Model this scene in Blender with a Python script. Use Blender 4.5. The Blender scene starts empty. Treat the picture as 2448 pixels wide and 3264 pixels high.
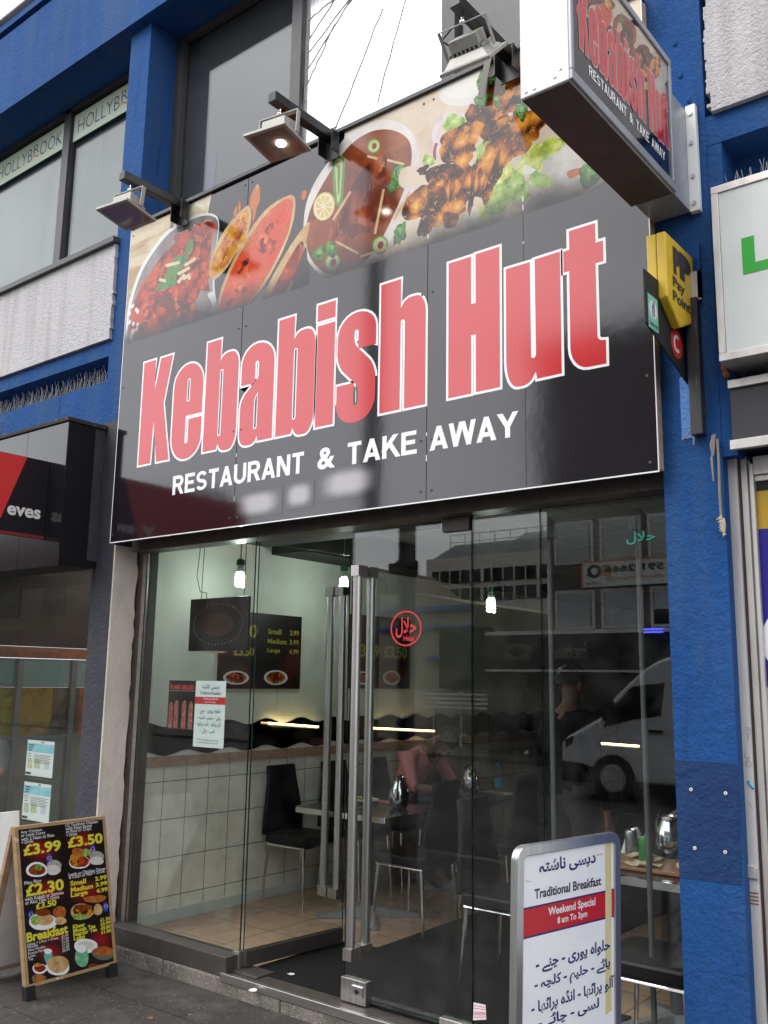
import bpy, bmesh, math, random
from mathutils import Vector, Matrix, noise as mnoise
rad = math.radians
scene = bpy.context.scene
COL = scene.collection

# ------------------------------------------------------------------ camera
YAW, PIT, ROL, FPX = rad(38.51), rad(10.332), rad(0.899), 2962.0
CAM = Vector((0.0, -3.628, 1.5))
FWD = Vector((-math.sin(YAW)*math.cos(PIT), math.cos(YAW)*math.cos(PIT), math.sin(PIT)))
_r = Vector((math.cos(YAW), math.sin(YAW), 0)); _u = _r.cross(FWD)
RGT = math.cos(ROL)*_r + math.sin(ROL)*_u
UPV = -math.sin(ROL)*_r + math.cos(ROL)*_u
cd = bpy.data.cameras.new('camera'); co = bpy.data.objects.new('camera', cd); COL.objects.link(co)
M4 = Matrix((RGT, UPV, -FWD)).transposed().to_4x4(); M4.translation = CAM
co.matrix_world = M4
cd.sensor_fit = 'VERTICAL'; cd.sensor_height = 24.0; cd.lens = FPX/3264*24
cd.clip_start = 0.05; cd.clip_end = 1500
scene.camera = co

# ------------------------------------------------------------------ sky, sun, exposure
SUN_EL, SUN_AZ = rad(52), rad(205)
world = bpy.data.worlds.new("World"); scene.world = world; world.use_nodes = True
nt = world.node_tree; nt.nodes.clear()
N = nt.nodes.new
sky = N('ShaderNodeTexSky'); sky.sky_type = 'NISHITA'; sky.sun_disc = False
sky.sun_elevation = SUN_EL; sky.sun_rotation = SUN_AZ
sky.air_density = 1.0; sky.dust_density = 4.0; sky.ozone_density = 1.0
hs = N('ShaderNodeHueSaturation'); hs.inputs['Saturation'].default_value = 0.30
tc = N('ShaderNodeTexCoord'); mp = N('ShaderNodeMapping'); mp.inputs['Scale'].default_value = (1.5, 1.5, 4.0)
ns = N('ShaderNodeTexNoise'); ns.inputs['Scale'].default_value = 1.6; ns.inputs['Detail'].default_value = 6
cr = N('ShaderNodeMapRange'); cr.inputs[1].default_value = 0.3; cr.inputs[2].default_value = 0.75
cr.inputs[3].default_value = 0.95; cr.inputs[4].default_value = 1.3
mx = N('ShaderNodeMix'); mx.data_type = 'RGBA'; mx.blend_type = 'MULTIPLY'; mx.inputs[0].default_value = 1.0
cl = N('ShaderNodeMix'); cl.data_type = 'RGBA'; cl.inputs[0].default_value = 0.65
cl.inputs[7].default_value = (11.0, 11.2, 11.8, 1)
bg = N('ShaderNodeBackground'); bg.inputs['Strength'].default_value = 0.13
out = N('ShaderNodeOutputWorld'); L = nt.links.new
L(sky.outputs[0], hs.inputs['Color']); L(hs.outputs[0], cl.inputs[6]); L(cl.outputs[2], mx.inputs[6])
L(tc.outputs['Generated'], mp.inputs[0]); L(mp.outputs[0], ns.inputs['Vector']); L(ns.outputs['Fac'], cr.inputs[0])
L(cr.outputs[0], mx.inputs[7]); L(mx.outputs[2], bg.inputs['Color']); L(bg.outputs[0], out.inputs['Surface'])
sd = bpy.data.lights.new('sun', 'SUN'); sd.energy = 0.8; sd.angle = rad(25); sd.color = (1.0, 0.96, 0.9)
so = bpy.data.objects.new('sun', sd); COL.objects.link(so)
so.rotation_euler = (rad(90)-SUN_EL, 0, rad(180)-SUN_AZ+0.0); so.location = (0, -8, 12)
scene.view_settings.view_transform = 'Standard'; scene.view_settings.look = 'None'
scene.view_settings.exposure = 0.82; scene.view_settings.gamma = 1.0
try:
    scene.cycles.use_denoising = True
    scene.cycles.max_bounces = 10; scene.cycles.transparent_max_bounces = 24
    scene.cycles.glossy_bounces = 6; scene.cycles.sample_clamp_indirect = 6.0
except Exception:
    pass

# ------------------------------------------------------------------ measuring helpers (points where they stand in the place)
def ray(px, py): return ((px-1224)/FPX)*RGT - ((py-1632)/FPX)*UPV + FWD
def WY(px, py, y): d = ray(px, py); return CAM + d*((y-CAM.y)/d.y)
def WX(px, py, x): d = ray(px, py); return CAM + d*((x-CAM.x)/d.x)
def WZ(px, py, z): d = ray(px, py); return CAM + d*((z-CAM.z)/d.z)
def WP(px, py, o, n): d = ray(px, py); return CAM + d*((Vector(o)-CAM).dot(n)/d.dot(n))
def crop(x0, y0, k): return lambda x, y: (x0+x*k, y0+y*k)

# ------------------------------------------------------------------ mesh builder
ORG = {}
class MB:
    def __init__(s): s.v = []; s.f = []; s.m = []; s.i = 0
    def add(s, vs, fs):
        b = len(s.v); s.v += [tuple(v) for v in vs]
        for f in fs: s.f.append(tuple(b+i for i in f)); s.m.append(s.i)
        return s
    def mat(s, i): s.i = i; return s
    def poly(s, pts): return s.add(pts, [tuple(range(len(pts)))])
    def box(s, x0, x1, y0, y1, z0, z1):
        v = [(x, y, z) for x in (x0, x1) for y in (y0, y1) for z in (z0, z1)]
        return s.add(v, [(0,1,3,2),(4,6,7,5),(0,4,5,1),(2,3,7,6),(0,2,6,4),(1,5,7,3)])
    def hexa(s, a, b):   # two matching rings of points -> closed solid
        n = len(a); fs = [tuple(range(n-1, -1, -1)), tuple(range(n, 2*n))]
        for i in range(n): j = (i+1) % n; fs.append((i, j, n+j, n+i))
        return s.add(list(a)+list(b), fs)
    def prism(s, pts, d):
        d = Vector(d); a = [Vector(p) for p in pts]; return s.hexa(a, [p+d for p in a])
    def tube(s, path, r, n=8, r2=None):
        P = [Vector(p) for p in path]; rings = []; k = len(P)
        t0 = (P[1]-P[0]).normalized(); ref = Vector((0,0,1)) if abs(t0.z) < .9 else Vector((1,0,0))
        nx = t0.cross(ref).normalized()
        for i, p in enumerate(P):
            if i == 0: t = P[1]-P[0]
            elif i == k-1: t = P[-1]-P[-2]
            else: t = (P[i+1]-P[i]).normalized()+(P[i]-P[i-1]).normalized()
            t.normalize(); nx = (nx-t*nx.dot(t)).normalized(); ny = t.cross(nx)
            rr = r if r2 is None else r+(r2-r)*i/(k-1)
            rings.append([p+rr*(math.cos(2*math.pi*j/n)*nx+math.sin(2*math.pi*j/n)*ny) for j in range(n)])
        vs = [q for R in rings for q in R]; fs = []
        for i in range(k-1):
            for j in range(n): a = i*n+j; b = i*n+(j+1) % n; fs.append((a, b, b+n, a+n))
        fs.append(tuple(range(n-1, -1, -1))); fs.append(tuple(range((k-1)*n, k*n)))
        return s.add(vs, fs)
    def lathe(s, prof, c=(0,0,0), n=16):
        c = Vector(c); vs = []; fs = []; k = len(prof)
        for r, z in prof:
            for j in range(n): a = 2*math.pi*j/n; vs.append(c+Vector((r*math.cos(a), r*math.sin(a), z)))
        for i in range(k-1):
            for j in range(n): a = i*n+j; b = i*n+(j+1) % n; fs.append((a, b, b+n, a+n))
        fs.append(tuple(range(n-1, -1, -1))); fs.append(tuple(range((k-1)*n, k*n)))
        return s.add(vs, fs)
    def ell(s, c, rx, ry, rz, n=14, m=8, rot=None):
        vs = []; fs = []; c = Vector(c)
        for i in range(m+1):
            t = math.pi*i/m
            for j in range(n):
                a = 2*math.pi*j/n
                q = Vector((rx*math.sin(t)*math.cos(a), ry*math.sin(t)*math.sin(a), rz*math.cos(t)))
                if rot: q = rot @ q
                vs.append(c+q)
        for i in range(m):
            for j in range(n): a = i*n+j; b = i*n+(j+1) % n; fs.append((a, b, b+n, a+n))
        return s.add(vs, fs)
    def disc(s, c, r, nrm, h=.003, n=12):
        c = Vector(c); nrm = Vector(nrm).normalized(); t = nrm.orthogonal().normalized(); b = nrm.cross(t)
        ring = [c+r*(math.cos(2*math.pi*j/n)*t+math.sin(2*math.pi*j/n)*b) for j in range(n)]
        return s.hexa(ring, [p+nrm*h for p in ring])
    def build(s, name, mats, parent=None, bevel=0, smooth=False, loc=None, label=None, solid=True):
        if not isinstance(mats, (list, tuple)): mats = [mats]
        o = ORG[parent] if parent is not None else Vector(loc if loc is not None else (0,0,0))
        me = bpy.data.meshes.new(name)
        me.from_pydata([tuple(Vector(v)-o) for v in s.v], [], s.f)
        for m in mats: me.materials.append(m)
        if len(mats) > 1: me.polygons.foreach_set('material_index', s.m)
        if solid:
            bm = bmesh.new(); bm.from_mesh(me); bmesh.ops.recalc_face_normals(bm, faces=bm.faces); bm.to_mesh(me); bm.free()
        me.update()
        if smooth:
            me.polygons.foreach_set('use_smooth', [True]*len(me.polygons))
            me.set_sharp_from_angle(angle=rad(smooth if smooth is not True else 40))
        ob = bpy.data.objects.new(name, me); COL.objects.link(ob)
        if bevel:
            bv = ob.modifiers.new('bevel', 'BEVEL'); bv.width = bevel; bv.segments = 2; bv.limit_method = 'ANGLE'; bv.angle_limit = rad(40)
        if parent is not None: ob.parent = parent
        else: ob.location = o
        ORG[ob] = o
        if label: ob['label'] = label
        return ob
def thing(name, label, cat, loc=(0,0,0), group=None):
    o = bpy.data.objects.new(name, None); COL.objects.link(o); o.location = loc; o.empty_display_size = .1
    o['label'] = label; o['category'] = cat
    if group: o['group'] = group
    ORG[o] = Vector(loc); return o
def tag(o, label, cat, group=None):
    o['label'] = label; o['category'] = cat
    if group: o['group'] = group
    return o
def struct(o): o['kind'] = 'structure'; return o
def copy_tree(o, parent=None):
    c = o.copy(); COL.objects.link(c); ORG[c] = ORG[o]
    if parent is not None: c.parent = parent
    for ch in [x for x in bpy.data.objects if x.parent == o]: copy_tree(ch, c)
    return c

# ------------------------------------------------------------------ 2D outlines and lettering
def rpoly(pts, seg=6):
    """polygon whose corners may carry a rounding: (x, z) or (x, z, ra, rb)"""
    out = []; n = len(pts)
    for i, p in enumerate(pts):
        if len(p) == 2: out.append((p[0], p[1])); continue
        ra = p[2]; rb = p[3] if len(p) > 3 else p[2]
        c = Vector(p[:2]); a = Vector(pts[i-1][:2]); b = Vector(pts[(i+1) % n][:2])
        da = (a-c); db = (b-c)
        s = c+da.normalized()*min(ra, da.length*.499); e = c+db.normalized()*min(rb, db.length*.499)
        for k in range(seg+1):
            t = k/seg*math.pi/2     # quarter super-ellipse between s and e with corner c
            ca, sa = math.cos(t), math.sin(t)
            q = c+(s-c)*(1-sa)+(e-c)*(1-ca)
            out.append((q.x, q.y))
    return out
def area2(p): return sum(p[i-1][0]*p[i][1]-p[i][0]*p[i-1][1] for i in range(len(p)))/2
def grow(poly, d):
    if area2(poly) < 0: poly = poly[::-1]
    q = []
    for p in poly:
        if not q or (Vector(p)-Vector(q[-1])).length > 1e-4: q.append(p)
    if (Vector(q[0])-Vector(q[-1])).length < 1e-4: q.pop()
    n = len(q); out = []
    for i in range(n):
        a, b, c = Vector(q[i-1]), Vector(q[i]), Vector(q[(i+1) % n])
        e1 = (b-a).normalized(); e2 = (c-b).normalized()
        n1 = Vector((e1.y, -e1.x)); n2 = Vector((e2.y, -e2.x)); m = n1+n2
        if m.length < .3: out.append(tuple(b+d*n1)); continue
        m = m.normalized(); k = max(.55, m.dot(n1)); out.append(tuple(b+m*(d/k)))
    return out
def fill(loops):
    """filled 2D outline with holes -> (verts2d, faces)"""
    cu = bpy.data.curves.new('outline', 'CURVE'); cu.dimensions = '2D'; cu.fill_mode = 'BOTH'
    for lp in loops:
        s = cu.splines.new('POLY'); s.points.add(len(lp)-1); s.use_cyclic_u = True
        for q, p in zip(s.points, lp): q.co = (p[0], p[1], 0, 1)
    return _curve2(cu)
def _curve2(cu):
    ob = bpy.data.objects.new('outline', cu); COL.objects.link(ob)
    me = bpy.data.meshes.new_from_object(ob)
    r = ([(v.co.x, v.co.y) for v in me.vertices], [tuple(p.vertices) for p in me.polygons])
    bpy.data.objects.remove(ob); bpy.data.curves.remove(cu); bpy.data.meshes.remove(me)
    return r
_tc = {}
def glyphs(body, bold=0.0, shear=0.0):
    k = (body, bold, shear)
    if k not in _tc:
        cu = bpy.data.curves.new('lettering', 'FONT'); cu.body = body; cu.offset = bold; cu.shear = shear; cu.resolution_u = 3; cu.dimensions = '2D'; cu.fill_mode = 'BOTH'
        _tc[k] = _curve2(cu)
    return _tc[k]
def put2(mb, vf, box, o, ux, uz):
    """fit flat artwork into a rectangle box=(x0,x1,z0,z1) of the frame (o, ux, uz); None keeps the aspect"""
    v, f = vf; xs = [p[0] for p in v]; zs = [p[1] for p in v]
    w, h = max(xs)-min(xs), max(zs)-min(zs); x0, x1, z0, z1 = box
    if x1 is None: sz = (z1-z0)/h; sx = sz
    elif z1 is None: sx = (x1-x0)/w; sz = sx
    else: sx = (x1-x0)/w; sz = (z1-z0)/h
    o = Vector(o); ux = Vector(ux); uz = Vector(uz); mx, mz = min(xs), min(zs)
    mb.add([o+ux*(x0+(p[0]-mx)*sx)+uz*(z0+(p[1]-mz)*sz) for p in v], f)
    return mb
def text(mb, body, box, o, ux, uz, bold=0.0, shear=0.0): return put2(mb, glyphs(body, bold, shear), box, o, ux, uz)
def ribbon(pts, w):
    P = [Vector(p) for p in pts]; n = len(P); Lf_, Rt_ = [], []
    for i, p in enumerate(P):
        d1 = (P[i]-P[i-1]).normalized() if i else (P[1]-P[0]).normalized(); d2 = (P[i+1]-P[i]).normalized() if i < n-1 else d1
        nn = Vector((-d1.y-d2.y, d1.x+d2.x)).normalized(); k = max(.5, nn.dot(Vector((-d1.y, d1.x)))); o = nn*(w/2/k)
        Lf_.append(tuple(p+o)); Rt_.append(tuple(p-o))
    return Lf_+Rt_[::-1]
def clipz(poly, lo, hi):
    for lim, s in ((lo, 1), (hi, -1)):
        out = []
        for i in range(len(poly)):
            a, b = poly[i-1], poly[i]; ia, ib = s*(a[1]-lim) >= 0, s*(b[1]-lim) >= 0
            if ia != ib: t = (lim-a[1])/(b[1]-a[1]); out.append((a[0]+(b[0]-a[0])*t, lim))
            if ib: out.append(b)
        poly = out
    return poly
def arc(cx, cz, rx, rz, a0, a1, n=8): return [(cx+rx*math.cos(rad(a0+(a1-a0)*i/n)), cz+rz*math.sin(rad(a0+(a1-a0)*i/n))) for i in range(n+1)]
_h = .5*.2
BOLD = {  # grotesque capitals: advance width, strokes (open polylines)
 'R': (.72, [[(.10,0),(.10,1)], [(.19,.91)]+[(.40,.91)]+arc(.40,.70,.20,.21,90,-90)[1:-1]+[(.40,.49),(.19,.49)], [(.36,.56),(.68,-.12)]]),
 'E': (.64, [[(.10,0),(.10,1)], [(.19,.91),(.62,.91)], [(.19,.52),(.57,.52)], [(.19,.09),(.64,.09)]]),
 'S': (.68, [arc(.34,.70,.235,.21,22,270,12)[0:]+arc(.34,.29,.245,.20,90,-160,12)[1:]]),
 'T': (.64, [[(.02,.91),(.62,.91)], [(.32,0),(.32,.82)]]),
 'A': (.74, [[(.02,-.25),(.40,1.08)], [(.34,1.08),(.72,-.25)], [(.20,.28),(.54,.28)]]),
 'U': (.72, [[(.10,1),(.10,.36)]+arc(.36,.36,.26,.27,180,360,10)[1:-1]+[(.62,.36),(.62,1)]]),
 'N': (.72, [[(.10,0),(.10,1)], [(.62,0),(.62,1)], [(.04,1.15),(.68,-.15)]]),
 'K': (.72, [[(.10,0),(.10,1)], [(.05,.28),(.70,1.18)], [(.30,.66),(.76,-.15)]]),
 'W': (.98, [[(.01,1.2),(.27,-.1)], [(.20,-.1),(.50,1.12)], [(.48,1.12),(.78,-.1)], [(.71,-.1),(.97,1.2)]]),
 'Y': (.70, [[(.35,0),(.35,.46)], [(.0,1.12),(.38,.38)], [(.70,1.12),(.32,.38)]]),
 '&': (.76, [[(.74,-.06),(.26,.62)]+arc(.37,.76,.135,.15,195,-15,9)+[(.44,.60),(.20,.44)]+arc(.285,.26,.19,.18,130,300,9)+[(.52,.20),(.66,.46)]]),
}
def bold_word(mb, word, x0, x1, z0, z1, put, gap=.07):
    wd = sum(BOLD[c][0] for c in word)+gap*(len(word)-1); sx = (x1-x0)/wd; sz = z1-z0; x = 0; k = 0
    for c in word:
        for st in BOLD[c][1]:
            p = clipz(ribbon(st, .185 if c not in '&S' else .17), 0, 1)
            k += 1; v, f = fill([p]); mb.add([put(x0+(x+q[0])*sx, z0+q[1]*sz, k) for q in v], f)
        x += BOLD[c][0]+gap
# joined Urdu letters, given in reading order with their presentation shapes; set left to right they are reversed
def urdu(s): return s[::-1]

# ------------------------------------------------------------------ materials
def lin(c):
    f = lambda x: x/12.92 if x <= .04045 else ((x+.055)/1.055)**2.4
    return tuple(f(x/255) for x in c)
def mat(name, col, rough=.6, metal=0.0, var=(), bump=(), spec=.5, coat=0.0, emit=None, estr=0.0, fade=None, alpha=None):
    m = bpy.data.materials.new(name); m.use_nodes = True; nt = m.node_tree; B = nt.nodes['Principled BSDF']
    n = nt.nodes.new; L = nt.links.new
    B.inputs['Roughness'].default_value = rough; B.inputs['Metallic'].default_value = metal
    B.inputs['Specular IOR Level'].default_value = spec
    if coat: B.inputs['Coat Weight'].default_value = coat; B.inputs['Coat Roughness'].default_value = .03
    g = n('ShaderNodeTexCoord')
    def noise_at(scale, detail=5, dist=0.0, rgh=.55, kind='N'):
        mp = n('ShaderNodeMapping'); s = scale if isinstance(scale, (tuple, list)) else (scale,)*3
        mp.inputs['Scale'].default_value = s; L(g.outputs['Object'], mp.inputs[0])
        if kind == 'VD':   # cells with wandering edges
            w_ = n('ShaderNodeTexNoise'); w_.inputs['Scale'].default_value = 1.3; w_.inputs['Detail'].default_value = 4; L(mp.outputs[0], w_.inputs['Vector'])
            sb = n('ShaderNodeVectorMath'); sb.operation = 'MULTIPLY_ADD'; L(w_.outputs['Color'], sb.inputs[0]); sb.inputs[1].default_value = (dist,)*3; L(mp.outputs[0], sb.inputs[2])
            t = n('ShaderNodeTexVoronoi'); t.inputs['Scale'].default_value = 1; L(sb.outputs[0], t.inputs['Vector']); return t.outputs['Distance']
        if kind == 'V':
            t = n('ShaderNodeTexVoronoi'); t.inputs['Scale'].default_value = 1; L(mp.outputs[0], t.inputs['Vector']); return t.outputs['Distance']
        t = n('ShaderNodeTexNoise'); t.inputs['Scale'].default_value = 1; t.inputs['Detail'].default_value = detail
        t.inputs['Distortion'].default_value = dist; t.inputs['Roughness'].default_value = rgh
        L(mp.outputs[0], t.inputs['Vector']); return t.outputs['Fac']
    cur = None
    rgb = n('ShaderNodeRGB'); rgb.outputs[0].default_value = (*col, 1); cur = rgb.outputs[0]
    for v in var:      # (scale, colour, lo, hi[, distortion[, kind]])
        f = noise_at(v[0], 6, v[4] if len(v) > 4 else 0.0, .6, v[5] if len(v) > 5 else 'N')
        mr = n('ShaderNodeMapRange'); mr.inputs[1].default_value = v[2]; mr.inputs[2].default_value = v[3]; L(f, mr.inputs[0])
        mx = n('ShaderNodeMix'); mx.data_type = 'RGBA'; L(mr.outputs[0], mx.inputs[0]); L(cur, mx.inputs[6]); mx.inputs[7].default_value = (*v[1], 1)
        cur = mx.outputs[2]
    if fade:           # printed gradient: the artwork runs out into the panel colour along a slanted line (object coordinates)
        sp = n('ShaderNodeSeparateXYZ'); L(g.outputs['Object'], sp.inputs[0])
        a, b, w, dark = fade
        mm = n('ShaderNodeMath'); mm.operation = 'MULTIPLY_ADD'; L(sp.outputs['X'], mm.inputs[0]); mm.inputs[1].default_value = -a; L(sp.outputs['Z'], mm.inputs[2])
        nn = noise_at(5.0, 3); m2 = n('ShaderNodeMath'); m2.operation = 'MULTIPLY_ADD'; L(nn, m2.inputs[0]); m2.inputs[1].default_value = .14; L(mm.outputs[0], m2.inputs[2])
        mr = n('ShaderNodeMapRange'); mr.interpolation_type = 'SMOOTHSTEP'; mr.inputs[1].default_value = b+.07-w/2; mr.inputs[2].default_value = b+.07+w/2; L(m2.outputs[0], mr.inputs[0])
        mx = n('ShaderNodeMix'); mx.data_type = 'RGBA'; L(mr.outputs[0], mx.inputs[0]); mx.inputs[6].default_value = (*dark, 1); L(cur, mx.inputs[7])
        cur = mx.outputs[2]
    L(cur, B.inputs['Base Color'])
    prev = None
    for b in bump:     # (scale, strength, distance[, kind])
        f = noise_at(b[0], 4, 0, .6, b[3] if len(b) > 3 else 'N')
        bp = n('ShaderNodeBump'); bp.inputs['Strength'].default_value = b[1]; bp.inputs['Distance'].default_value = b[2]; L(f, bp.inputs['Height'])
        if prev: L(prev, bp.inputs['Normal'])
        prev = bp.outputs[0]
    if prev: L(prev, B.inputs['Normal'])
    if emit: B.inputs['Emission Color'].default_value = (*emit, 1); B.inputs['Emission Strength'].default_value = estr
    return m
def glass(name, tint=(.93,.96,.94), f0=.045, rough=0.0, dirt=0.0):
    m = bpy.data.materials.new(name); m.use_nodes = True; nt = m.node_tree; nt.nodes.clear(); n = nt.nodes.new; L = nt.links.new
    geo = n('ShaderNodeNewGeometry'); dp = n('ShaderNodeVectorMath'); dp.operation = 'DOT_PRODUCT'
    L(geo.outputs['Incoming'], dp.inputs[0]); L(geo.outputs['Normal'], dp.inputs[1])
    ab = n('ShaderNodeMath'); ab.operation = 'ABSOLUTE'; L(dp.outputs['Value'], ab.inputs[0])
    su = n('ShaderNodeMath'); su.operation = 'SUBTRACT'; su.inputs[0].default_value = 1; L(ab.outputs[0], su.inputs[1])
    pw = n('ShaderNodeMath'); pw.operation = 'POWER'; L(su.outputs[0], pw.inputs[0]); pw.inputs[1].default_value = 5
    ma = n('ShaderNodeMath'); ma.operation = 'MULTIPLY_ADD'; L(pw.outputs[0], ma.inputs[0]); ma.inputs[1].default_value = 1-f0; ma.inputs[2].default_value = f0
    tr = n('ShaderNodeBsdfTransparent'); tr.inputs[0].default_value = (*tint, 1)
    gl = n('ShaderNodeBsdfGlossy'); gl.inputs['Roughness'].default_value = rough
    mx = n('ShaderNodeMixShader'); L(ma.outputs[0], mx.inputs[0]); L(tr.outputs[0], mx.inputs[1]); L(gl.outputs[0], mx.inputs[2])
    last = mx.outputs[0]
    if dirt:
        tcn = n('ShaderNodeTexCoord'); t = n('ShaderNodeTexNoise'); t.inputs['Scale'].default_value = 6; t.inputs['Detail'].default_value = 8; L(tcn.outputs['Object'], t.inputs['Vector'])
        mr = n('ShaderNodeMapRange'); mr.inputs[1].default_value = .45; mr.inputs[2].default_value = .8; mr.inputs[4].default_value = dirt; L(t.outputs['Fac'], mr.inputs[0])
        df = n('ShaderNodeBsdfDiffuse'); df.inputs[0].default_value = (.5,.5,.48,1)
        m3 = n('ShaderNodeMixShader'); L(mr.outputs[0], m3.inputs[0]); L(last, m3.inputs[1]); L(df.outputs[0], m3.inputs[2]); last = m3.outputs[0]
    o = n('ShaderNodeOutputMaterial'); L(last, o.inputs['Surface'])
    return m
def tiles(name, c1, c2, grout, w, h, axes='YZ', rough=.25, gap=.006, off=0.0, origin=(0,0), bump=.4):
    m = bpy.data.materials.new(name); m.use_nodes = True; nt = m.node_tree; B = nt.nodes['Principled BSDF']; n = nt.nodes.new; L = nt.links.new
    g = n('ShaderNodeTexCoord'); sp = n('ShaderNodeSeparateXYZ'); L(g.outputs['Object'], sp.inputs[0])
    cb = n('ShaderNodeCombineXYZ')
    for k, ax in enumerate(axes):
        a = n('ShaderNodeMath'); a.operation = 'SUBTRACT'; L(sp.outputs[ax], a.inputs[0]); a.inputs[1].default_value = origin[k]; L(a.outputs[0], cb.inputs[k])
    br = n('ShaderNodeTexBrick'); br.offset = off; br.squash = 1.0
    br.inputs['Scale'].default_value = 1; br.inputs['Brick Width'].default_value = w; br.inputs['Row Height'].default_value = h
    br.inputs['Mortar Size'].default_value = gap/2; br.inputs['Mortar Smooth'].default_value = .1
    br.inputs['Color1'].default_value = (*c1, 1); br.inputs['Color2'].default_value = (*c2, 1); br.inputs['Mortar'].default_value = (*grout, 1)
    L(cb.outputs[0], br.inputs['Vector'])
    t = n('ShaderNodeTexNoise'); t.inputs['Scale'].default_value = 7; t.inputs['Detail'].default_value = 6; L(g.outputs['Object'], t.inputs['Vector'])
    mr = n('ShaderNodeMapRange'); mr.inputs[1].default_value = .3; mr.inputs[2].default_value = .75; mr.inputs[3].default_value = .82; mr.inputs[4].default_value = 1.1; L(t.outputs['Fac'], mr.inputs[0])
    mx = n('ShaderNodeMix'); mx.data_type = 'RGBA'; mx.blend_type = 'MULTIPLY'; mx.inputs[0].default_value = 1; L(br.outputs['Color'], mx.inputs[6]); L(mr.outputs[0], mx.inputs[7])
    L(mx.outputs[2], B.inputs['Base Color']); B.inputs['Roughness'].default_value = rough
    bp = n('ShaderNodeBump'); bp.inputs['Strength'].default_value = bump; bp.inputs['Distance'].default_value = .003; bp.invert = True; L(br.outputs['Fac'], bp.inputs['Height']); L(bp.outputs[0], B.inputs['Normal'])
    return m
REN = [((85,85,85), .7, .005), ((28,28,28), .6, .012)]
mBlue = mat('blue_render', (.014,.070,.225), .8, var=[((3,3,2), (.010,.052,.175), .42, .75), ((60,60,60), (.022,.09,.265), .55, .8), ((7,7,.7), (.035,.080,.185), .50, .74), ((2.2,2.2,.5), (.040,.085,.19), .52, .80), ((14,14,1.0), (.008,.040,.125), .62, .74), ((55,55,55), (.075,.14,.27), .70, .75), ((38,38,38), (.008,.035,.12), .68, .74), ((9,9,3), (.03,.105,.25), .70, .85)], bump=REN, spec=.15)
mNavy = mat('navy_patch', (.007,.031,.105), .78, var=[((5,5,5), (.010,.042,.130), .4, .7), ((40,40,40), (.022,.06,.15), .66, .74)], bump=REN, spec=.3)
mPebble = mat('white_roughcast', (.54,.525,.535), .9, var=[((9,9,.6), (.36,.345,.35), .48, .74), ((22,22,.9), (.28,.265,.27), .60, .74), ((75,75,75), (.16,.155,.16), .655, .70), ((30,30,30), (.46,.45,.46), .5, .7)], bump=[((75,75,75), 1.0, .010), ((150,150,150), .6, .004)])
mPlum = mat('charcoal_render', (.030,.029,.040), .7, var=[((8,8,4), (.042,.041,.052), .45, .75)], bump=REN)
mCream = mat('cream_render', (.62,.55,.48), .85, var=[((5,5,2.5), (.46,.40,.345), .42, .7), ((30,30,30), (.20,.17,.145), .68, .74), ((90,90,90), (.44,.39,.33), .58, .7)], bump=[((70,70,40), .9, .008), ((20,20,20), .4, .01)])
mBrownTile = tiles('brown_mosaic', (.16,.12,.10), (.11,.085,.07), (.06,.05,.045), .05, .05, 'YZ', .5, .005, bump=.8)
mAlu = mat('brushed_aluminium', (.56,.54,.52), .38, 1.0, var=[((2,2,30), (.44,.42,.41), .4, .7)])
mAluW = mat('weathered_aluminium', (.62,.60,.57), .45, .6, var=[((12,12,3), (.40,.37,.34), .5, .8)])
mDarkAlu = mat('dark_bronze_aluminium', (.10,.088,.082), .42, .5, var=[((9,9,9), (.15,.135,.125), .5, .8)])
mFrame = mat('dark_window_frame', (.045,.043,.045), .45, var=[((12,12,3), (.09,.085,.085), .55, .8)])
mBlack = mat('black_metal', (.012,.012,.013), .35, var=[((10,10,10), (.03,.03,.03), .6, .8)])
mBlackMatt = mat('black_matt', (.010,.010,.011), .75)
mSteel = mat('brushed_steel', (.62,.59,.57), .36, 1.0, var=[((40,40,1), (.40,.385,.37), .4, .7)])
mChrome = mat('chrome', (.84,.85,.86), .14, 1.0)
mConcrete = mat('concrete_kerb', (.21,.19,.165), .9, var=[((3,3,3), (.085,.078,.068), .42, .66), ((80,80,80), (.40,.38,.34), .57, .68), ((120,120,120), (.03,.028,.026), .60, .68)], bump=[((110,110,110), 1.0, .008)])
mPave = tiles('pavement_slabs', (.047,.039,.035), (.037,.031,.028), (.014,.013,.012), .62, .46, 'XY', .78, .011, .5, bump=.5)
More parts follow.
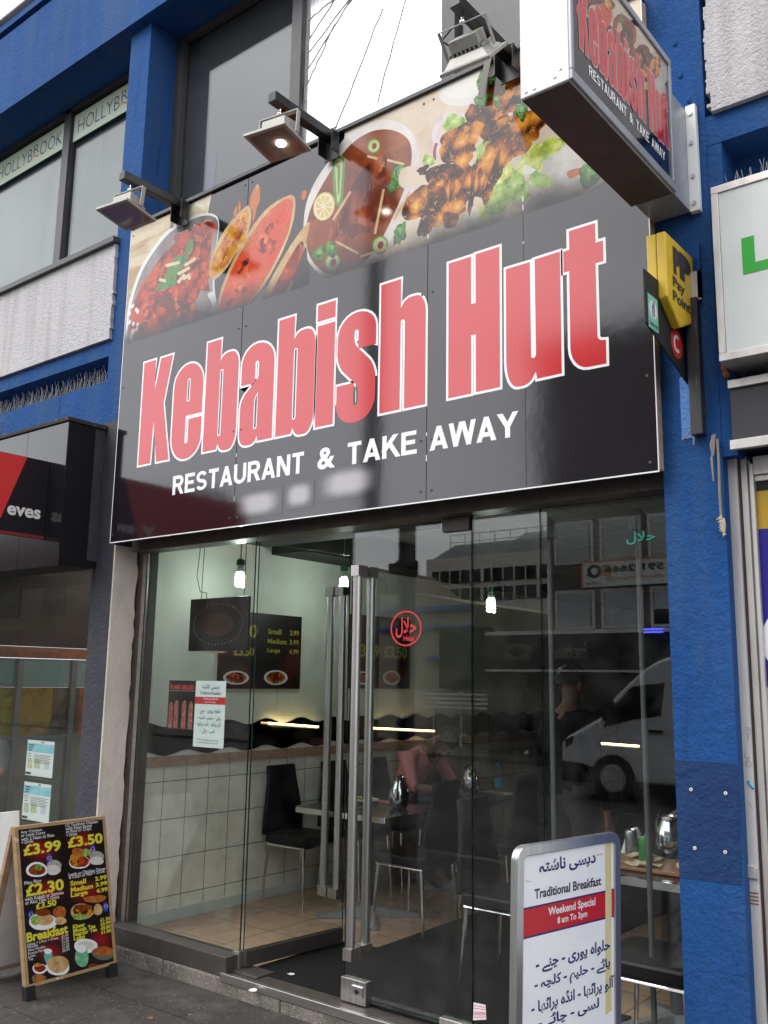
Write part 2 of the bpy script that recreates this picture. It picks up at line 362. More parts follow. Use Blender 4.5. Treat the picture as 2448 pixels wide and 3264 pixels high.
def dirty(m, amount=.6):
    nt = m.node_tree; B = nt.nodes['Principled BSDF']; n = nt.nodes.new; L = nt.links.new
    src = B.inputs['Base Color'].links[0].from_socket; g = n('ShaderNodeTexCoord')
    for sc_, c, lo, hi in ((1.7, (.022,.020,.018), .46, .70), (5.5, (.11,.102,.094), .50, .78), (60, (.15,.14,.13), .60, .68), (24, (.014,.013,.012), .60, .68)):
        t = n('ShaderNodeTexNoise'); t.inputs['Scale'].default_value = sc_; t.inputs['Detail'].default_value = 7; L(g.outputs['Object'], t.inputs['Vector'])
        r = n('ShaderNodeMapRange'); r.inputs[1].default_value = lo; r.inputs[2].default_value = hi; r.inputs[4].default_value = amount; L(t.outputs['Fac'], r.inputs[0])
        mx = n('ShaderNodeMix'); mx.data_type = 'RGBA'; L(r.outputs[0], mx.inputs[0]); L(src, mx.inputs[6]); mx.inputs[7].default_value = (*c, 1); src = mx.outputs[2]
    for sc_, thr, c in ((3.1, .055, (.13,.125,.12)), (4.3, .05, (.012,.011,.010)), (9.0, .05, (.15,.145,.14))):   # gum, spots, grit
        t = n('ShaderNodeTexVoronoi'); t.inputs['Scale'].default_value = sc_; L(g.outputs['Object'], t.inputs['Vector'])
        r = n('ShaderNodeMapRange'); r.inputs[1].default_value = thr; r.inputs[2].default_value = thr*.7; r.inputs[4].default_value = .75; L(t.outputs['Distance'], r.inputs[0])
        mx = n('ShaderNodeMix'); mx.data_type = 'RGBA'; L(r.outputs[0], mx.inputs[0]); L(src, mx.inputs[6]); mx.inputs[7].default_value = (*c, 1); src = mx.outputs[2]
    L(src, B.inputs['Base Color']); return m
dirty(mPave)
mRoad = mat('asphalt', (.036,.035,.034), .85, var=[((.7,.7,.7), (.05,.048,.046), .4, .7), ((90,90,90), (.075,.072,.07), .6, .75)], bump=[((120,120,120), .5, .006)])
mGround = mat('ground_dark', (.07,.068,.062), .9, var=[((.3,.3,.3), (.05,.05,.045), .4, .7)])
mWallTile = tiles('cream_wall_tile', (.82,.79,.70), (.78,.755,.665), (.22,.195,.165), .188, .2345, 'YZ', .16, .006, 0, (.115,.002))
mDado = mat('marbled_dado_tile', (.40,.24,.17), .25, var=[((26,26,40), (.55,.36,.27), .5, .7), ((34,34,34), (.24,.12,.08), .55, .72, 1.5)])
mPlaster = mat('pale_green_plaster', (.74,.755,.67), .7, var=[((1.5,1.5,1.5), (.64,.655,.575), .4, .7), ((12,12,2), (.50,.52,.44), .62, .8)])
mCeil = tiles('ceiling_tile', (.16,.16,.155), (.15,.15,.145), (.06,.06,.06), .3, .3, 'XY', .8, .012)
mFloorTile = tiles('beige_floor_tile', (.52,.34,.23), (.47,.31,.205), (.18,.12,.09), .375, .375, 'XY', .22, .008, 0, (-4.9,.09))
mMat = mat('black_doormat', (.009,.009,.0095), .9, var=[((200,3,3), (.016,.016,.017), .5, .7)], bump=[((180,20,20), .5, .005)], spec=.2)
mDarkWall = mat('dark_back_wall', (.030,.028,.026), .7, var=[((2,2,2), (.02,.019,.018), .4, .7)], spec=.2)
mMirror = mat('smoked_mirror', (.10,.095,.09), .04, 1.0)
mLeather = mat('black_leather', (.006,.006,.0075), .5, spec=.25, bump=[((60,60,60), .2, .004)])
mTable = mat('black_table_top', (.016,.015,.016), .14)
mGlass = glass('shop_glass', (.945,.968,.957), .05, dirt=.022)
mGlassUp = glass('upper_glass', (.86,.88,.88), .06)
mGlassEdge = mat('glass_edge_green', (.012,.03,.026), .1)
mSignBlk = mat('gloss_black_print', (.010,.008,.011), .09, spec=.76, bump=[((2.2,2.2,2.2), .05, .02)])
mGlossBlk = mat('gloss_black_panel', (.008,.007,.009), .12, spec=.72, bump=[((2.2,2.2,2.2), .04, .02)])
mRed = mat('red_vinyl', (.52,.016,.022), .12, spec=.8)
mWhiteV = mat('white_vinyl', (.80,.80,.81), .2, spec=.6)
mWood = mat('pine_batten', (.42,.29,.19), .75, var=[((3,3,40), (.30,.19,.12), .45, .7)])
mWhitePaint = mat('white_paint', (.74,.73,.70), .5, var=[((7,7,2), (.58,.56,.52), .5, .8), ((40,40,40), (.30,.24,.18), .73, .78)])
mCaseWhite = mat('enamelled_case', (.78,.78,.77), .4, var=[((20,20,1.5), (.66,.65,.62), .5, .8), ((14,14,14), (.35,.25,.15), .76, .82)])
mGreyCase = mat('grey_bracket_paint', (.36,.37,.40), .4, .3, var=[((4,4,4), (.28,.29,.32), .4, .7)])
mYellow = mat('yellow_plastic', (.72,.48,.035), .35, var=[((9,9,9), (.60,.39,.03), .5, .8)])
mBoxFace = mat('lightbox_face', (.66,.70,.67), .3, var=[((3,3,3), (.60,.64,.62), .4, .7)])
mGreen = mat('green_vinyl', (.02,.36,.03), .35)
mInk = mat('navy_ink', (.022,.018,.12), .4)
mBlackInk = mat('black_ink', (.015,.015,.016), .4)
mGreyPanel = mat('grey_blind', (.070,.067,.070), .8, var=[((2,2,2), (.055,.053,.055), .4, .7)])
mFoil = mat('reflective_window_film', (.93,.93,.94), .22, .75, var=[((5,5,5), (.86,.86,.87), .45, .7)], bump=[((7,7,3), .25, .02)])
mFrost = mat('frosted_window', (.15,.17,.145), .5, var=[((2.5,2.5,.6), (.10,.12,.105), .35, .65), ((5,5,.3), (.20,.20,.16), .55, .75)], spec=.2)
mStrip = mat('pale_green_strip', (.52,.60,.47), .5)

# ================================================================== GROUND
PZ = -0.09
struct(MB().poly([(-300,-300,-.30),(300,-300,-.30),(300,300,-.30),(-300,300,-.30)]).build('ground', mGround, solid=False))
struct(MB().box(-60,40,-3.9,-.108,PZ-.2,PZ).build('pavement', mPave))
struct(MB().box(-60,40,-4.05,-3.905,-.4,PZ+.004).build('kerb', mConcrete, bevel=.012))
struct(MB().poly([(-60,-14.2,-.19),(40,-14.2,-.19),(40,-4.05,-.19),(-60,-4.05,-.19)]).build('road', mRoad, solid=False))
struct(MB().box(-60,40,-30,-14.2,-.4,PZ-.01).build('far_pavement', mPave))
KY = -.107

# ================================================================== THE TERRACE BUILDING
bld = thing('terrace_building', 'blue rendered shop terrace with white roughcast panels above a glass shopfront', 'building', (-3.1, .2, PZ))
XL0 = -13.0
# beam under the roof edge with its groove and pale gutter
zb = [WY(0*1, y*300/1659, -.25).z for y in (710, 640, 540, 490, 330, 170)]
b = MB()
b.box(XL0, 4, -.25, .6, 5.97, zb[0]); b.box(XL0, 4, -.20, .6, zb[0], zb[1]); b.box(XL0, 4, -.27, .6, zb[1], zb[2])
beam = b.build('beam', mBlue, bld)
MB().box(XL0, 4, -.215, .6, zb[2], zb[3]).build('groove', mBlackMatt, beam)
MB().box(XL0, 4, -.30, .6, zb[3], zb[5]+.05).build('gutter', mWhitePaint, bld, bevel=.01)
MB().box(XL0, 4, -.10, 3, zb[5]+.05, zb[5]+.4).build('roof_edge', mFrame, bld)
# piers
MB().box(-5.09, -4.868, -.18, .10, 3.13, 5.969).build('pier', mBlue, bld)
MB().box(-1.352, -1.122, -.18, .35, PZ, 5.969).build('pier', mBlue, bld)
lp = MB().box(-5.10, -4.878, -.18, .05, PZ, 3.129).build('pier', mPlum, bld)
lp['label'] = 'charcoal rendered lower pier beside the glass'
# cream reveal: ragged edged render on the pier's return
rv = MB(); rng = random.Random(3); z = PZ; prevw = -.012
while z < 2.30:
    h = rng.uniform(.03, .07); w = -.012+rng.uniform(-.008, .006)
    rv.hexa([(-4.8778,-.186,z),(-4.866,-.186,z),(-4.866,prevw,z),(-4.8778,prevw,z)], [(-4.8778,-.186,z+h),(-4.866,-.186,z+h),(-4.866,w,z+h),(-4.8778,w,z+h)]); z += h; prevw = w
rv.build('cream_reveal', mCream, bld)
MB().box(-4.877, -4.822, -.004, .05, PZ+.06, 2.30).build('mosaic_strip', tiles('mosaic_front', (.085,.066,.055), (.06,.048,.04), (.035,.03,.027), .05, .05, 'XZ', .5, .005, bump=.8), bld)
# navy patch on right pier: repainted rectangle with fixings
pa = WY(2149, 2422, -.182); pb = WY(2346, 2428, -.182); pc = WY(2366, 2822, -.182); pd = WY(2165, 2797, -.182)
pts = [pa, pb+Vector((0,0,-.006)), pb+Vector((.006,0,-.02)), pc, pd]
pts[0].x = pts[4].x = -1.3515
MB().prism(pts, (0, .0016, 0)).build('repainted_patch', mNavy, bld)
for q in ((2203,2516),(2313,2528),(2215,2703),(2312,2716)):
    p = WY(q[0], q[1], -.183); MB().disc(p, .0062, (0,-1,0), .003).build('fixing', mWhitePaint, bld); MB().disc(p+Vector((0,-.0031,0)), .0025, (0,-1,0), .001, 8).build('fixing_hole', mBlackMatt, bld)
for q in ((2153,138),(2170,241),(2196,320)):
    p = WY(q[0], q[1], -.18); MB().ell(p+Vector((0,.004,0)), .012, .012, .018).build('fixing', mBlue, bld, smooth=True)
# roughcast panels with ragged arrises
def roughcast(name, x0, x1, z0, z1, y, edge):
    m = MB(); r = random.Random(7); zs = [z0]
    while zs[-1] < z1-.02: zs.append(min(z1, zs[-1]+r.uniform(.008, .05)))
    for i in range(len(zs)-1):
        e0 = r.uniform(-.006, .004) if r.random() > .12 else .012
        a, c = (x0+e0, x1) if edge == 'L' else (x0, x1+e0)
        m.box(a, c, y, .2, zs[i], zs[i+1])
    return m.build(name, mPebble, bld)
roughcast('roughcast_panel', -1.100, 4, 3.757, 5.95, -.205, 'L')
roughcast('roughcast_panel', XL0, -5.066, 3.70, 4.374, -.205, 'R')
roughcast('roughcast_panel', -1.425, -1.356, 4.42, 5.95, -.12, 'L')
MB().tube([(-1.366,-.155,4.44),(-1.364,-.16,4.9),(-1.369,-.16,5.6),(-1.366,-.155,5.96)], .012).build('drain_pipe', mWhitePaint, bld, smooth=True)
MB().box(-1.3515, 4, -.06, .2, 4.43, 5.96).build('backing_wall', mBlue, bld)
MB().box(XL0, -5.055, -.235, .12, 4.375, 4.418).build('window_sill', mFrame, bld, bevel=.004)
# blue bands and spike ledges either side
b = MB(); b.box(XL0, -5.091, -.18, .3, 3.59, 3.699); b.box(XL0, -5.091, -.18, .3, 3.0, 3.415); b.box(XL0, -5.091, .02, .3, 3.415, 3.59)
b.build('band', mBlue, bld)
b = MB(); b.box(-1.121, 4, -.18, .3, 3.628, 3.756); b.box(-1.121, 4, -.02, .3, 2.9, 3.628); b.box(-1.121, -1.065, -.178, -.02, 2.35, 3.628)
b.build('band', mBlue, bld)
# ---- upper windows
wl = MB()
for x0, x1 in ((XL0, -6.262), (-6.175, -5.092)): pass
fr = MB()
for x in (-7.42, -6.218): fr.box(x-.045, x+.045, .05, .13, 4.42, 5.965)
fr.box(XL0, -5.10, .05, .13, 4.419, 4.47); fr.box(XL0, -5.10, .05, .13, 5.93, 5.967)
wf = fr.build('window_frame', mFrame, bld)
MB().box(XL0, -5.10, .085, .093, 4.47, 5.93).build('pane', mGlassUp, wf)
MB().box(XL0, -5.10, .115, .13, 4.47, 5.93).build('frosted_blind', mFrost, wf)
for x0, x1, t in ((-7.36,-6.275,'HOLLYBROOK'), (-6.165,-5.08,'HOLLYBROOK')):
    s_ = MB().box(x0, x1, .078, .084, 5.672, 5.90)
    st = s_.build('lettered_strip', mStrip, wf)
    m = MB(); o = (x0, .0772, 5.672); w = x1-x0
    text(m, 'HOLLYB', (.06, .60, .055, .175), o, (1,0,0), (0,0,1), -.012)
    text(m, 'R', (.62, .70, .10, .185), o, (1,0,0), (0,0,1), -.01)
    text(m, 'OOK', (.715, 1.03, .055, .175), o, (1,0,0), (0,0,1), -.012)
    m.build('lettering', mInk, wf, solid=False)
    m = MB(); q = [(x0+.615+.09*i/8, .0770, 5.672+.072+.010*math.sin(i/8*6.28)) for i in range(9)]
    for i in range(8):
        a, c = Vector(q[i]), Vector(q[i+1]); m.poly([a, c, c+Vector((0,0,.012)), a+Vector((0,0,.012))])
    m.build('flourish', mat('orange_ink_%d' % (x0 < -6.2), (.55,.12,.06), .5), wf, solid=False)
fr = MB()
for x in (-4.83, -3.680, -2.535, -1.47): fr.box(x-.042, x+.042, .045, .13, 4.30, 5.967)
fr.box(-4.787, -1.51, .05, .13, 5.92, 5.966); fr.box(-4.787, -1.51, .05, .13, 4.30, 4.40)
wf = fr.build('window_frame', mFrame, bld)
MB().box(-4.787, -3.723, .085, .093, 4.40, 5.92).build('pane', mGlassUp, wf)
MB().box(-3.637, -2.578, .085, .091, 4.40, 5.92).build('film_covered_pane', mFoil, wf)
MB().box(-2.492, -1.473, .085, .093, 4.40, 5.92).build('pane', mGlassUp, wf)
MB().box(-4.787, -3.723, .105, .125, 4.40, 5.92).build('grey_blind', mGreyPanel, wf)
m = MB(); m.prism([(-4.58,.098,4.62),(-4.50,.098,4.95),(-4.44,.098,4.95),(-4.46,.098,4.62)], (0,.005,0)); m.build('dark_offcut', mInk, wf)
# wrinkles of the film
m = MB(); rng = random.Random(11)
for a, c in (((-3.62,5.2),(-2.9,5.86)),((-3.6,5.32),(-2.75,5.9)),((-3.60,5.42),(-3.05,5.9)),((-3.45,4.55),(-3.02,5.35)),((-3.4,4.5),(-3.3,4.62)),((-3.05,4.75),(-2.65,5.9)),((-3.63,5.0),(-3.60,5.6)),((-3.3,5.5),(-2.8,5.9)),((-3.615,4.5),(-3.61,5.5)),((-3.62,5.55),(-3.4,5.6)),((-3.61,5.1),(-3.4,5.42))):
    k = 14; P = []
    for i in range(k+1):
        t = i/k; P.append((a[0]+(c[0]-a[0])*t+rng.uniform(-.006,.006), .0835, a[1]+(c[1]-a[1])*t+rng.uniform(-.008,.008)))
    m.tube(P, .0045, 4)
m.build('film_crease', mat('crease_grey', (.30,.30,.305), .8, spec=.1), wf)
# beige clutter behind the last pane
m = MB(); m.prism([(-2.44,.3,4.5),(-1.5,.3,4.75),(-1.5,.3,4.95),(-2.44,.3,4.72)], (0,.1,0)); m.prism([(-2.44,.4,4.85),(-1.5,.4,5.05),(-1.5,.4,5.12),(-2.44,.4,4.95)], (0,.1,0))
m.build('stored_board', mWood, wf)
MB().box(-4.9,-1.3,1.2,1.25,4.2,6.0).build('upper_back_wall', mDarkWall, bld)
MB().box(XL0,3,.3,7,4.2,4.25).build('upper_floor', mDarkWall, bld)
# ---- interior shell of the restaurant
MB().box(-5.05,-4.9,.11,7.2,0,.9405).build('tiled_wall', mWallTile, bld)
MB().box(-5.05,-4.9,.11,7.2,1.006,2.9).build('plaster_wall', mPlaster, bld)
dd = MB(); y = .1155
while y < 7: dd.box(-5.05,-4.893,y,y+.184,.9415,1.0055); y += .188
dd.build('dado_tile', mDado, bld)
MB().box(-4.899,-4.878,.12,7.2,.001,.068).build('skirting', mat('pale_skirting', (.55,.58,.56), .3), bld)
MB().box(-4.92,-4.815,.052,.109,.0,2.9).build('inner_jamb', mBlackMatt, bld)
MB().box(-5.0,.3,-.02,7.2,-.15,-.0005).build('floor', mFloorTile, bld)
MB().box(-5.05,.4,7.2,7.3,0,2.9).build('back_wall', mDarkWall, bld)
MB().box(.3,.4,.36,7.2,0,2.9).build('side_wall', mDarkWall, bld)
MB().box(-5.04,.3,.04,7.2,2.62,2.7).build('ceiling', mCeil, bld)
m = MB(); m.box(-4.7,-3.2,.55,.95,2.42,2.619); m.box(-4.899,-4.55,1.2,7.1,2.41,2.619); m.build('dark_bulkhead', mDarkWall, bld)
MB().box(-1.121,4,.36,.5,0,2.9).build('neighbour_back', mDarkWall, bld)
# kerb stone and metal sill line at the threshold
m = MB(); xx = -5.2; rng = random.Random(2)
while xx < -1.36:
    w = min(rng.choice((.9,1.1,1.0)), -1.353-xx); m.box(xx, xx+w-.006, KY, -.0205, -.35, -.012); xx += w
m.build('step_stone', mConcrete, bld, bevel=.012)

# ================================================================== GLASS SHOPFRONT
sf = thing('glass_shopfront', 'frameless glass shopfront with steel patch fittings and one leaf swung inwards', 'shopfront', (-3.1, 0, 0))
MB().box(-4.822,-1.353,-.10,.03,2.272,2.46).build('header', mDarkAlu, sf, bevel=.003)
MB().box(-4.822,-4.786,-.0045,.02,.087,2.271).build('jamb_profile', mAlu, sf, bevel=.003)
MB().box(-4.822,-3.803,-.10,.03,-.0118,.086).build('sill_profile', mDarkAlu, sf, bevel=.004)
m = MB(); m.box(-3.83,-1.353,-.112,-.088,-.03,.012); m.build('threshold_nosing', mAlu, sf, bevel=.003)
MB().box(-3.80,-1.353,-.087,.02,-.0118,.006).build('threshold_plate', mDarkAlu, sf)
def pane(name, x0, x1, y, z0, z1, par):
    m = MB(); m.box(x0, x1, y-.005, y+.005, z0, z1)
    for k, f in enumerate(m.f):
        ys = {m.v[i][1] for i in f}; m.m[k] = 0 if len(ys) == 1 else 1
    return m.build(name, [mGlass, mGlassEdge], par)
pane('fixed_pane', -4.785,-3.806,0,.087,2.271,sf)
pane('fixed_pane', -2.352,-1.997,0,.012,2.271,sf); pane('fixed_pane', -1.993,-1.353,0,.012,2.271,sf)
def pull(par, c, along, zz0, zz1, off):
    """pair of round pull bars either side of a leaf; along: unit vector of leaf normal"""
    c = Vector(c); nrm = Vector(along)
    for s in (-1, 1):
        p = c+nrm*off*s
        m = MB(); m.tube([p+Vector((0,0,zz0)), p+Vector((0,0,zz1))], .0225, 16)
        t = Vector((nrm.y, -nrm.x, 0))
        for z in (zz0-.004, zz1-.05):
            a = c+nrm*.007*s; q = p+nrm*.0245*s
            m.hexa([a+t*.0255+Vector((0,0,z)), a-t*.0255+Vector((0,0,z)), q-t*.0255+Vector((0,0,z)), q+t*.0255+Vector((0,0,z))],
                   [a+t*.0255+Vector((0,0,z+.054)), a-t*.0255+Vector((0,0,z+.054)), q-t*.0255+Vector((0,0,z+.054)), q+t*.0255+Vector((0,0,z+.054))])
        m.build('pull_handle', mSteel, par, smooth=40)
dr = pane('door_leaf', -3.085,-2.358,0,.03,2.262,sf); dr['label'] = 'closed glass door leaf with lock at its foot'
pull(dr, (-3.005,0,0), (0,1,0), .215, 2.07, .055)
m = MB(); m.box(-3.09,-2.935,-.019,.019,.012,.118); m.build('lock_patch', mSteel, dr, bevel=.003)
m = MB(); m.box(-3.018,-2.95,-.026,-.0195,.045,.095); m.build('lock_cover', mChrome, dr, bevel=.003)
MB().disc((-2.985,-.0265,.07), .011, (0,-1,0), .002).build('keyhole', mBlack, dr)
MB().box(-2.515,-2.362,-.019,.019,2.205,2.271).build('hinge_patch', mDarkAlu, dr, bevel=.003)
MB().box(-2.52,-2.35,-.019,.019,.0125,.06).build('hinge_patch', mSteel, dr, bevel=.003)
# left leaf swung in
a0 = Vector((-3.792,.012,0)); ang = rad(84); d0 = Vector((math.cos(ang), math.sin(ang), 0)); n0 = Vector((-d0.y, d0.x, 0))
m = MB(); ring = [a0+n0*.005, a0-n0*.005, a0+d0*.71-n0*.005, a0+d0*.71+n0*.005]
m.hexa([p+Vector((0,0,.10)) for p in ring], [p+Vector((0,0,2.262)) for p in ring])
m.m = [1,1,1,0,1,0]
dl = m.build('door_leaf', [mGlass, mGlassEdge], sf); dl['label'] = 'glass door leaf swung open into the restaurant'
m = MB(); ring = [a0+n0*.02-d0*.0, a0-n0*.02, a0+d0*.70-n0*.02, a0+d0*.70+n0*.02]
m.hexa([p+Vector((0,0,.022)) for p in ring], [p+Vector((0,0,.099)) for p in ring]); m.build('bottom_rail', mDarkAlu, dl, bevel=.003)
pull(dl, a0+d0*.605, n0, .285, 2.055, .055)
m = MB(); m.box(-3.84,-3.79,-.02,.02,.012,.10); m.build('pivot', mSteel, sf, bevel=.003)
for x in (-1.998, -1.578):
    m = MB(); m.tube([(x,.085,.0),(x,.085,2.19)], .0115, 12); m.lathe([(.02,2.14),(.033,2.15),(.036,2.19),(.03,2.22),(.012,2.24)], (x,.085,0), 12)
    m.build('slender_post', mat('galvanised_tube', (.10,.105,.10), .5, .4), sf, smooth=40)
tag(MB().box(-3.83,-3.62,-.055,.075,.0065,.016).build('floor_spring_cover', mDarkAlu, bevel=.002, loc=(-3.72,0,0)), 'dull metal floor spring cover plate lying in the doorway', 'cover plate')
mt = MB(); mt.poly([(-3.80,.10,.004),(-2.30,.10,.004),(-2.05,.75,.004),(-2.62,.92,.004),(-2.80,.98,.004),(-2.9,3.4,.004),(-3.58,3.3,.004),(-3.55,.86,.004),(-3.80,.80,.004)])
tag(MB().prism([(-3.77,.024,.001),(-1.95,.024,.001),(-1.95,.70,.001),(-2.6,.74,.001),(-2.6,3.4,.001),(-3.57,3.4,.001),(-3.52,.80,.001),(-3.77,.76,.001)], (0,0,.008)).build('doormat', mMat, loc=(-3,1,0)), 'large black ribbed doormat running in from the glass door', 'doormat')

# ================================================================== MAIN SHOP SIGN
SY = -.25
sg = thing('shop_sign', 'large glossy black restaurant fascia sign with red outlined lettering and food photographs', 'sign', (-3.09, -.2, 2.31))
SO = ORG[sg]
SX0, SX1, SZ0, SZ1 = -4.832, -1.345, 2.314, 4.378
m = MB()
for x0, x1 in ((SX0,-3.7325),(-3.7275,-2.4455),(-2.4415,-1.9225),(-1.9205,SX1)): m.box(x0, x1, SY, SY+.006, SZ0, SZ1)
m.build('panel', mSignBlk, sg)
m = MB(); m.box(SX0-.004, SX1, SY-.001, SY+.006, SZ0-.006, SZ0-.0004); m.box(SX0-.005, SX0-.0004, SY-.001, SY+.006, SZ0-.006, SZ1); m.box(SX1+.0004, SX1+.004, SY-.0005, SY+.006, SZ0-.006, SZ1)
m.build('white_edge', mWhiteV, sg)
m = MB(); m.box(SX0+.02, SX1-.002, SY+.0065, -.185, SZ0+.01, SZ1-.01); m.build('batten', mWood, sg)
m = MB(); m.box(SX0-.01, SX1, -.268, -.19, 4.3785, 4.402); m.build('top_trim', mFrame, sg, bevel=.002)
for p in [(-3.76,z) for z in (4.33,3.45,2.85,2.36)]+[(-3.70,z) for z in (4.33,3.45,2.85,2.36)]+[(-2.475,z) for z in (4.33,3.32,2.6,2.36)]+[(-2.415,z) for z in (4.33,3.32,2.6,2.36)]+[(-1.375,z) for z in (3.48,3.03,2.70,2.35)]+[(-4.81,z) for z in (4.33,3.3,2.36)]:
    MB().disc((p[0], SY-.001, p[1]), .006, (0,-1,0), .002, 8).build('screw', mFrame, sg)
rng = random.Random(17)
for sx_, zs_ in ((-2.4435, (3.6,3.2,3.05,2.62,2.5)), (-1.9215, (3.62,3.58,3.3,3.42)), (-3.730, (2.7,2.45))):
    for z_ in zs_:
        h_ = rng.uniform(.008,.035); MB().box(sx_-.0022, sx_+.002, SY-.0006, SY-.0001, z_, z_+h_).build('chipped_edge', mWhiteV, sg)
# ---- lettering outlines: (outer, [holes]) in metres on the sign
R_ = (.085,.105)
def bowl(dx): return ([(-4.013+dx,2.766),(-3.902+dx,2.766),(-3.888+dx,2.797),(-3.865+dx,2.752,.03,.03),(-3.742+dx,2.752,.085,.11),(-3.742+dx,3.325,.085,.11),(-3.865+dx,3.325,.03,.03),(-3.895+dx,3.285),(-3.895+dx,3.418),(-4.013+dx,3.418)],
                      [[(-3.895+dx,2.84,.013,.02),(-3.868+dx,2.84,.013,.02),(-3.868+dx,3.235,.013,.02),(-3.895+dx,3.235,.013,.02)]])
LET = [
 ([(-4.602,2.766),(-4.486,2.766),(-4.477,3.03),(-4.430,2.766),(-4.314,2.766),(-4.391,3.125),(-4.327,3.416),(-4.441,3.416),(-4.482,3.22),(-4.490,3.418),(-4.604,3.418)], []),
 ([(-4.037,3.008),(-4.178,3.008),(-4.178,2.84,.013,.02),(-4.151,2.84,.013,.02),(-4.151,2.985),(-4.037,2.985),(-4.037,2.748,.125,.14),(-4.298,2.748,.125,.14),(-4.298,3.326,.125,.14),(-4.037,3.326,.125,.14)],
   [[(-4.178,3.095),(-4.151,3.095),(-4.151,3.235,.013,.02),(-4.178,3.235,.013,.02)]]),
 bowl(0),
 ([(-3.715,3.10),(-3.606,3.10),(-3.606,3.225,.013,.02),(-3.578,3.225,.013,.02),(-3.578,3.125,.02,.02),(-3.715,3.02,.05,.05),(-3.715,2.752,.06,.09),(-3.60,2.752,.03,.03),(-3.574,2.795),(-3.569,2.766),(-3.459,2.766),(-3.459,3.326,.12,.13),(-3.715,3.326,.12,.13)],
   [[(-3.606,2.835,.013,.02),(-3.578,2.835,.013,.02),(-3.578,3.045),(-3.606,3.01,.02,.02)]]),
 bowl(.580),
 ([(-3.148,2.772),(-3.026,2.772),(-3.026,3.318),(-3.148,3.318)], []),
 ([(-3.150,3.343),(-3.026,3.343),(-3.026,3.434),(-3.150,3.434)], []),
 ([(-2.754,3.136),(-2.868,3.136),(-2.868,3.24,.013,.02),(-2.894,3.24,.013,.02),(-2.894,3.165,.03,.03),(-2.754,3.03,.06,.06),(-2.754,2.755,.12,.13),(-3.006,2.755,.12,.13),(-3.006,2.963),(-2.892,2.963),(-2.892,2.845,.013,.02),(-2.864,2.845,.013,.02),(-2.864,2.94,.03,.03),(-3.006,3.07,.06,.06),(-3.006,3.332,.12,.13),(-2.754,3.332,.12,.13)], []),
 ([(-2.726,2.774),(-2.602,2.774),(-2.602,3.225,.013,.02),(-2.576,3.225,.013,.02),(-2.576,2.774),(-2.452,2.774),(-2.452,3.328,.09,.11),(-2.57,3.328,.03,.03),(-2.602,3.285),(-2.602,3.436),(-2.726,3.436)], []),
 ([(-2.322,2.778),(-2.197,2.778),(-2.197,3.053),(-2.172,3.053),(-2.172,2.780),(-2.046,2.780),(-2.044,3.441),(-2.172,3.441),(-2.172,3.204),(-2.197,3.204),(-2.197,3.437),(-2.322,3.437)], []),
 ([(-2.012,3.323),(-1.890,3.323),(-1.890,2.878,.012,.02),(-1.866,2.878,.012,.02),(-1.866,3.328),(-1.743,3.330),(-1.745,2.783),(-1.862,2.782),(-1.868,2.815),(-1.90,2.764,.03,.03),(-2.014,2.764,.08,.12)], []),
 ([(-1.699,3.410),(-1.577,3.410),(-1.577,3.322),(-1.544,3.322),(-1.544,3.230),(-1.580,3.230),(-1.580,2.892,.02,.03),(-1.543,2.886),(-1.544,2.785),(-1.704,2.787,.09,.10),(-1.701,3.228),(-1.728,3.229),(-1.727,3.324),(-1.699,3.325)], []),
]
red = []; wht = []
for outer, holes in LET:
    o = rpoly(outer); h = [rpoly(q) for q in holes]
    red.append(fill([o]+h)); wht.append(fill([grow(o, .0118)]+[grow(q, -.0075) for q in h]))
def sheet(name, vfs, y, mt, par, lift=0):
    m = MB()
    for v, f in vfs: m.add([(p[0], y, p[1]) for p in v], f)
    return m.build(name, mt, par, solid=False)
sheet('lettering_outline', wht, SY-.0012, mWhiteV, sg)
sheet('red_lettering', red, SY-.0016, mRed, sg)
for body, x0, x1 in (('RESTAURANT', -4.262, -3.215), ('&', -3.123, -3.003), ('TAKE', -2.925, -2.498), ('AWAY', -2.424, -1.962)):
    m = MB(); (text(m, '&', (x0, x1, 2.545, 2.657), (0, SY-.0012, 0), (1,0,0), (0,0,1), .03) if body == '&' else bold_word(m, body, x0, x1, 2.545, 2.657, lambda x, z, k: (x, SY-.0012-k*.00001, z))); m.build('strapline', mWhiteV, sg, solid=False)
# ---- food photographs printed on the board
def Q(px, py): p = WY(px, py, SY); return (p.x, p.z)
s2 = lambda x, y: Q(800+x*.5425, y*.5425)
s3 = lambda x, y: Q(1548+x*.5425, y*.5425)
s5 = lambda x, y: Q(350+x*.5425, 500+y*.5425)
f1 = Q(404, 1060); f2 = Q(1873, 560)
FA = (f2[1]-f1[1])/(f2[0]-f1[0]); FB = (f1[1]-SO.z)-FA*(f1[0]-SO.x)
FADE = (FA, FB, .20, (.012,.010,.013))
def pm(name, col, var=(), rough=.11):
    d = lambda c: tuple(x*.76 for x in c)
    return mat('print_'+name, d(col), rough, var=[(v[0], d(v[1]))+tuple(v[2:]) for v in var], fade=FADE, spec=.55)
pTan = pm('cream_cloth', (.72,.60,.46), [((3,3,3), (.60,.42,.27), .5, .75), ((26,26,26), (.55,.30,.14), .66, .74)])
pCloth = pm('beige_cloth', (.66,.55,.36), [((2,2,9), (.42,.28,.12), .48, .62), ((1.5,1.5,3), (.80,.74,.60), .5, .7)])
pPlate = pm('white_plate', (.78,.73,.68), [((4,4,4), (.60,.54,.50), .45, .75)])
pSteel = pm('steel_dish', (.34,.31,.29), [((5,5,2), (.16,.13,.12), .45, .7), ((6,6,3), (.62,.60,.56), .6, .75)])
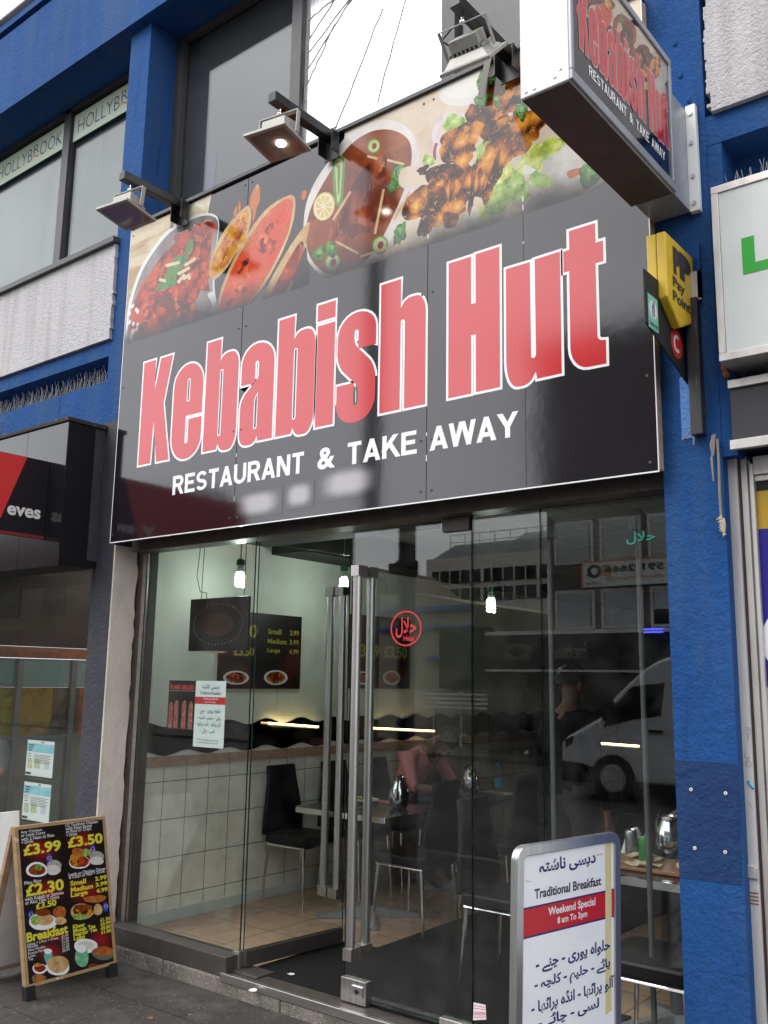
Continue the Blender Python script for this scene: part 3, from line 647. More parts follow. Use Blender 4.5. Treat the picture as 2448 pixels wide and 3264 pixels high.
pSoup = pm('brown_gravy', (.26,.050,.010), [((3,3,3), (.40,.12,.025), .5, .7), ((9,9,9), (.13,.025,.008), .52, .72), ((40,40,40), (.45,.20,.07), .68, .75)])
pRedCurry = pm('red_curry', (.56,.055,.016), [((11,11,11), (.30,.020,.008), .34, .60, .9, 'VD'), ((11,11,11), (.12,.010,.006), .62, .85, .9, 'VD'), ((16,16,16), (.72,.16,.04), .55, .67, 1.2), ((50,50,50), (.84,.46,.26), .66, .74)])
pChunk = pm('curry_chunk', (.86,.27,.09), [((15,15,15), (.62,.075,.018), .08, .30, .9, 'VD'), ((15,15,15), (.24,.018,.007), .36, .58, .9, 'VD'), ((15,15,15), (.07,.008,.005), .62, .80, .9, 'VD'), ((30,30,30), (.72,.16,.04), .56, .68, 1.5), ((60,60,60), (.90,.62,.42), .67, .74)])
pRedSoup = pm('red_soup', (.72,.060,.022), [((5,5,5), (.62,.14,.05), .45, .65, .6), ((12,12,12), (.86,.20,.08), .56, .70, 1.0), ((20,20,20), (.40,.022,.010), .58, .70, 1.0)])
pRim = pm('golden_rim', (.58,.34,.13), [((7,7,7), (.74,.55,.28), .45, .65), ((10,10,10), (.36,.14,.04), .6, .75)])
pCorn = pm('corn_dish', (.66,.27,.025), [((20,20,20), (.30,.055,.010), .52, .62), ((34,34,34), (.80,.46,.06), .54, .64), ((26,26,26), (.10,.13,.02), .66, .72)])
pFlame = pm('orange_pepper', (.58,.17,.035), [((12,12,12), (.30,.045,.015), .48, .65), ((20,20,8), (.72,.36,.16), .6, .72)])
pMeat = pm('braised_meat', (.46,.13,.05), [((12,12,5), (.26,.040,.012), .14, .42, 1.1, 'VD'), ((12,12,5), (.09,.013,.006), .46, .72, 1.1, 'VD'), ((30,30,10), (.66,.34,.19), .62, .72, 1.0)])
pMeat2 = pm('dark_meat', (.15,.028,.012), [((12,12,8), (.30,.07,.025), .5, .65, 1.4), ((30,30,20), (.52,.27,.15), .70, .78)])
pKeb = pm('grilled_chicken', (.92,.50,.085), [((13,13,13), (.68,.25,.020), .10, .34, .9, 'VD'), ((13,13,13), (.26,.060,.008), .38, .60, .9, 'VD'), ((13,13,13), (.030,.010,.004), .60, .78, .9, 'VD'), ((26,26,26), (.80,.34,.03), .56, .68, 1.5), ((34,34,34), (.10,.025,.006), .64, .72, 1.8), ((70,70,70), (.95,.74,.34), .68, .76)])
pKebD = pm('charred_chicken', (.40,.11,.014), [((13,13,13), (.14,.032,.006), .20, .44, .9, 'VD'), ((13,13,13), (.020,.007,.003), .46, .66, .9, 'VD'), ((30,30,30), (.70,.28,.03), .60, .70, 1.4)])
pGreen = pm('coriander_leaf', (.10,.26,.045), [((18,18,18), (.05,.16,.03), .48, .62), ((26,26,26), (.28,.46,.16), .6, .72)])
pLett = pm('lettuce', (.66,.76,.34), [((19,19,19), (.36,.54,.10), .12, .42, 1.3, 'VD'), ((19,19,19), (.10,.22,.03), .52, .80, 1.3, 'VD'), ((22,22,22), (.52,.66,.20), .54, .66, 2.0)])
pLettY = pm('yellow_lettuce', (.84,.86,.44), [((19,19,19), (.60,.66,.11), .12, .42, 1.3, 'VD'), ((19,19,19), (.30,.42,.05), .52, .80, 1.3, 'VD'), ((22,22,22), (.78,.80,.30), .54, .66, 2.0)])
pLime = pm('lemon_slice', (.72,.54,.16), [((22,22,22), (.80,.68,.34), .5, .65)])
pLimeR = pm('lemon_rind', (.60,.42,.06)); pPith = pm('pith', (.84,.78,.58))
pChiliIn = pm('chilli_flesh', (.58,.66,.32), [((24,24,10), (.36,.48,.14), .5, .65)]); pChili = pm('chilli_skin', (.14,.30,.05))
pStick = pm('ginger_stick', (.70,.50,.27), [((20,20,20), (.52,.28,.12), .5, .7)])
pGinger = pm('ginger_sliver', (.76,.64,.40))
pBowl = pm('white_bowl', (.74,.73,.67), [((4,4,4), (.58,.56,.50), .5, .75)]); pDip = pm('white_dip', (.80,.79,.70))
pOnion = pm('onion_ring', (.74,.66,.68), [((14,14,14), (.58,.44,.52), .5, .7)]); pPurple = pm('onion_skin', (.30,.05,.16))
pNaan = pm('flatbread', (.50,.46,.40), [((7,7,7), (.34,.29,.24), .5, .7), ((11,11,16), (.14,.065,.03), .63, .70, 1.0), ((4,4,4), (.66,.63,.58), .55, .75)])
pShine = pm('steel_highlight', (.80,.80,.78))
pBlackD = pm('dark_background', (.06,.055,.06), [((2,2,2), (.035,.03,.034), .4, .7)])
pKebHi = pm('chicken_light', (.88,.50,.075), [((24,24,24), (.62,.24,.02), .48, .62, 1.6), ((50,50,50), (.92,.72,.34), .64, .72)])
pCurHi = pm('curry_light', (.80,.22,.06), [((24,24,24), (.52,.07,.02), .48, .62, 1.2), ((50,50,50), (.88,.60,.40), .62, .70)])
pCurLo = pm('curry_dark', (.14,.012,.006), [((14,14,14), (.30,.03,.012), .5, .65)])
pLetHi = pm('lettuce_light', (.74,.80,.40), [((22,22,22), (.46,.60,.14), .5, .64, 2.0)]); pLetLo = pm('lettuce_dark', (.12,.24,.04), [((18,18,18), (.26,.42,.08), .5, .65, 1.5)])
pGrLo = pm('leaf_dark', (.03,.10,.02)); pGrHi = pm('leaf_light', (.24,.46,.11), [((40,40,40), (.12,.30,.05), .5, .62)])
TONES = [(pGreen, pGrLo, pGrHi)]
FOOD = [pKebHi,pCurHi,pCurLo,pLetHi,pLetLo,pGrLo,pGrHi,pTan,pCloth,pPlate,pSteel,pSoup,pRedCurry,pChunk,pRedSoup,pRim,pCorn,pFlame,pMeat,pMeat2,pKeb,pKebD,pGreen,pLett,pLettY,pLime,pLimeR,pPith,pChiliIn,pChili,pStick,pGinger,pBowl,pDip,pOnion,pPurple,pNaan,pShine,pBlackD]
fm = MB(); lay = [0]
def art(pts, mt, close=None):
    """one printed patch; every patch a hair in front of the one before, clipped to the board"""
    lay[0] += 1; y = SY-.0001-lay[0]*.0000015
    pts = [(min(max(p[0], SX0+.001), SX1-.001), min(max(p[1], SZ0), SZ1-.001)) for p in pts]
    lim = lambda p: p[1]-SO.z-FA*(p[0]-SO.x)-(FB-.080); out = []
    for i in range(len(pts)):
        a, b = pts[i-1], pts[i]; la, lb_ = lim(a), lim(b)
        if (la >= 0) != (lb_ >= 0): t = la/(la-lb_); out.append((a[0]+(b[0]-a[0])*t, a[1]+(b[1]-a[1])*t))
        if lb_ >= 0: out.append(b)
    if len(out) < 3: return
    v, f = fill([out]); fm.mat(FOOD.index(mt)); fm.add([(p[0], y, p[1]) for p in v], f)
def smooth(pts, k=5):
    n = len(pts); out = []
    for i in range(n):
        a, b, c, d = (Vector(pts[(i+j) % n]) for j in (-1,0,1,2))
        for q in range(k):
            t = q/k; out.append(tuple(.5*((2*b)+(c-a)*t+(2*a-5*b+4*c-d)*t*t+(3*b-a-3*c+d)*t**3)))
    return out
frng = random.Random(21)
def blob(fn, cx, cy, rx, ry, rot, mt, jag=.12, n=16):
    k = [x for x in TONES if x[0] is mt]
    if k:
        rb = min(rx, ry)
        _blob(fn, cx-rb*.10, cy+rb*.16, rx*1.07, ry*1.07, rot, k[0][1], jag, n)
        _blob(fn, cx, cy, rx, ry, rot, mt, jag, n)
        for q in range(4):
            a = frng.uniform(0, 6.28); d = frng.uniform(.25, .6)
            _blob(fn, cx+rx*d*math.cos(a)*.8, cy+ry*d*math.sin(a)*.8, rb*frng.uniform(.10,.26), rb*frng.uniform(.14,.40), rot+frng.uniform(-40,40), k[0][1] if q % 2 else k[0][2], .3, 10)
        _blob(fn, cx+rx*.12, cy-ry*.22, rx*.45, ry*.34, rot+frng.uniform(-25,25), k[0][2], .35, 12)
    else: _blob(fn, cx, cy, rx, ry, rot, mt, jag, n)
def _blob(fn, cx, cy, rx, ry, rot, mt, jag=.12, n=16):
    P = []; ph = frng.uniform(0, 9)
    for i in range(n):
        a = 2*math.pi*i/n; r = 1+jag*(math.sin(3*a+ph)*.6+frng.uniform(-1,1)*.7)
        x = rx*r*math.cos(a); y = ry*r*math.sin(a); c, s = math.cos(rad(rot)), math.sin(rad(rot))
        P.append(fn(cx+x*c-y*s, cy+x*s+y*c))
    art(smooth(P, 3), mt)
def ellp(fn, cx, cy, rx, ry, rot, mt, n=40):
    c, s = math.cos(rad(rot)), math.sin(rad(rot)); P = []
    for i in range(n):
        a = 2*math.pi*i/n; x, y = rx*math.cos(a), ry*math.sin(a); P.append(fn(cx+x*c-y*s, cy+x*s+y*c))
    art(P, mt)
def shape(fn, pts, mt, sm=True):
    P = [fn(*p) for p in pts]; art(smooth(P, 4) if sm else P, mt)
def stick(fn, a, b, w, mt):
    a = Vector(a); b = Vector(b); d = (b-a).normalized(); nn = Vector((-d.y, d.x))*w
    art([fn(*(a+nn)), fn(*(b+nn)), fn(*(b-nn)), fn(*(a-nn))], mt)
# right half: cream cloth, plate of gravy, dips, skewered chicken, flatbread
art([(-2.995,4.377),(SX1,4.377),(SX1,3.62),s2(1500,1420),s2(900,1560),s2(600,1560),s2(520,1100)], pTan)
shape(s2, [(320,1500),(315,1250),(370,1080),(470,930),(560,800),(690,720),(820,705),(930,760),(985,880),(975,1040),(900,1250),(780,1480),(620,1640),(450,1640)], pPlate)
shape(s2, [(335,1480),(332,1290),(400,1120),(500,960),(585,850),(700,775),(820,762),(915,810),(945,900),(920,1050),(840,1260),(720,1480),(580,1600),(430,1600)], pSoup)
blob(s2, 760, 880, 120, 90, -40, pSoup, .1)
shape(s2, [(450,1400),(475,1320),(560,1200),(600,1080),(670,980),(760,915),(800,940),(790,1010),(830,1080),(850,1180),(830,1270),(740,1310),(690,1300),(700,1360),(620,1400),(520,1385),(470,1425)], pMeat)
shape(s2, [(700,1060),(760,1010),(800,1020),(840,1100),(850,1200),(820,1280),(750,1300),(700,1250),(690,1150)], pMeat2)
shape(s2, [(560,1290),(640,1180),(700,1020),(730,1010),(690,1160),(640,1290),(580,1350)], pMeat)
blob(s2, 620, 1350, 60, 35, -10, pMeat2); blob(s2, 540, 1360, 45, 30, 20, pMeat)
ellp(s2, 430, 1212, 63, 86, 15, pLimeR); ellp(s2, 428, 1214, 57, 80, 15, pPith); 
for k in range(9):
    a = k*40+8; c, s = math.cos(rad(a)), math.sin(rad(a)); c2, s2_ = math.cos(rad(a+32)), math.sin(rad(a+32)); 
    art([s2(428+6*c, 1214+8*s), s2(428+50*c, 1214+70*s), s2(428+50*c2, 1214+70*s2_)], pLime)
shape(s2, [(482,925),(515,915),(552,930),(548,1060),(535,1190),(510,1212),(492,1180),(480,1050)], pChili); shape(s2, [(492,945),(538,945),(532,1060),(522,1170),(508,1185),(500,1080)], pChiliIn)
shape(s2, [(510,985),(524,985),(520,1120),(510,1140)], pChili)
for x, y, r in ((722,858,38),(480,1542,48),(758,1440,48)): ellp(s2, x, y, r, r*1.15, 20, pChili); ellp(s2, x, y, r*.8, r*.95, 20, pChiliIn); ellp(s2, x+3, y, r*.35, r*.5, 20, pSoup)
for x, y, rx, ry in ((855,1050,36,80),(876,1370,30,60),(398,1490,30,44),(470,1462,34,40),(880,1010,26,44)): blob(s2, x, y, rx, ry, 15, pGreen, .3)
for a, b in (((780,1112),(728,1375)),((500,1420),(632,1490)),((640,1508),(842,1446)),((684,918),(742,932)),((800,940),(900,965)),((482,1292),(585,1125)),((935,1125),(840,1290))): stick(s2, a, b, 7, pStick)
ellp(s2, 1278, 505, 185, 108, -20, pBowl); ellp(s2, 1278, 482, 165, 84, -20, pDip); blob(s2, 1368, 440, 22, 55, 25, pGreen, .25); blob(s2, 1350, 500, 20, 30, 0, pGreen, .3)
for cx, cy, r0, r1 in ((1190,790,125,140),(1205,860,120,110)):
    ellp(s2, cx, cy, r0, r1, 20, pOnion); ellp(s2, cx+8, cy+6, r0*.82, r1*.82, 20, pTan)
stick(s2, (1075,900), (1090,840), 8, pPurple); stick(s2, (1080,940), (1078,890), 8, pPurple)
blob(s2, 1195, 720, 70, 50, -20, pLett, .2); blob(s2, 1040, 945, 36, 40, 0, pLett, .2); blob(s2, 930, 1040, 70, 60, 0, pTan, .2)
# flatbread
shape(s3, [(430,845),(520,900),(600,960),(700,1010),(640,1080),(520,1150),(380,1215),(200,1225),(150,1160),(260,1040)], pNaan)
shape(s3, [(480,1010),(560,985),(580,1000),(500,1050)], pFlame); blob(s3, 610, 1030, 55, 60, 0, pGreen, .2)
# lettuce under the skewers
for x, y, rx, ry, r, q in ((1390,900,90,60,-30,pLett),(1350,970,60,45,-40,pLett),(1480,1010,60,40,-45,pLettY),(1540,1090,90,110,-50,pLett),(1440,1190,90,60,-30,pLett),(1360,1250,60,42,-20,pLettY),(1290,1290,40,70,20,pDip),(1460,1130,60,50,-30,pLett)): blob(s2, x, y, rx, ry, r, q, .2)
for x, y, rx, ry, r, q in ((330,895,110,55,-25,pLettY),(390,860,70,45,-30,pLettY),(260,965,80,60,-20,pLettY),(320,1060,80,45,10,pLett),(130,1110,100,70,-45,pLett),(60,1190,80,55,-30,pLett),(110,1010,40,70,30,pLettY),(40,820,60,40,-30,pLett),(90,770,50,36,-45,pLett),(250,1000,40,25,0,pDip),(210,660,40,60,10,pGreen)): blob(s3, x, y, rx, ry, r, q, .22)
# upper skewer
for x, y, rx, ry, r in ((1600,440,90,70,-40),(1540,520,95,85,-30),(1430,520,60,80,20),(1500,610,70,60,-20),(1440,650,70,70,10),(1330,690,65,95,10),(1395,760,60,70,0),(1300,770,70,60,-30),(1230,840,115,100,-35),(1170,890,70,60,-40),(1250,900,60,50,0)): blob(s2, x, y, rx, ry, r, pKeb if frng.random() < .8 else pKebD, .17)
for x, y, rx, ry in ((1560,590,40,22),(1440,590,20,46),(1380,690,18,50),(1300,870,26,20),(1480,700,40,24)): blob(s2, x, y, rx, ry, -35, pKebD, .3)
for x, y, rx, ry in ((1370,580,46,34),(1440,590,22,34),(1330,590,18,18),(1410,470,20,20)): blob(s2, x, y, rx, ry, -20, pGreen, .3)
stick(s2, (1480,670), (1550,560), 9, pKebD)
# lower skewer
for x, y, rx, ry, r, q in ((1630,740,90,80,-40,pKeb),(1560,840,95,80,-35,pKeb),(1480,880,60,110,25,pKeb),(1400,1010,75,135,10,pKeb),(1350,1080,50,90,12,pKebD),(1240,1070,85,140,10,pKeb),(1130,1040,110,75,-30,pKebD),(1110,1120,80,100,20,pKeb),(1185,1210,80,80,0,pKeb),(1060,1190,80,110,25,pKebD),(970,1200,60,110,30,pKeb),(1100,1270,80,60,-20,pKeb),(1030,1310,42,90,20,pKeb),(1170,1290,50,50,0,pKebD)): blob(s2, x, y, rx, ry, r, q, .17)
for x, y, rx, ry, r in ((130,760,70,95,30),(250,730,70,80,-10),(320,690,50,60,-30),(60,880,60,110,20),(30,1000,50,110,10),(10,1100,40,90,10),(190,840,70,80,20),(120,900,40,60,0)): blob(s3, x, y, rx, ry, r, pKeb if frng.random() < .8 else pKebD, .17)
for x, y, rx, ry, r in ((1310,1030,14,100,10),(1440,960,14,80,20),(1180,1120,16,70,10),(1010,1000,36,24,-40),(1290,1200,16,70,10),(1060,1110,14,60,20)): blob(s2, x, y, rx, ry, r, pKebD, .3)
blob(s3, 20, 640, 36, 60, 10, pKebD, .3); blob(s3, 210, 655, 30, 46, 0, pGreen, .3)
# left half: cloth, steel dish of curry, corn dish, red soups
art([(SX0+.001,4.377),s5(330,345),s5(470,280),s5(600,215),s5(560,420),s5(300,560),s5(110,900),(SX0+.001,3.75)], pCloth)
shape(s5, [(95,1110),(98,960),(122,820),(178,660),(250,540),(340,430),(450,365),(560,330),(640,370),(625,560),(615,760),(625,930),(480,1030),(300,1110),(160,1150)], pShine)
shape(s5, [(105,1110),(110,965),(136,830),(190,675),(262,555),(350,448),(455,382),(560,345),(635,380),(620,560),(605,760),(610,930),(480,1020),(300,1100),(160,1140)], pSteel)
shape(s5, [(120,1080),(117,965),(152,830),(225,700),(315,575),(430,460),(520,395),(600,415),(592,560),(577,700),(582,860),(480,990),(300,1080),(170,1120)], pRedCurry)
for i in range(46):
    x, y = frng.uniform(150, 570), frng.uniform(480, 1080)
    if y < 1090-x*.0 and (x-150)*1.15+(y-480)*.9 > 330 and y < 1130-(x-150)*.3: blob(s5, x, y, frng.uniform(24,58), frng.uniform(24,60), frng.uniform(0,180), pChunk if frng.random() < .75 else pRedCurry, .25)
blob(s5, 330, 850, 60, 45, 0, pMeat2, .25); blob(s5, 560, 850, 60, 60, 0, pSteel, .2)
shape(s5, [(575,810),(610,795),(622,860),(615,930),(590,930),(598,860)], pShine)
for i in range(16): blob(s5, frng.uniform(115,170), frng.uniform(830,1090), 7, 14, 20, pShine, .2, 8)
shape(s5, [(270,785),(285,750),(330,690),(360,620),(400,582),(440,572),(450,520),(480,482),(492,522),(470,570),(450,612),(425,650),(395,690),(385,752),(340,772)], pGreen)
for a, b in (((290,720),(330,730)),((400,740),(440,690)),((430,720),(470,690)),((440,640),(505,595)),((400,690),(470,650)),((410,620),(330,640)),((460,690),(470,720))): stick(s5, a, b, 9, pGinger)
shape(s5, [(583,690),(592,600),(640,490),(710,380),(790,300),(822,290),(832,360),(800,480),(740,570),(690,650),(620,720)], pRim)
shape(s5, [(600,680),(612,590),(655,500),(720,400),(790,322),(815,320),(815,380),(785,480),(730,560),(680,640),(620,695)], pCorn)
for i in range(26):
    t = frng.random(); blob(s5, 625+170*t+frng.uniform(-30,30), 650-290*t+frng.uniform(-25,25), 13, 20, 30, pCorn if i % 3 else pFlame, .2, 10)
shape(s5, [(480,470),(520,420),(570,380),(620,400),(600,470),(540,500)], pRedCurry)
shape(s5, [(822,270),(842,200),(870,160),(886,195),(880,262),(862,310),(850,400),(838,420),(840,330)], pFlame)
shape(s5, [(755,270),(768,258),(770,300),(758,330)], pFlame); shape(s5, [(730,320),(748,290),(746,340),(730,372)], pFlame); blob(s5, 1140, 225, 16, 30, 20, pFlame, .1)
shape(s5, [(628,960),(648,800),(718,620),(812,450),(915,312),(1018,240),(1078,228),(1092,290),(1062,440),(985,620),(885,790),(785,910),(700,960)], pRim)
shape(s5, [(640,950),(664,800),(732,632),(826,466),(925,330),(1020,258),(1066,250),(1076,300),(1048,440),(972,615),(872,780),(775,895),(700,945)], pRedSoup)
for i in range(12):
    t = frng.random(); blob(s5, 700+270*t+frng.uniform(-40,40), 850-430*t+frng.uniform(-40,40), 30, 16, -55, pChunk, .3)
for a, b in (((740,500),(800,380)),((790,560),(830,470))): stick(s5, a, b, 12, pFlame)
shape(s5, [(900,840),(938,740),(1008,610),(1100,465),(1168,385),(1172,420),(1150,520),(1120,660),(1070,780),(1000,850)], pRim)
shape(s5, [(940,830),(990,720),(1060,590),(1120,500),(1140,520),(1110,650),(1050,770),(1000,830)], pRedCurry)
shape(s5, [(1060,800),(1100,660),(1150,530),(1160,600),(1170,700),(1150,790)], pBlackD)
food = fm.build('food_print', FOOD, sg, solid=False)
# the telephone line is only a soft pale smear
def smear(name, boxes, y, par):
    m = bpy.data.materials.new('faded_number'); m.use_nodes = True; nt = m.node_tree; B = nt.nodes['Principled BSDF']; B.inputs['Roughness'].default_value = .09; B.inputs['Specular IOR Level'].default_value = .76
    n = nt.nodes.new; L = nt.links.new
    at = n('ShaderNodeAttribute'); at.attribute_name = 'soft'; mx = n('ShaderNodeMix'); mx.data_type = 'RGBA'
    L(at.outputs['Fac'], mx.inputs[0]); mx.inputs[6].default_value = (.010,.008,.011,1); mx.inputs[7].default_value = (.42,.40,.43,1); L(mx.outputs[2], B.inputs['Base Color'])
    mb = MB(); w = []
    for x0, x1, z0, z1 in boxes:
        n1, n2 = 16, 10; base = len(mb.v)
        for i in range(n1+1):
            for j in range(n2+1):
                u, v = i/n1, j/n2; mb.v.append((x0+(x1-x0)*u, y, z0+(z1-z0)*v))
                s = lambda t: min(1, t/.35, (1-t)/.35); k = max(0, s(u))*max(0, s(v)); w.append(k*k*(3-2*k)*.8)
        for i in range(n1):
            for j in range(n2): a = base+i*(n2+1)+j; mb.f.append((a, a+n2+1, a+n2+2, a+1)); mb.m.append(0)
    ob = mb.build(name, m, par, solid=False); at_ = ob.data.attributes.new('soft', 'FLOAT', 'POINT'); at_.data.foreach_set('value', w)
    return ob
smear('faded_number', [(-3.73,-3.36,2.345,2.495), (-3.352,-3.14,2.36,2.505), (-3.12,-2.72,2.375,2.54)], SY-.0011, sg)

# ================================================================== FLOODLIGHTS
mLampGrey = mat('floodlight_grey', (.36,.355,.33), .5, .2, var=[((9,9,9), (.26,.255,.24), .5, .75)])
mLens = mat('floodlight_lens', (.20,.15,.13), .06, var=[((4,4,4), (.30,.24,.22), .4, .7)], coat=.3)
mBulbOn = mat('floodlight_glow', (1,.95,.85), .3, emit=(1,.93,.80), estr=22)
def floodlight(x, tilt, yaw_, lit, label):
    t = thing('floodlight', label, 'floodlight', (x, -.26, 4.30), 'floodlights on arms above the sign')
    o = ORG[t]
    m = MB(); m.box(x-.05, x+.05, -.276, -.269, 4.225, 4.385); m.box(x-.05,x-.044,-.33,-.2765,4.25,4.37); m.box(x+.044,x+.05,-.33,-.2765,4.25,4.37); m.build('bracket', mBlack, t, bevel=.002)
    m = MB(); m.box(x-.026, x+.026, -.725, -.277, 4.328, 4.38); m.build('arm', mBlack, t, bevel=.003)
    m = MB(); m.disc((x,-.70,4.3805), .011, (0,0,1), .003); m.build('bolt', mSteel, t)
    P = Vector((x, -.665, 4.265)); R3 = Matrix.Rotation(rad(yaw_), 3, 'Z') @ Matrix.Rotation(rad(tilt), 3, 'X')
    m = MB(); m.tube([(x,-.665,4.34), (x,-.665,4.285)], .006, 8); m.ell((x,-.665,4.29), .013, .013, .013, 10, 6); m.build('swivel', mChrome, t, smooth=True)
    def tr(mb): mb.v = [tuple(P+R3 @ (Vector(v)*1.1)) for v in mb.v]; return mb
    m = MB(); m.box(-.105,.105,-.012,.012,.010,.014); m.box(-.105,-.101,-.012,.012,-.10,.010); m.box(.101,.105,-.012,.012,-.10,.010)
    tr(m).build('yoke', mLampGrey, t)
    m = MB()  # housing: ribbed back box, flared skirt, frame
    m.box(-.062,.062,-.045,.045,-.075,-.03)
    for k in range(9): xx = -.075+k*.01875; m.box(xx-.002,xx+.002,-.052,.052,-.088,-.0755)
    ring = lambda w, d, z: [(-w,-d,z),(w,-d,z),(w,d,z),(-w,d,z)]
    m.hexa(ring(.072,.055,-.0885), ring(.098,.092,-.118)); m.hexa(ring(.112,.108,-.1185), ring(.112,.108,-.132))
    tr(m).build('housing', mLampGrey, t, bevel=.002)
    m = MB(); m.hexa(ring(.094,.090,-.1325), ring(.094,.090,-.134)); le = tr(m).build('lens', mLens, t)
    if lit:
        m = MB(); m.ell((.02,0,-.138), .022, .022, .006, 12, 6); tr(m).build('glowing_bulb', mBulbOn, t, smooth=True)
    m = MB(); pts = [P+R3 @ Vector(q) for q in ((-.06,.03,-.06),(-.11,.05,-.05),(-.12,.02,-.02),(-.06,.03,.01))]+[Vector((x-.01,-.62,4.33)), Vector((x-.024,-.5,4.33)), Vector((x-.024,-.3,4.335)), Vector((x-.01,-.29,4.40)), Vector((x+.02,-.26,4.42))]
    m.tube([tuple(p) for p in pts], .004, 6); m.build('cable', mBlackMatt, t, smooth=True)
    return t
floodlight(-4.285, -6, 8, False, 'unlit grey floodlight on a black arm nearest the blue pier')
floodlight(-3.065, -4, 10, True, 'grey floodlight with a glowing bulb on the middle black arm')
floodlight(-1.97, 46, 4, False, 'grey floodlight tilted to show its ribbed back beside the box sign')
m = MB(); m.hexa([(-2.10,-.272,4.42),(-2.06,-.275,4.42),(-2.06,-.272,4.416),(-2.10,-.269,4.416)], [(-2.14,-.285,4.20),(-2.10,-.288,4.19),(-2.10,-.285,4.19),(-2.14,-.282,4.20)])
tag(m.build('dangling_tape', mat('olive_tape', (.09,.085,.065), .5), loc=(-2.1,-.27,4.4)), 'strip of dark tape hanging over the top of the sign by the tilted floodlight', 'tape')
m = MB(); m.hexa([(-4.385,-.262,4.39),(-4.355,-.265,4.39),(-4.355,-.262,4.386),(-4.385,-.259,4.386)], [(-4.395,-.285,4.24),(-4.36,-.288,4.235),(-4.36,-.285,4.235),(-4.395,-.282,4.24)])
tag(m.build('dangling_tape', mat('olive_tape_short', (.10,.09,.07), .5), loc=(-4.37,-.27,4.38)), 'short strip of dark tape hanging beside the unlit floodlight bracket', 'tape')

# ================================================================== PROJECTING BOX SIGN
ps = thing('box_sign', 'white box sign projecting from the blue pier with the same red lettering', 'sign', (-1.27, -.2, 3.36))
PX0, PX1, PY0, PY1, PZ0, PZ1 = -1.366, -1.192, -1.235, -.375, 3.362, 3.925
m = MB(); m.box(PX0, PX1, PY0, PY1, PZ0, PZ1); m.build('case', mCaseWhite, ps, bevel=.004)
m = MB(); m.box(PX0+.004, PX1-.004, PY0+.004, PY1-.004, PZ0-.004, PZ0-.0005); m.build('underside', mat('dark_underside', (.075,.065,.060), .6, var=[((6,6,6), (.05,.043,.04), .45, .7)]), ps)  # thin mottled brown sheet under the case, darker than its sides
m = MB(); fr_ = PX1+.001
m.box(PX1+.0005, PX1+.012, PY0, PY1, PZ0, PZ0+.035); m.box(PX1+.0005, PX1+.012, PY0, PY1, PZ1-.028, PZ1); m.box(PX1+.0005, PX1+.012, PY0, PY0+.018, PZ0+.0355, PZ1-.0285); m.box(PX1+.0005, PX1+.012, PY1-.022, PY1, PZ0+.0355, PZ1-.0285)
m.build('face_frame', mGreyCase, ps, bevel=.003)
FX = PX1+.003
fc = MB().box(PX1+.0005, FX, PY0+.018, PY1-.022, PZ0+.0355, PZ1-.0285).build('printed_face', mSignBlk, ps)
fm = MB(); cam_y = lambda y, z: (y, z)
def art3(pts, mt):
    lay[0] += 1; x = FX+.0001+lay[0]*.0000015
    pts = [(min(max(p[0], PY0+.019), PY1-.023), min(max(p[1], PZ0+.037), PZ1-.030)) for p in pts]
    v, f = fill([pts]); fm.mat(F2.index(mt)); fm.add([(x, p[0], p[1]) for p in v], f)
def nf(m, sc_=2.4):   # the same inks, finer grained and without the run-out line
    c = m.copy(); nt = c.node_tree; B = nt.nodes['Principled BSDF']
    for q in nt.nodes:
        if q.type == 'MAPPING': q.inputs['Scale'].default_value = tuple(v*sc_ for v in q.inputs['Scale'].default_value)
    mx = B.inputs['Base Color'].links[0].from_node; s = mx.inputs[7].links[0].from_socket; nt.links.new(s, B.inputs['Base Color']); return c
F2src = [pTan, pSoup, pMeat, pRedSoup, pKeb, pLett, pNaan, pChunk, pRim, pGreen, pFlame, pKebD]; F2 = [nf(x) for x in F2src]; F2d = dict(zip([id(x) for x in F2src], F2))
def b3(px, py, rx, ry, rot, mt, jag=.15):
    """patch on the side face, measured there"""
    P = []; c, s = math.cos(rad(rot)), math.sin(rad(rot)); ph = frng.uniform(0, 9)
    for i in range(16):
        a = 2*math.pi*i/16; r = 1+jag*(math.sin(3*a+ph)*.6+frng.uniform(-1,1)*.6); x, y = rx*r*math.cos(a), ry*r*math.sin(a)
        w = WX(1548+(px+x*c-y*s)*.5425, (py+x*s+y*c)*.5425, FX); P.append((w.y, w.z))
    art3(smooth(P, 3), F2d[id(mt)])
for q in ((640,60,60,60,0,pRim),(770,60,90,120,-30,pTan),(900,260,150,90,50,pTan),(1010,420,60,120,0,pNaan),(560,60,30,60,0,pChunk),(685,100,56,92,10,pFlame),(685,105,48,84,10,pRedSoup),(740,200,50,30,-60,pFlame),(815,190,66,110,-15,pSoup),(820,190,44,70,-15,pMeat),(785,160,16,30,0,pRim),(800,110,8,34,0,pGreen),(900,330,40,44,0,pKeb),(940,380,50,50,40,pKeb),(980,420,40,60,40,pKeb),(900,400,50,40,40,pKeb),(860,300,20,40,0,pSoup),(960,350,40,34,0,pKebD),(930,300,46,30,40,pKebD),(1000,370,30,40,0,pKeb),(960,510,40,26,40,pLett),(1000,560,40,26,50,pLett),(1030,520,30,40,0,pNaan),(590,30,22,60,-20,pKebD),(730,30,30,30,0,pKeb),(640,10,60,20,0,pKebD)): b3(*q)
fm.build('food_print', F2, ps, solid=False)
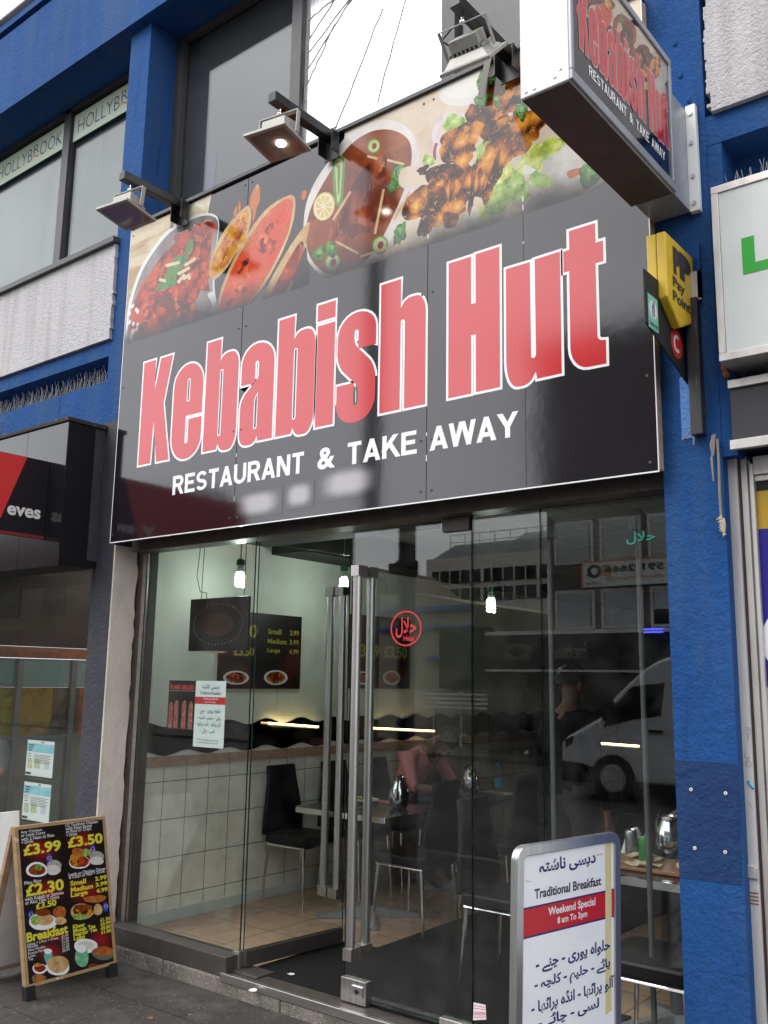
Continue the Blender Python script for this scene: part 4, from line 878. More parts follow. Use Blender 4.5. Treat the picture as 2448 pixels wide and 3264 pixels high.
# lettering on the side face
A = WX(1548+530*.5425, 270*.5425, FX); Bq = WX(1548+1030*.5425, 840*.5425, FX)
y0, y1 = -1.165, -.412
zlo, zhi = 3.515, 3.765
mp_ = lambda p: (y0+(p[0]+4.604)/(4.604-1.543)*(y1-y0), zlo+(p[1]-2.766)/(3.44-2.766)*(zhi-zlo))
mW = MB(); mR = MB()
for (v, f), (v2, f2) in zip(wht, red):
    mW.add([(FX+.0014, *mp_(p)) for p in v], f); mR.add([(FX+.0018, *mp_(p)) for p in v2], f2)
mW.build('lettering_outline', mat('grey_outline', (.55,.50,.50), .3), ps, solid=False); mR.build('red_lettering', mRed, ps, solid=False)
for body, t0, t1 in (('RESTAURANT', 0, .455), ('&', .495, .545), ('TAKE', .585, .765), ('AWAY', .80, 1)):
    m = MB(); (text(m, '&', (-1.10+.64*t0, -1.10+.64*t1, 3.452, 3.490), (FX+.0014,0,0), (0,1,0), (0,0,1), .03) if body == '&' else bold_word(m, body, -1.10+.64*t0, -1.10+.64*t1, 3.452, 3.490, lambda x, z, k: (FX+.0014+k*.00001, x, z))); m.build('strapline', mWhiteV, ps, solid=False)
# wall bracket
m = MB(); m.box(-1.345, -1.190, PY1+.001, -.199, 3.358, 3.80); m.build('bracket_box', mGreyCase, ps, bevel=.003)
m = MB(); m.box(-1.190, -1.150, -.2125, -.1835, 3.352, 3.815); br = m.build('wall_flange', mCaseWhite, ps, bevel=.002)
m = MB()
for z in (3.775, 3.645, 3.50, 3.385): m.disc((-1.170,-.2128,z), .009, (0,-1,0), .006, 8)
m.build('bolt', mSteel, ps)
m = MB()
for p in ((PX0+.02,PZ0+.02),(PX0+.05,PZ0+.02),(PX1-.05,PZ0+.03),(PX1-.03,PZ0+.05)): m.disc((p[0],PY0-.0005,p[1]), .006, (0,-1,0), .003, 8)
m.build('rivet', mAluW, ps)

# ================================================================== PAYMENT SIGN, TRUNKING, CABLES
pp = thing('payment_sign', 'yellow house shaped payment sign above a black panel beside the shop sign', 'sign', (-1.24, -.3, 2.7))
yx = lambda px, py, x=-1.2: (lambda w: (w.y, w.z))(WX(1900+px*.4068, 600+py*.4068, x))
c7p = [(540,330),(790,580),(795,1035),(665,1092),(540,825)]
P5 = [yx(*q) for q in c7p]
c0, c1, c2, c3_, c4_ = P5
P5 = [(c0[0], c0[1]), (c1[0], c0[1]), (c1[0], c2[1]), (c3_[0], c3_[1]), (c0[0], c4_[1])]
m = MB(); m.prism([(-1.2365,*p) for p in P5], (.0365,0,0)); m.build('yellow_case', mYellow, pp, bevel=.006)
cxp, czp = sum(p[0] for p in P5)/5, sum(p[1] for p in P5)/5
m = MB(); m.prism([(-1.2755,*p) for p in P5], (.0375,0,0)); m.build('yellow_case', mYellow, pp, bevel=.006)
m = MB(); fxp = -1.1985
def tx(mb, body, a, b, h, bold=.02): 
    pa_ = yx(*a); pb_ = yx(*b); text(mb, body, (pa_[0], pb_[0], pa_[1]-h, pa_[1]), (fxp,0,0), (0,1,0), (0,0,1), bold)
mInkG = mat('slate_ink', (.055,.05,.055), .5)
def pbox(l, r, b, t, body, bold, dx=0.0): m = MB(); text(m, body, (yx(*l)[0], yx(*r)[0], yx(*b)[1], yx(*t)[1]), (fxp+dx,0,0), (0,1,0), (0,0,1), bold); m.build('lettering', mInkG, pp, solid=False)
pbox((602,560), (655,590), (602,660), (602,452), 'P', .075); pbox((650,600), (738,640), (668,715), (668,512), 'P', .075, .0004)
pbox((600,730), (692,780), (640,820), (600,682), 'Pay', .035); pbox((600,840), (738,930), (600,873), (600,792), 'Point', .035)
q = [yx(445,620,-1.23), yx(480,1010,-1.23)]
m = MB(); m.prism([(-1.2445,-.575,2.785),(-1.2445,-.185,2.66),(-1.2445,-.185,2.99),(-1.2445,-.575,2.99)], (.006,0,0)); m.build('black_panel', mBlackMatt, pp)
m = MB(); m.prism([(-1.2382,-.555,2.775),(-1.2382,-.465,2.775),(-1.2382,-.465,2.905),(-1.2382,-.555,2.905)], (.001,0,0)); m.build('sticker', mat('mint_sticker', (.22,.52,.38), .4), pp)
m = MB(); m.disc((-1.2371,-.51,2.853), .036, (1,0,0), .0004, 20); m.build('sticker_disc', mWhiteV, pp)
m = MB(); text(m, 'top-up', (-.548,-.472,2.78,2.803), (-1.2364,0,0), (0,1,0), (0,0,1), .01); m.prism([(-1.2364,-0.520,2.825),(-1.2364,-0.514,2.825),(-1.2364,-0.514,2.87),(-1.2364,-0.520,2.87)], (.0004,0,0)); m.prism([(-1.2364,-0.506,2.825),(-1.2364,-0.500,2.825),(-1.2364,-0.500,2.88),(-1.2364,-0.510,2.89),(-1.2364,-0.510,2.875)], (.0004,0,0)); m.build('sticker_lettering', mInk, pp, solid=False)
m = MB(); m.disc((-1.2382,-.285,2.79), .058, (1,0,0), .0006, 24); m.build('red_roundel', mat('signal_red', (.62,.035,.03), .4), pp)
m = MB(); P = [(-.285+.036*math.cos(rad(a)), 2.79+.036*math.sin(rad(a))) for a in range(50, 311, 13)]; P2 = [(-.285+.022*math.cos(rad(a)), 2.79+.022*math.sin(rad(a))) for a in range(310, 49, -13)]
v, f = fill([P+P2]); m.add([(-1.2370, p[0], p[1]) for p in v], f); m.build('roundel_letter', mWhiteV, pp, solid=False)
m = MB(); m.tube([(-1.25,-.19,3.09),(-1.25,-.14,3.09)], .02, 10); m.box(-1.23,-1.165,-.2,-.182,2.985,3.105); m.build('mount', mAluW, pp)
tr_ = thing('cable_trunking', 'worn black cable trunking running down the blue pier below the yellow sign', 'trunking', (-1.2,-.18,2.44))
m = MB(); m.box(-1.222,-1.176,-.225,-.1815,2.44,2.99); m.build('trunk', mat('scuffed_black_trunking', (.022,.021,.021), .55, var=[((30,30,2), (.15,.14,.13), .62, .72)]), tr_, bevel=.003)
m = MB(); m.box(-1.178,-1.165,-.20,-.1815,2.99,3.22); m.build('cover_strip', mBlue, tr_)
m = MB(); m.box(-1.272,-1.226,-.183,-.1808,2.44,2.69); bs = m.build('bare_strip', mat('paler_blue_paint', (.06,.19,.50), .55, bump=REN), tr_)
def rope(name, paths, r, mt, label, loc):
    m = MB()
    for P in paths: m.tube(P, r, 6, r*.6)
    return tag(m.build(name, mt, smooth=True, loc=loc), label, 'cable ends')
mFray = mat('frayed_sheath', (.22,.20,.18), .8, var=[((60,60,9), (.34,.31,.27), .5, .7)])
rng = random.Random(5)
def W2(px, py, y=-.215): return WY(1900+px*.4068, 600+py*.4068, y)
rope('frayed_cable', [[tuple(W2(775,1790)), tuple(W2(770,1850)), tuple(W2(735,1905)), tuple(W2(675,1975))], [tuple(W2(780,1800)), tuple(W2(765,1900)), tuple(W2(765,2010))], [tuple(W2(772,1850)), tuple(W2(740,1870)), tuple(W2(725,1870))], [tuple(W2(778,1780)), tuple(W2(778,1850)), tuple(W2(755,1900))]], .0045, mFray, 'grey frayed cable ends poking from the foot of the black trunking', (-1.22,-.21,2.45))
c5b_ = lambda x, y: WY(2200+x*.2713, 1400+y*.2713, -.20)
m = MB(); m.tube([tuple(c5b_(320,0)), tuple(c5b_(335,250)), tuple(c5b_(345,600)), tuple(c5b_(362,900))], .005, 8); 
tg = thing('torn_cable', 'tan torn cable sheath hanging at the right edge of the blue pier', 'cable ends', (-1.13,-.2,2.2))
m.build('sheath', mat('tan_sheath', (.25,.205,.145), .85, var=[((50,50,6), (.22,.17,.12), .5, .7)]), tg, smooth=True)
m = MB()
for k in range(9):
    y_ = 915+k*24; a = c5b_(375+k*4, y_); e = c5b_(375+k*4-frng.uniform(40,75)+k*3, y_+frng.uniform(0,50)); m.tube([tuple(a), tuple((a+e)/2+Vector((0,-.004,0))), tuple(e)], .0075, 6, .001)
m.ell(c5b_(395,1015), .008, .008, .03); m.build('shredded_end', mat('shredded_fibre', (.45,.39,.30), .9, var=[((80,80,20), (.28,.22,.15), .5, .7)]), tg)
rope('frayed_cable', [[tuple(c5b_(260,-40)), tuple(c5b_(262,100)), tuple(c5b_(255,220))], [tuple(c5b_(285,-60)), tuple(c5b_(280,100)), tuple(c5b_(270,200))], [tuple(c5b_(250,210)), tuple(c5b_(262,350)), tuple(c5b_(275,490))], [tuple(c5b_(275,-50)), tuple(c5b_(240,60)), tuple(c5b_(250,140))]], .005, mFray, 'grey frayed cable dangling left of the tan torn sheath', (-1.17,-.2,2.3))

# ================================================================== RIGHT NEIGHBOUR
lb = thing('lightbox_sign', 'white lightbox sign with a green letter on the neighbouring shop', 'sign', (-.3,-.2,2.68))
x0, zt, zbm = -1.073, 3.372, 2.677
m = MB(); m.box(x0, 2.6, -.30, -.06, zbm, zt); m.build('case', mAluW, lb, bevel=.003)
m = MB(); m.box(x0+.0, 2.6, -.312, -.3005, zbm, zbm+.030); m.box(x0, 2.6, -.312, -.3005, zt-.030, zt); m.box(x0, x0+.026, -.312, -.3005, zbm+.0305, zt-.0305); m.build('frame', mAluW, lb, bevel=.002)
m = MB(); m.box(x0+.027, 2.59, -.306, -.3006, zbm+.031, zt-.031); m.build('face', mBoxFace, lb)
L5 = [(1140,400),(1240,380),(1245,590),(1347,562),(1500,525),(1500,610),(1347,650),(1155,688)]
P = [WY(1900+x*.4068, 600+y*.4068, -.3065) for x, y in L5]
lx0, lx1, lz0, lz1, lzm = -.971, -.926, 2.992, 3.135, 3.030
m = MB(); m.prism([(lx0,-.3066,lz0),(-.82,-.3066,lz0),(-.82,-.3066,lzm),(lx1,-.3066,lzm),(lx1,-.3066,lz1),(lx0,-.3066,lz1)], (0,-.001,0)); m.build('letter', mGreen, lb)
ns_ = thing('neighbour_shopfront', 'weathered aluminium shopfront frame with a roller track beside the blue pier', 'shopfront', (-.8,-.1,PZ))
m = MB(); m.box(-1.075, 3, -.20, -.06, 2.376, 2.60); m.build('dark_fascia', mat('dark_fascia', (.035,.035,.04), .5), ns_)
m = MB(); m.box(-1.078, 3, -.215, -.201, 2.600, 2.632); m.box(-1.078, 3, -.225, -.201, 2.362, 2.398); m.build('trim', mAluW, ns_, bevel=.002)
m = MB(); m.box(-1.128,-1.090,-.125,-.06,PZ,2.396); po = m.build('roller_track', mat('grubby_white_track', (.52,.51,.50), .5, var=[((10,10,1.2), (.40,.385,.37), .45, .7), ((26,26,26), (.22,.19,.17), .70, .76)]), ns_, bevel=.002)
m = MB(); m.box(-1.131,-1.098,-.135,-.1255,.842,.885); m.box(-1.105,-1.09,-.133,-.1255,.84,.88); m.build('padlock_tab', mAluW, po, bevel=.002)
# scribbles and paint marks on the track
def scr(path, r, mt, nm):
    m = MB(); m.tube([tuple(WY(2200+x*.2713, 2000+y*.2713, -.1258)) for x, y in path], r, 5); m.build(nm, mt, po, smooth=True)
mPencil = mat('pencil_mark', (.17,.16,.16), .6)
scr([(640,1180),(680,1175),(710,1200),(700,1250),(660,1240),(650,1210),(690,1200)], .0009, mPencil, 'scribble'); scr([(650,1470),(640,1500),(660,1540),(690,1520),(670,1580),(650,1620),(690,1640),(720,1600),(700,1570)], .0010, mPencil, 'scribble'); scr([(680,1255),(690,1300),(665,1330)], .0008, mPencil, 'scribble'); scr([(685,2050),(720,2100),(735,2140)], .001, mPencil, 'scribble')
scr([(685,1800),(700,1840),(730,1875),(752,1888)], .0052, mat('cyan_paint', (.04,.30,.48), .5), 'paint_mark')
mRust = mat('rust_mark', (.25,.10,.05), .8)
for k in range(4): m = MB(); zz = .79-k*.012; m.box(-1.124,-1.093,-.1262,-.1251,zz,zz+.005); m.build('rust_mark', mRust, po)
m = MB(); m.box(-1.088,-1.084,-.11,-.06,PZ,2.37); m.build('plum_seal', mat('plum_seal', (.05,.018,.025), .6), ns_)
m = MB(); m.box(-1.0835,-1.060,-.10,-.04,PZ,2.36); m.box(-1.0598,-1.052,-.085,-.04,PZ,2.345); m.box(-1.0518,-1.037,-.10,-.04,PZ,2.33); m.box(-1.0365,2,-.10,-.04,2.285,2.355); m.box(-1.0365,2,-.088,-.04,2.262,2.2845); m.build('frame', mAluW, ns_, bevel=.002)
m = MB(); m.box(-1.0365,2,-.075,-.065,PZ,2.262); m.build('pane', mat('dark_glass_backed', (.03,.03,.032), .05), ns_)
wp = thing('window_poster', 'yellow and royal blue window poster with a big pale blue ring', 'poster', (-.9,-.08,.5))
m = MB(); m.box(-1.0360,.2,-.0785,-.0755,2.081,2.225); m.build('yellow_band', mat('ochre_print', (.46,.29,.02), .35), wp)
m = MB(); m.box(-1.0360,.2,-.0785,-.0755,1.5,2.0805); m.build('blue_field', mat('royal_blue_print', (.018,.010,.22), .3), wp)
m = MB(); m.box(-1.0360,.2,-.0785,-.0755,.3,1.4995); m.build('white_field', mBoxFace, wp)
def ringp(cx, cz, r0, r1, y, nm, mt):
    a = [(cx+r1*math.cos(2*math.pi*i/48), cz+r1*math.sin(2*math.pi*i/48)) for i in range(48)]; b_ = [(cx+r0*math.cos(2*math.pi*i/48), cz+r0*math.sin(2*math.pi*i/48)) for i in range(48)]
    v, f = fill([a, b_] if r0 else [a]); m = MB(); m.add([(p[0], y, p[1]) for p in v if True], f); return m
m = ringp(-.905,1.665,.0,.142,-.0790,'',None); m.build('white_ring', mWhiteV, wp, solid=False)
m = ringp(-.905,1.665,.0,.112,-.0794,'',None); m.build('blue_disc', mat('sky_blue_print', (.02,.28,.62), .3), wp, solid=False)
# rusty foam line between pier and lightbox
m = MB(); rng = random.Random(9)
z = 2.66
while z < 3.18: m.ell((-1.085+rng.uniform(-.004,.004), -.20, z), rng.uniform(.010,.022), .02, rng.uniform(.012,.028), 8, 5); z += rng.uniform(.012,.035)
tag(m.build('expanding_foam', mat('rusty_foam', (.30,.11,.035), .9, var=[((60,60,60), (.16,.05,.02), .5, .7)]), smooth=True, loc=(-1.08,-.2,2.66)), 'rust coloured expanding foam bead between the blue pier and the lightbox', 'foam')
# ---- bird spikes
def spikes(xs, y, z, hh, label, seed):
    r = random.Random(seed); t = thing('bird_spikes', label, 'bird spikes', (xs[0], y, z))
    m = MB(); m.box(xs[0], xs[1], y-.02, y+.02, z+.0006, z+.006); m.build('base_strip', mat('clear_plastic', (.40,.40,.40), .4), t)
    m = MB(); x = xs[0]
    while x < xs[1]:
        for s in (-1, 0, 1): m.tube([(x, y, z+.004), (x+r.uniform(-.03,.03), y+s*.035+r.uniform(-.01,.01), z+hh*r.uniform(.8,1.1))], .0009, 4)
        x += .028
    m.build('spike', mat('spike_wire', (.42,.42,.40), .4, .6), t); return t
spikes((-7.2,-5.11), -.13, 3.4155, .12, 'long row of wire bird spikes on the blue ledge under the roughcast', 1)
spikes((-1.04,-.2), -.16, 3.3725, .12, 'short row of bird spikes on top of the white lightbox', 2)

# ================================================================== LEFT NEIGHBOUR
fs = thing('fascia_sign', 'blank glossy black fascia box of the left hand shop', 'sign', (-7,-.3,2.17))
m = MB()
FY, FX1, FZ0, FZ1 = -.455, -5.055, 2.168, 3.075
for a, c in ((XL0,-7.72),(-7.716,-6.62),(-6.616,-5.52),(-5.516,FX1-.004)): m.box(a, c, FY, FY+.01, FZ0, FZ1)
m.build('face_panel', mGlossBlk, fs)
m = MB(); m.box(XL0, FX1-.006, FY+.0105, -.182, FZ0+.004, FZ1-.003); m.box(FX1-.0055, FX1, FY, -.26, FZ0, FZ1); m.build('return', mat('flat_black_return', (.007,.007,.009), .5, spec=.2), fs)
m = MB(); m.box(FX1-.07, FX1-.004, -.2595, -.182, FZ0+.05, FZ1); m.build('back_box', mPlum, fs)
m = MB(); m.box(XL0, FX1+.012, FY-.015, -.181, FZ1+.0004, FZ1+.028); cp = m.build('coping', mat('mossy_felt', (.028,.026,.024), .9, var=[((25,25,25), (.22,.17,.05), .60, .68)]), fs, bevel=.004)
# hanging sign at right angles
hx = -5.245
es = thing('hanging_sign', 'black and red sign at right angles to the left fascia with white serif word', 'sign', (hx, -.9, 2.3))
m = MB(); 
Ye = lambda px, py: WX(px, py, hx+.012)
tr1 = Ye(154, 1468); br1 = Ye(120, 1703); print('hang', tr1, br1, Ye(0,1439), Ye(0,1690))
ztop, zbot = Ye(40,1447).z, Ye(40,1695).z
m.box(hx-.012, hx+.012, -1.75, FY-.002, zbot, ztop); m.build('board', mat('satin_black_board', (.008,.007,.010), .35, spec=.25), es)
a_, b_ = Ye(87,1455), Ye(2,1650)
m = MB(); m.prism([(hx+.0123,-1.749,zbot+.01),(hx+.0123,b_.y,b_.z),(hx+.0123,a_.y,ztop-.002),(hx+.0123,-1.749,ztop-.002)], (.0006,0,0)); m.build('red_flash', mat('scarlet_print', (.55,.025,.025), .25), es)
e0, e1 = Ye(21,1640), Ye(129,1640); zl, zh = Ye(75,1648).z, Ye(75,1617).z
m = MB(); text(m, 'eves', (e0.y, e1.y, zl, zh), (hx+.0135,0,0), (0,1,0), (0,0,1), .03)
q0 = Ye(-40,1620); text(m, 'y', (e0.y-.17, e0.y-.055, zl-.03, zh+.012), (hx+.0135,0,0), (0,1,0), (0,0,1), .03); m.build('lettering', mat('grey_white_print', (.66,.64,.62), .35), es, solid=False)
m = MB(); m.box(hx-.013, hx+.013, -1.75, FY-.002, zbot-.02, zbot-.0005); m.build('lower_edge', mat('dark_red_edge', (.16,.012,.014), .4), es)
# glazed front and interior of the left shop
lg = thing('estate_shopfront', 'tall plate glass window of the left hand shop beside the charcoal pier', 'shopfront', (-7,0,PZ))
m = MB(); m.box(XL0,-5.102,-.06,-.05,.05,2.3); m.build('pane', mGlass, lg)
m = MB(); m.box(XL0,-5.102,-.10,.05,PZ,.048); m.box(-5.14,-5.102,-.045,.05,.05,2.3); m.box(XL0,-5.102,-.10,.05,2.29,2.995); m.build('frame', mPlum, lg)
MB().box(XL0,-5.15,.36,5.5,-.02,-.001).build('neighbour_floor', mat('grey_carpet', (.14,.135,.13), .9), bld)
MB().box(XL0,-5.06,5.5,5.6,0,2.9).build('neighbour_back_wall', mDarkWall, bld)
MB().box(XL0,-5.06,.06,5.5,2.7,2.78).build('neighbour_ceiling', mat('brown_dark_ceiling', (.020,.016,.014), .8), bld)
iw = thing('interior_screen', 'glazed inner wall with orange brick lintel and coloured posters in the left shop', 'partition', (-7.8,2,0))
IX = -7.8
m = MB(); m.box(IX-.1,IX,.2,5.4,1.66,1.76); m.build('brick_lintel', tiles('orange_brick', (.48,.17,.075), (.42,.14,.06), (.30,.2,.14), .11, .035, 'YZ', .8, .006, .5), iw)
m = MB(); m.box(IX-.1,IX,.2,5.4,1.765,2.69); m.build('dark_upper_wall', mat('brown_upper_wall', (.035,.026,.021), .7, var=[((2,2,8), (.07,.055,.045), .55, .7)]), iw)
mTeal = mat('teal_glass', (.30,.42,.42), .2); m = MB(); m.box(IX-.1,IX-.02,.2,5.4,1.40,1.655); m.build('fanlight', mTeal, iw)
m = MB(); m.box(IX-.1,IX-.03,.2,5.4,0,.96); m.build('pale_blind', mat('pale_blind', (.40,.37,.30), .7, var=[((3,3,1), (.30,.28,.23), .4, .7)]), iw)
m = MB(); pa_ = [('orange_sheet', (.50,.155,.02)), ('lime_sheet', (.36,.33,.04)), ('mustard_sheet', (.42,.27,.03)), ('brown_sheet', (.15,.10,.07))]
ms = [mat(*q, .6, var=[((4,4,4), tuple(c*.45 for c in q[1]), .45, .62, 1.0), ((2,2,2), (.10,.10,.10), .58, .66)]) for q in pa_]
y_ = .25; k = 0
while y_ < 5.3:
    m = MB(); w = (.42,.30,.36,.28)[k % 4]; m.box(IX-.1,IX-.025,y_,y_+w,.961,1.395); m.build('poster_panel', ms[k % 4], iw); y_ += w+.003; k += 1
m = MB()
for y_ in (.2,.95,1.5,2.3,2.9,3.6,4.3): m.box(IX-.02,IX+.01,y_,y_+.05,0,1.655)
m.box(IX-.019,IX+.006,.2,5.4,.945,.97); m.build('mullion', mat('grey_mullion', (.30,.31,.33), .4, .4), iw)
cl_ = thing('ceiling_light', 'three glowing tubes of the lit ceiling light in the left shop', 'ceiling light', (-6.8,2,2.66))
m = MB(); m.box(-7.2,-6.4,1.7,2.3,2.655,2.699); m.build('casing', mWhitePaint, cl_)
mTube = mat('tube_glow', (1,1,1), .4, emit=(1,.96,.9), estr=16)
for k in range(3): m = MB(); m.tube([(-7.12+k*.3,1.75,2.63),(-7.12+k*.3,2.25,2.63)], .022, 8); m.build('lit_tube', mTube, cl_)
# ceiling panel light further in, just lamps
def leaflet(z0, z1, label):
    t = thing('leaflet_holder', label, 'leaflet holder', (-5.75,-.04,z0))
    xa, xb = -5.905, -5.585
    m = MB(); m.box(xa,xb,-.0445,-.0435,z0,z1); pg = m.build('leaflet', mat('leaflet_paper', (.72,.74,.74), .5), t)
    m = MB(); m.box(xa+.003,xb-.003,-.0457,-.0447,z1-.075,z1-.02); m.build('cyan_header', mat('cyan_header', (.22,.52,.62), .5, var=[((12,12,12), (.40,.66,.72), .5, .7)]), pg)
    m = MB(); text(m, 'ABILL', (xa+.02,xa+.075,z1-.038,z1-.027), (0,-.0459,0), (1,0,0), (0,0,1), .02) if False else None
    for k in range(3): m.box(xa+.02,xa+.085-.012*k,-.0461,-.0458,z1-.036-k*.016,z1-.028-k*.016)
    for k in range(6): m.box(xa+.09,xb-.03-.02*(k % 2),-.0452,-.0447,z1-.095-k*.010,z1-.092-k*.010)
    for k in range(3): m.box(xa+.015,xa+.06,-.0452,-.0447,z1-.09-k*.016,z1-.086-k*.016)
    m.box(xa+.004,xa+.07,-.0452,-.0447,z0+.006,z0+.022); m.build('print_lines', mInkG, pg)
    m = MB(); m.box(xa+.02,xa+.075,-.0452,-.0447,z0+.045,z0+.105); m.box(xa+.10,xa+.17,-.0452,-.0447,z0+.05,z0+.110); m.build('photo', mat('leaflet_photo', (.58,.55,.28), .5, var=[((40,40,40), (.30,.45,.42), .5, .6), ((60,60,60), (.62,.30,.06), .6, .66)]), pg)
    m = MB(); m.box(xb-.10,xb-.04,-.0450,-.0447,z0+.05,z0+.10); m.build('plan', mat('plan_grey', (.55,.57,.58), .5), pg)
    m = MB(); m.box(xb-.15,xb-.12,-.0455,-.0447,z1-.016,z1-.004); m.build('logo_patch', mat('brown_patch', (.35,.24,.16), .5), pg)
    m = MB(); m.box(xa-.01,xb+.06,-.0415,-.0385,z0-.015,z1+.02); m.build('acrylic_holder', glass('acrylic', (.80,.88,.86), .04), t)
    return t
leaflet(.845,1.075,'upper leaflet with a cyan header in the left shop window')
leaflet(.562,.802,'lower leaflet with a cyan header, just above the menu board')

# ================================================================== MENU BOARD (black printed A-board)
k5 = crop(0, 2350, .4132)
Lf = WZ(*k5(215,2040), PZ); Rf = WZ(*k5(900,1842), PZ); Rf.z = Lf.z = PZ
wid = (Rf-Lf).length; best = None
for i in range(400):
    x = Lf.x-.001*i; a, c = WX(*k5(122,700), x), WX(*k5(803,622), x); e = abs((c-a).length-wid*.985)
    if best is None or e < best[0]: best = (e, a, c)
TLp, TRp = best[1], best[2]; TLp.z = TRp.z = (TLp.z+TRp.z)/2
mb_u = (Rf-Lf).normalized(); mb_v = ((TLp+TRp)/2-(Lf+Rf)/2); mb_h = mb_v.length; mb_v.normalize(); mb_n = mb_u.cross(mb_v).normalized()
if mb_n.x < 0: mb_n = -mb_n
import numpy as np
_src = [k5(*q) for q in ((215,2040),(900,1842),(803,622),(122,700))]; _dst = [(0,0),(wid,0),(wid,mb_h),(0,mb_h)]
_A = []; _b = []
for (x, y), (u, v) in zip(_src, _dst): _A += [[x,y,1,0,0,0,-u*x,-u*y],[0,0,0,x,y,1,-v*x,-v*y]]; _b += [u, v]
_H = np.linalg.solve(np.array(_A), np.array(_b))
def MBp(x, y):   # where a mark sits on the flat board, from its four corners
    x, y = k5(x, y); w = _H[6]*x+_H[7]*y+1; return ((_H[0]*x+_H[1]*y+_H[2])/w, (_H[3]*x+_H[4]*y+_H[5])/w)
menu = thing('menu_board', 'black printed A-board with yellow prices standing in front of the cream pier', 'A-board', tuple(Lf))
def slab(mb, u0, u1, v0, v1, n0, n1, o=Lf, U=mb_u, Vv=mb_v, Nn=mb_n):
    ring = lambda n: [o+U*u0+Vv*v0+Nn*n, o+U*u1+Vv*v0+Nn*n, o+U*u1+Vv*v1+Nn*n, o+U*u0+Vv*v1+Nn*n]
    mb.hexa(ring(n0), ring(n1)); return mb
vb = .075
m = slab(MB(), .0, wid, vb, mb_h, -.016, -.0005); m.build('board', mWood, menu, bevel=.002)
fr = MB(); slab(fr, -.006, .012, .0, mb_h+.006, -.03, .0015); slab(fr, wid-.012, wid+.006, .0, mb_h+.006, -.03, .0015); slab(fr, .0125, wid-.0125, mb_h-.008, mb_h+.008, -.03, .0015); slab(fr, .0125, wid-.0125, vb-.012, vb+.004, -.02, .0015)
fr.build('frame', mat('orange_stained_edge', (.40,.26,.12), .7, var=[((4,4,30), (.26,.18,.12), .45, .7), ((20,20,20), (.60,.55,.48), .62, .7)]), menu)
m = slab(MB(), -.008, .045, -.0, .07, -.034, .003); m.build('foot', mBlackMatt, menu); m = slab(MB(), wid-.045, wid+.008, 0, .07, -.034, .003); m.build('foot', mBlackMatt, menu)
# back leaf
m = MB(); bo = Lf+Vector((-.46,0,0)); bv = ((TLp+TRp)/2-Vector((0.03,0,0))-((Lf+Rf)/2+Vector((-.46,0,0)))); bh = bv.length; bv.normalize(); bn = mb_u.cross(bv).normalized()
slab(m, 0, wid, .06, bh, -.006, .006, bo, mb_u, bv, bn); m.build('back_leaf', mWhitePaint, menu)
m = MB(); slab(m, -.006,.03,0,bh,-.012,.012,bo,mb_u,bv,bn); slab(m, wid-.03,wid+.006,0,bh,-.012,.012,bo,mb_u,bv,bn); slab(m, .031,wid-.031,.05,.075,-.010,.010,bo,mb_u,bv,bn); m.build('back_frame', mWood, menu)
mMenuBlk = mat('menu_print', (.012,.007,.007), .28)
slab(MB(), .0125, wid-.0125, vb+.0045, mb_h-.0085, 0, .0012).build('print', mMenuBlk, menu)
mYel = mat('yellow_print', (.66,.62,.045), .35); mWh = mat('white_print', (.70,.70,.68), .35)
mGlow = mat('crimson_print', (.20,.008,.010), .3)
PXM = (MBp(450,700)[1]-MBp(450,1700)[1])/1000.0
def ml(body, a, c, H, mt, bold, nm, lift=.0020):
    """a: left end of the baseline, c: right end, as seen on the board; H: letter height there"""
    u0, v0 = MBp(*a); u1, v1 = MBp(*c); v = v0*.6+v1*.4; m = MB()
    text(m, body, (u0, u1, v, v+H*PXM), Lf+mb_n*lift, mb_u, mb_v, bold); m.build(nm, mt, menu, solid=False)
for body, a, c, H in (('£3.99', (182,920), (472,868), 88), ('£3.50', (525,860), (793,812), 86), ('£2.30', (200,1232), (495,1176), 92), ('£3.50', (278,1328), (436,1296), 50), ('Small', (543,1150), (664,1124), 40), ('2.99', (733,1112), (822,1096), 36), ('Medium', (546,1200), (718,1163), 40), ('3.99', (738,1158), (826,1141), 36), ('Large', (548,1246), (678,1222), 48), ('4.99', (742,1205), (830,1188), 36), ('Breakfast', (206,1582), (526,1512), 74), ('Kheer', (563,1478), (657,1458), 32), ('Masala Tea', (565,1508), (737,1472), 32), ('Regular Tea', (567,1546), (750,1506), 40), ('Lassi', (570,1568), (655,1550), 32), ('£1.50', (772,1425), (848,1410), 28), ('£0.99', (775,1457), (850,1441), 28), ('£0.80', (777,1488), (853,1471), 28), ('£1.80', (779,1520), (856,1502), 28)):
    ml(body, a, c, H, mYel, .035, 'price')
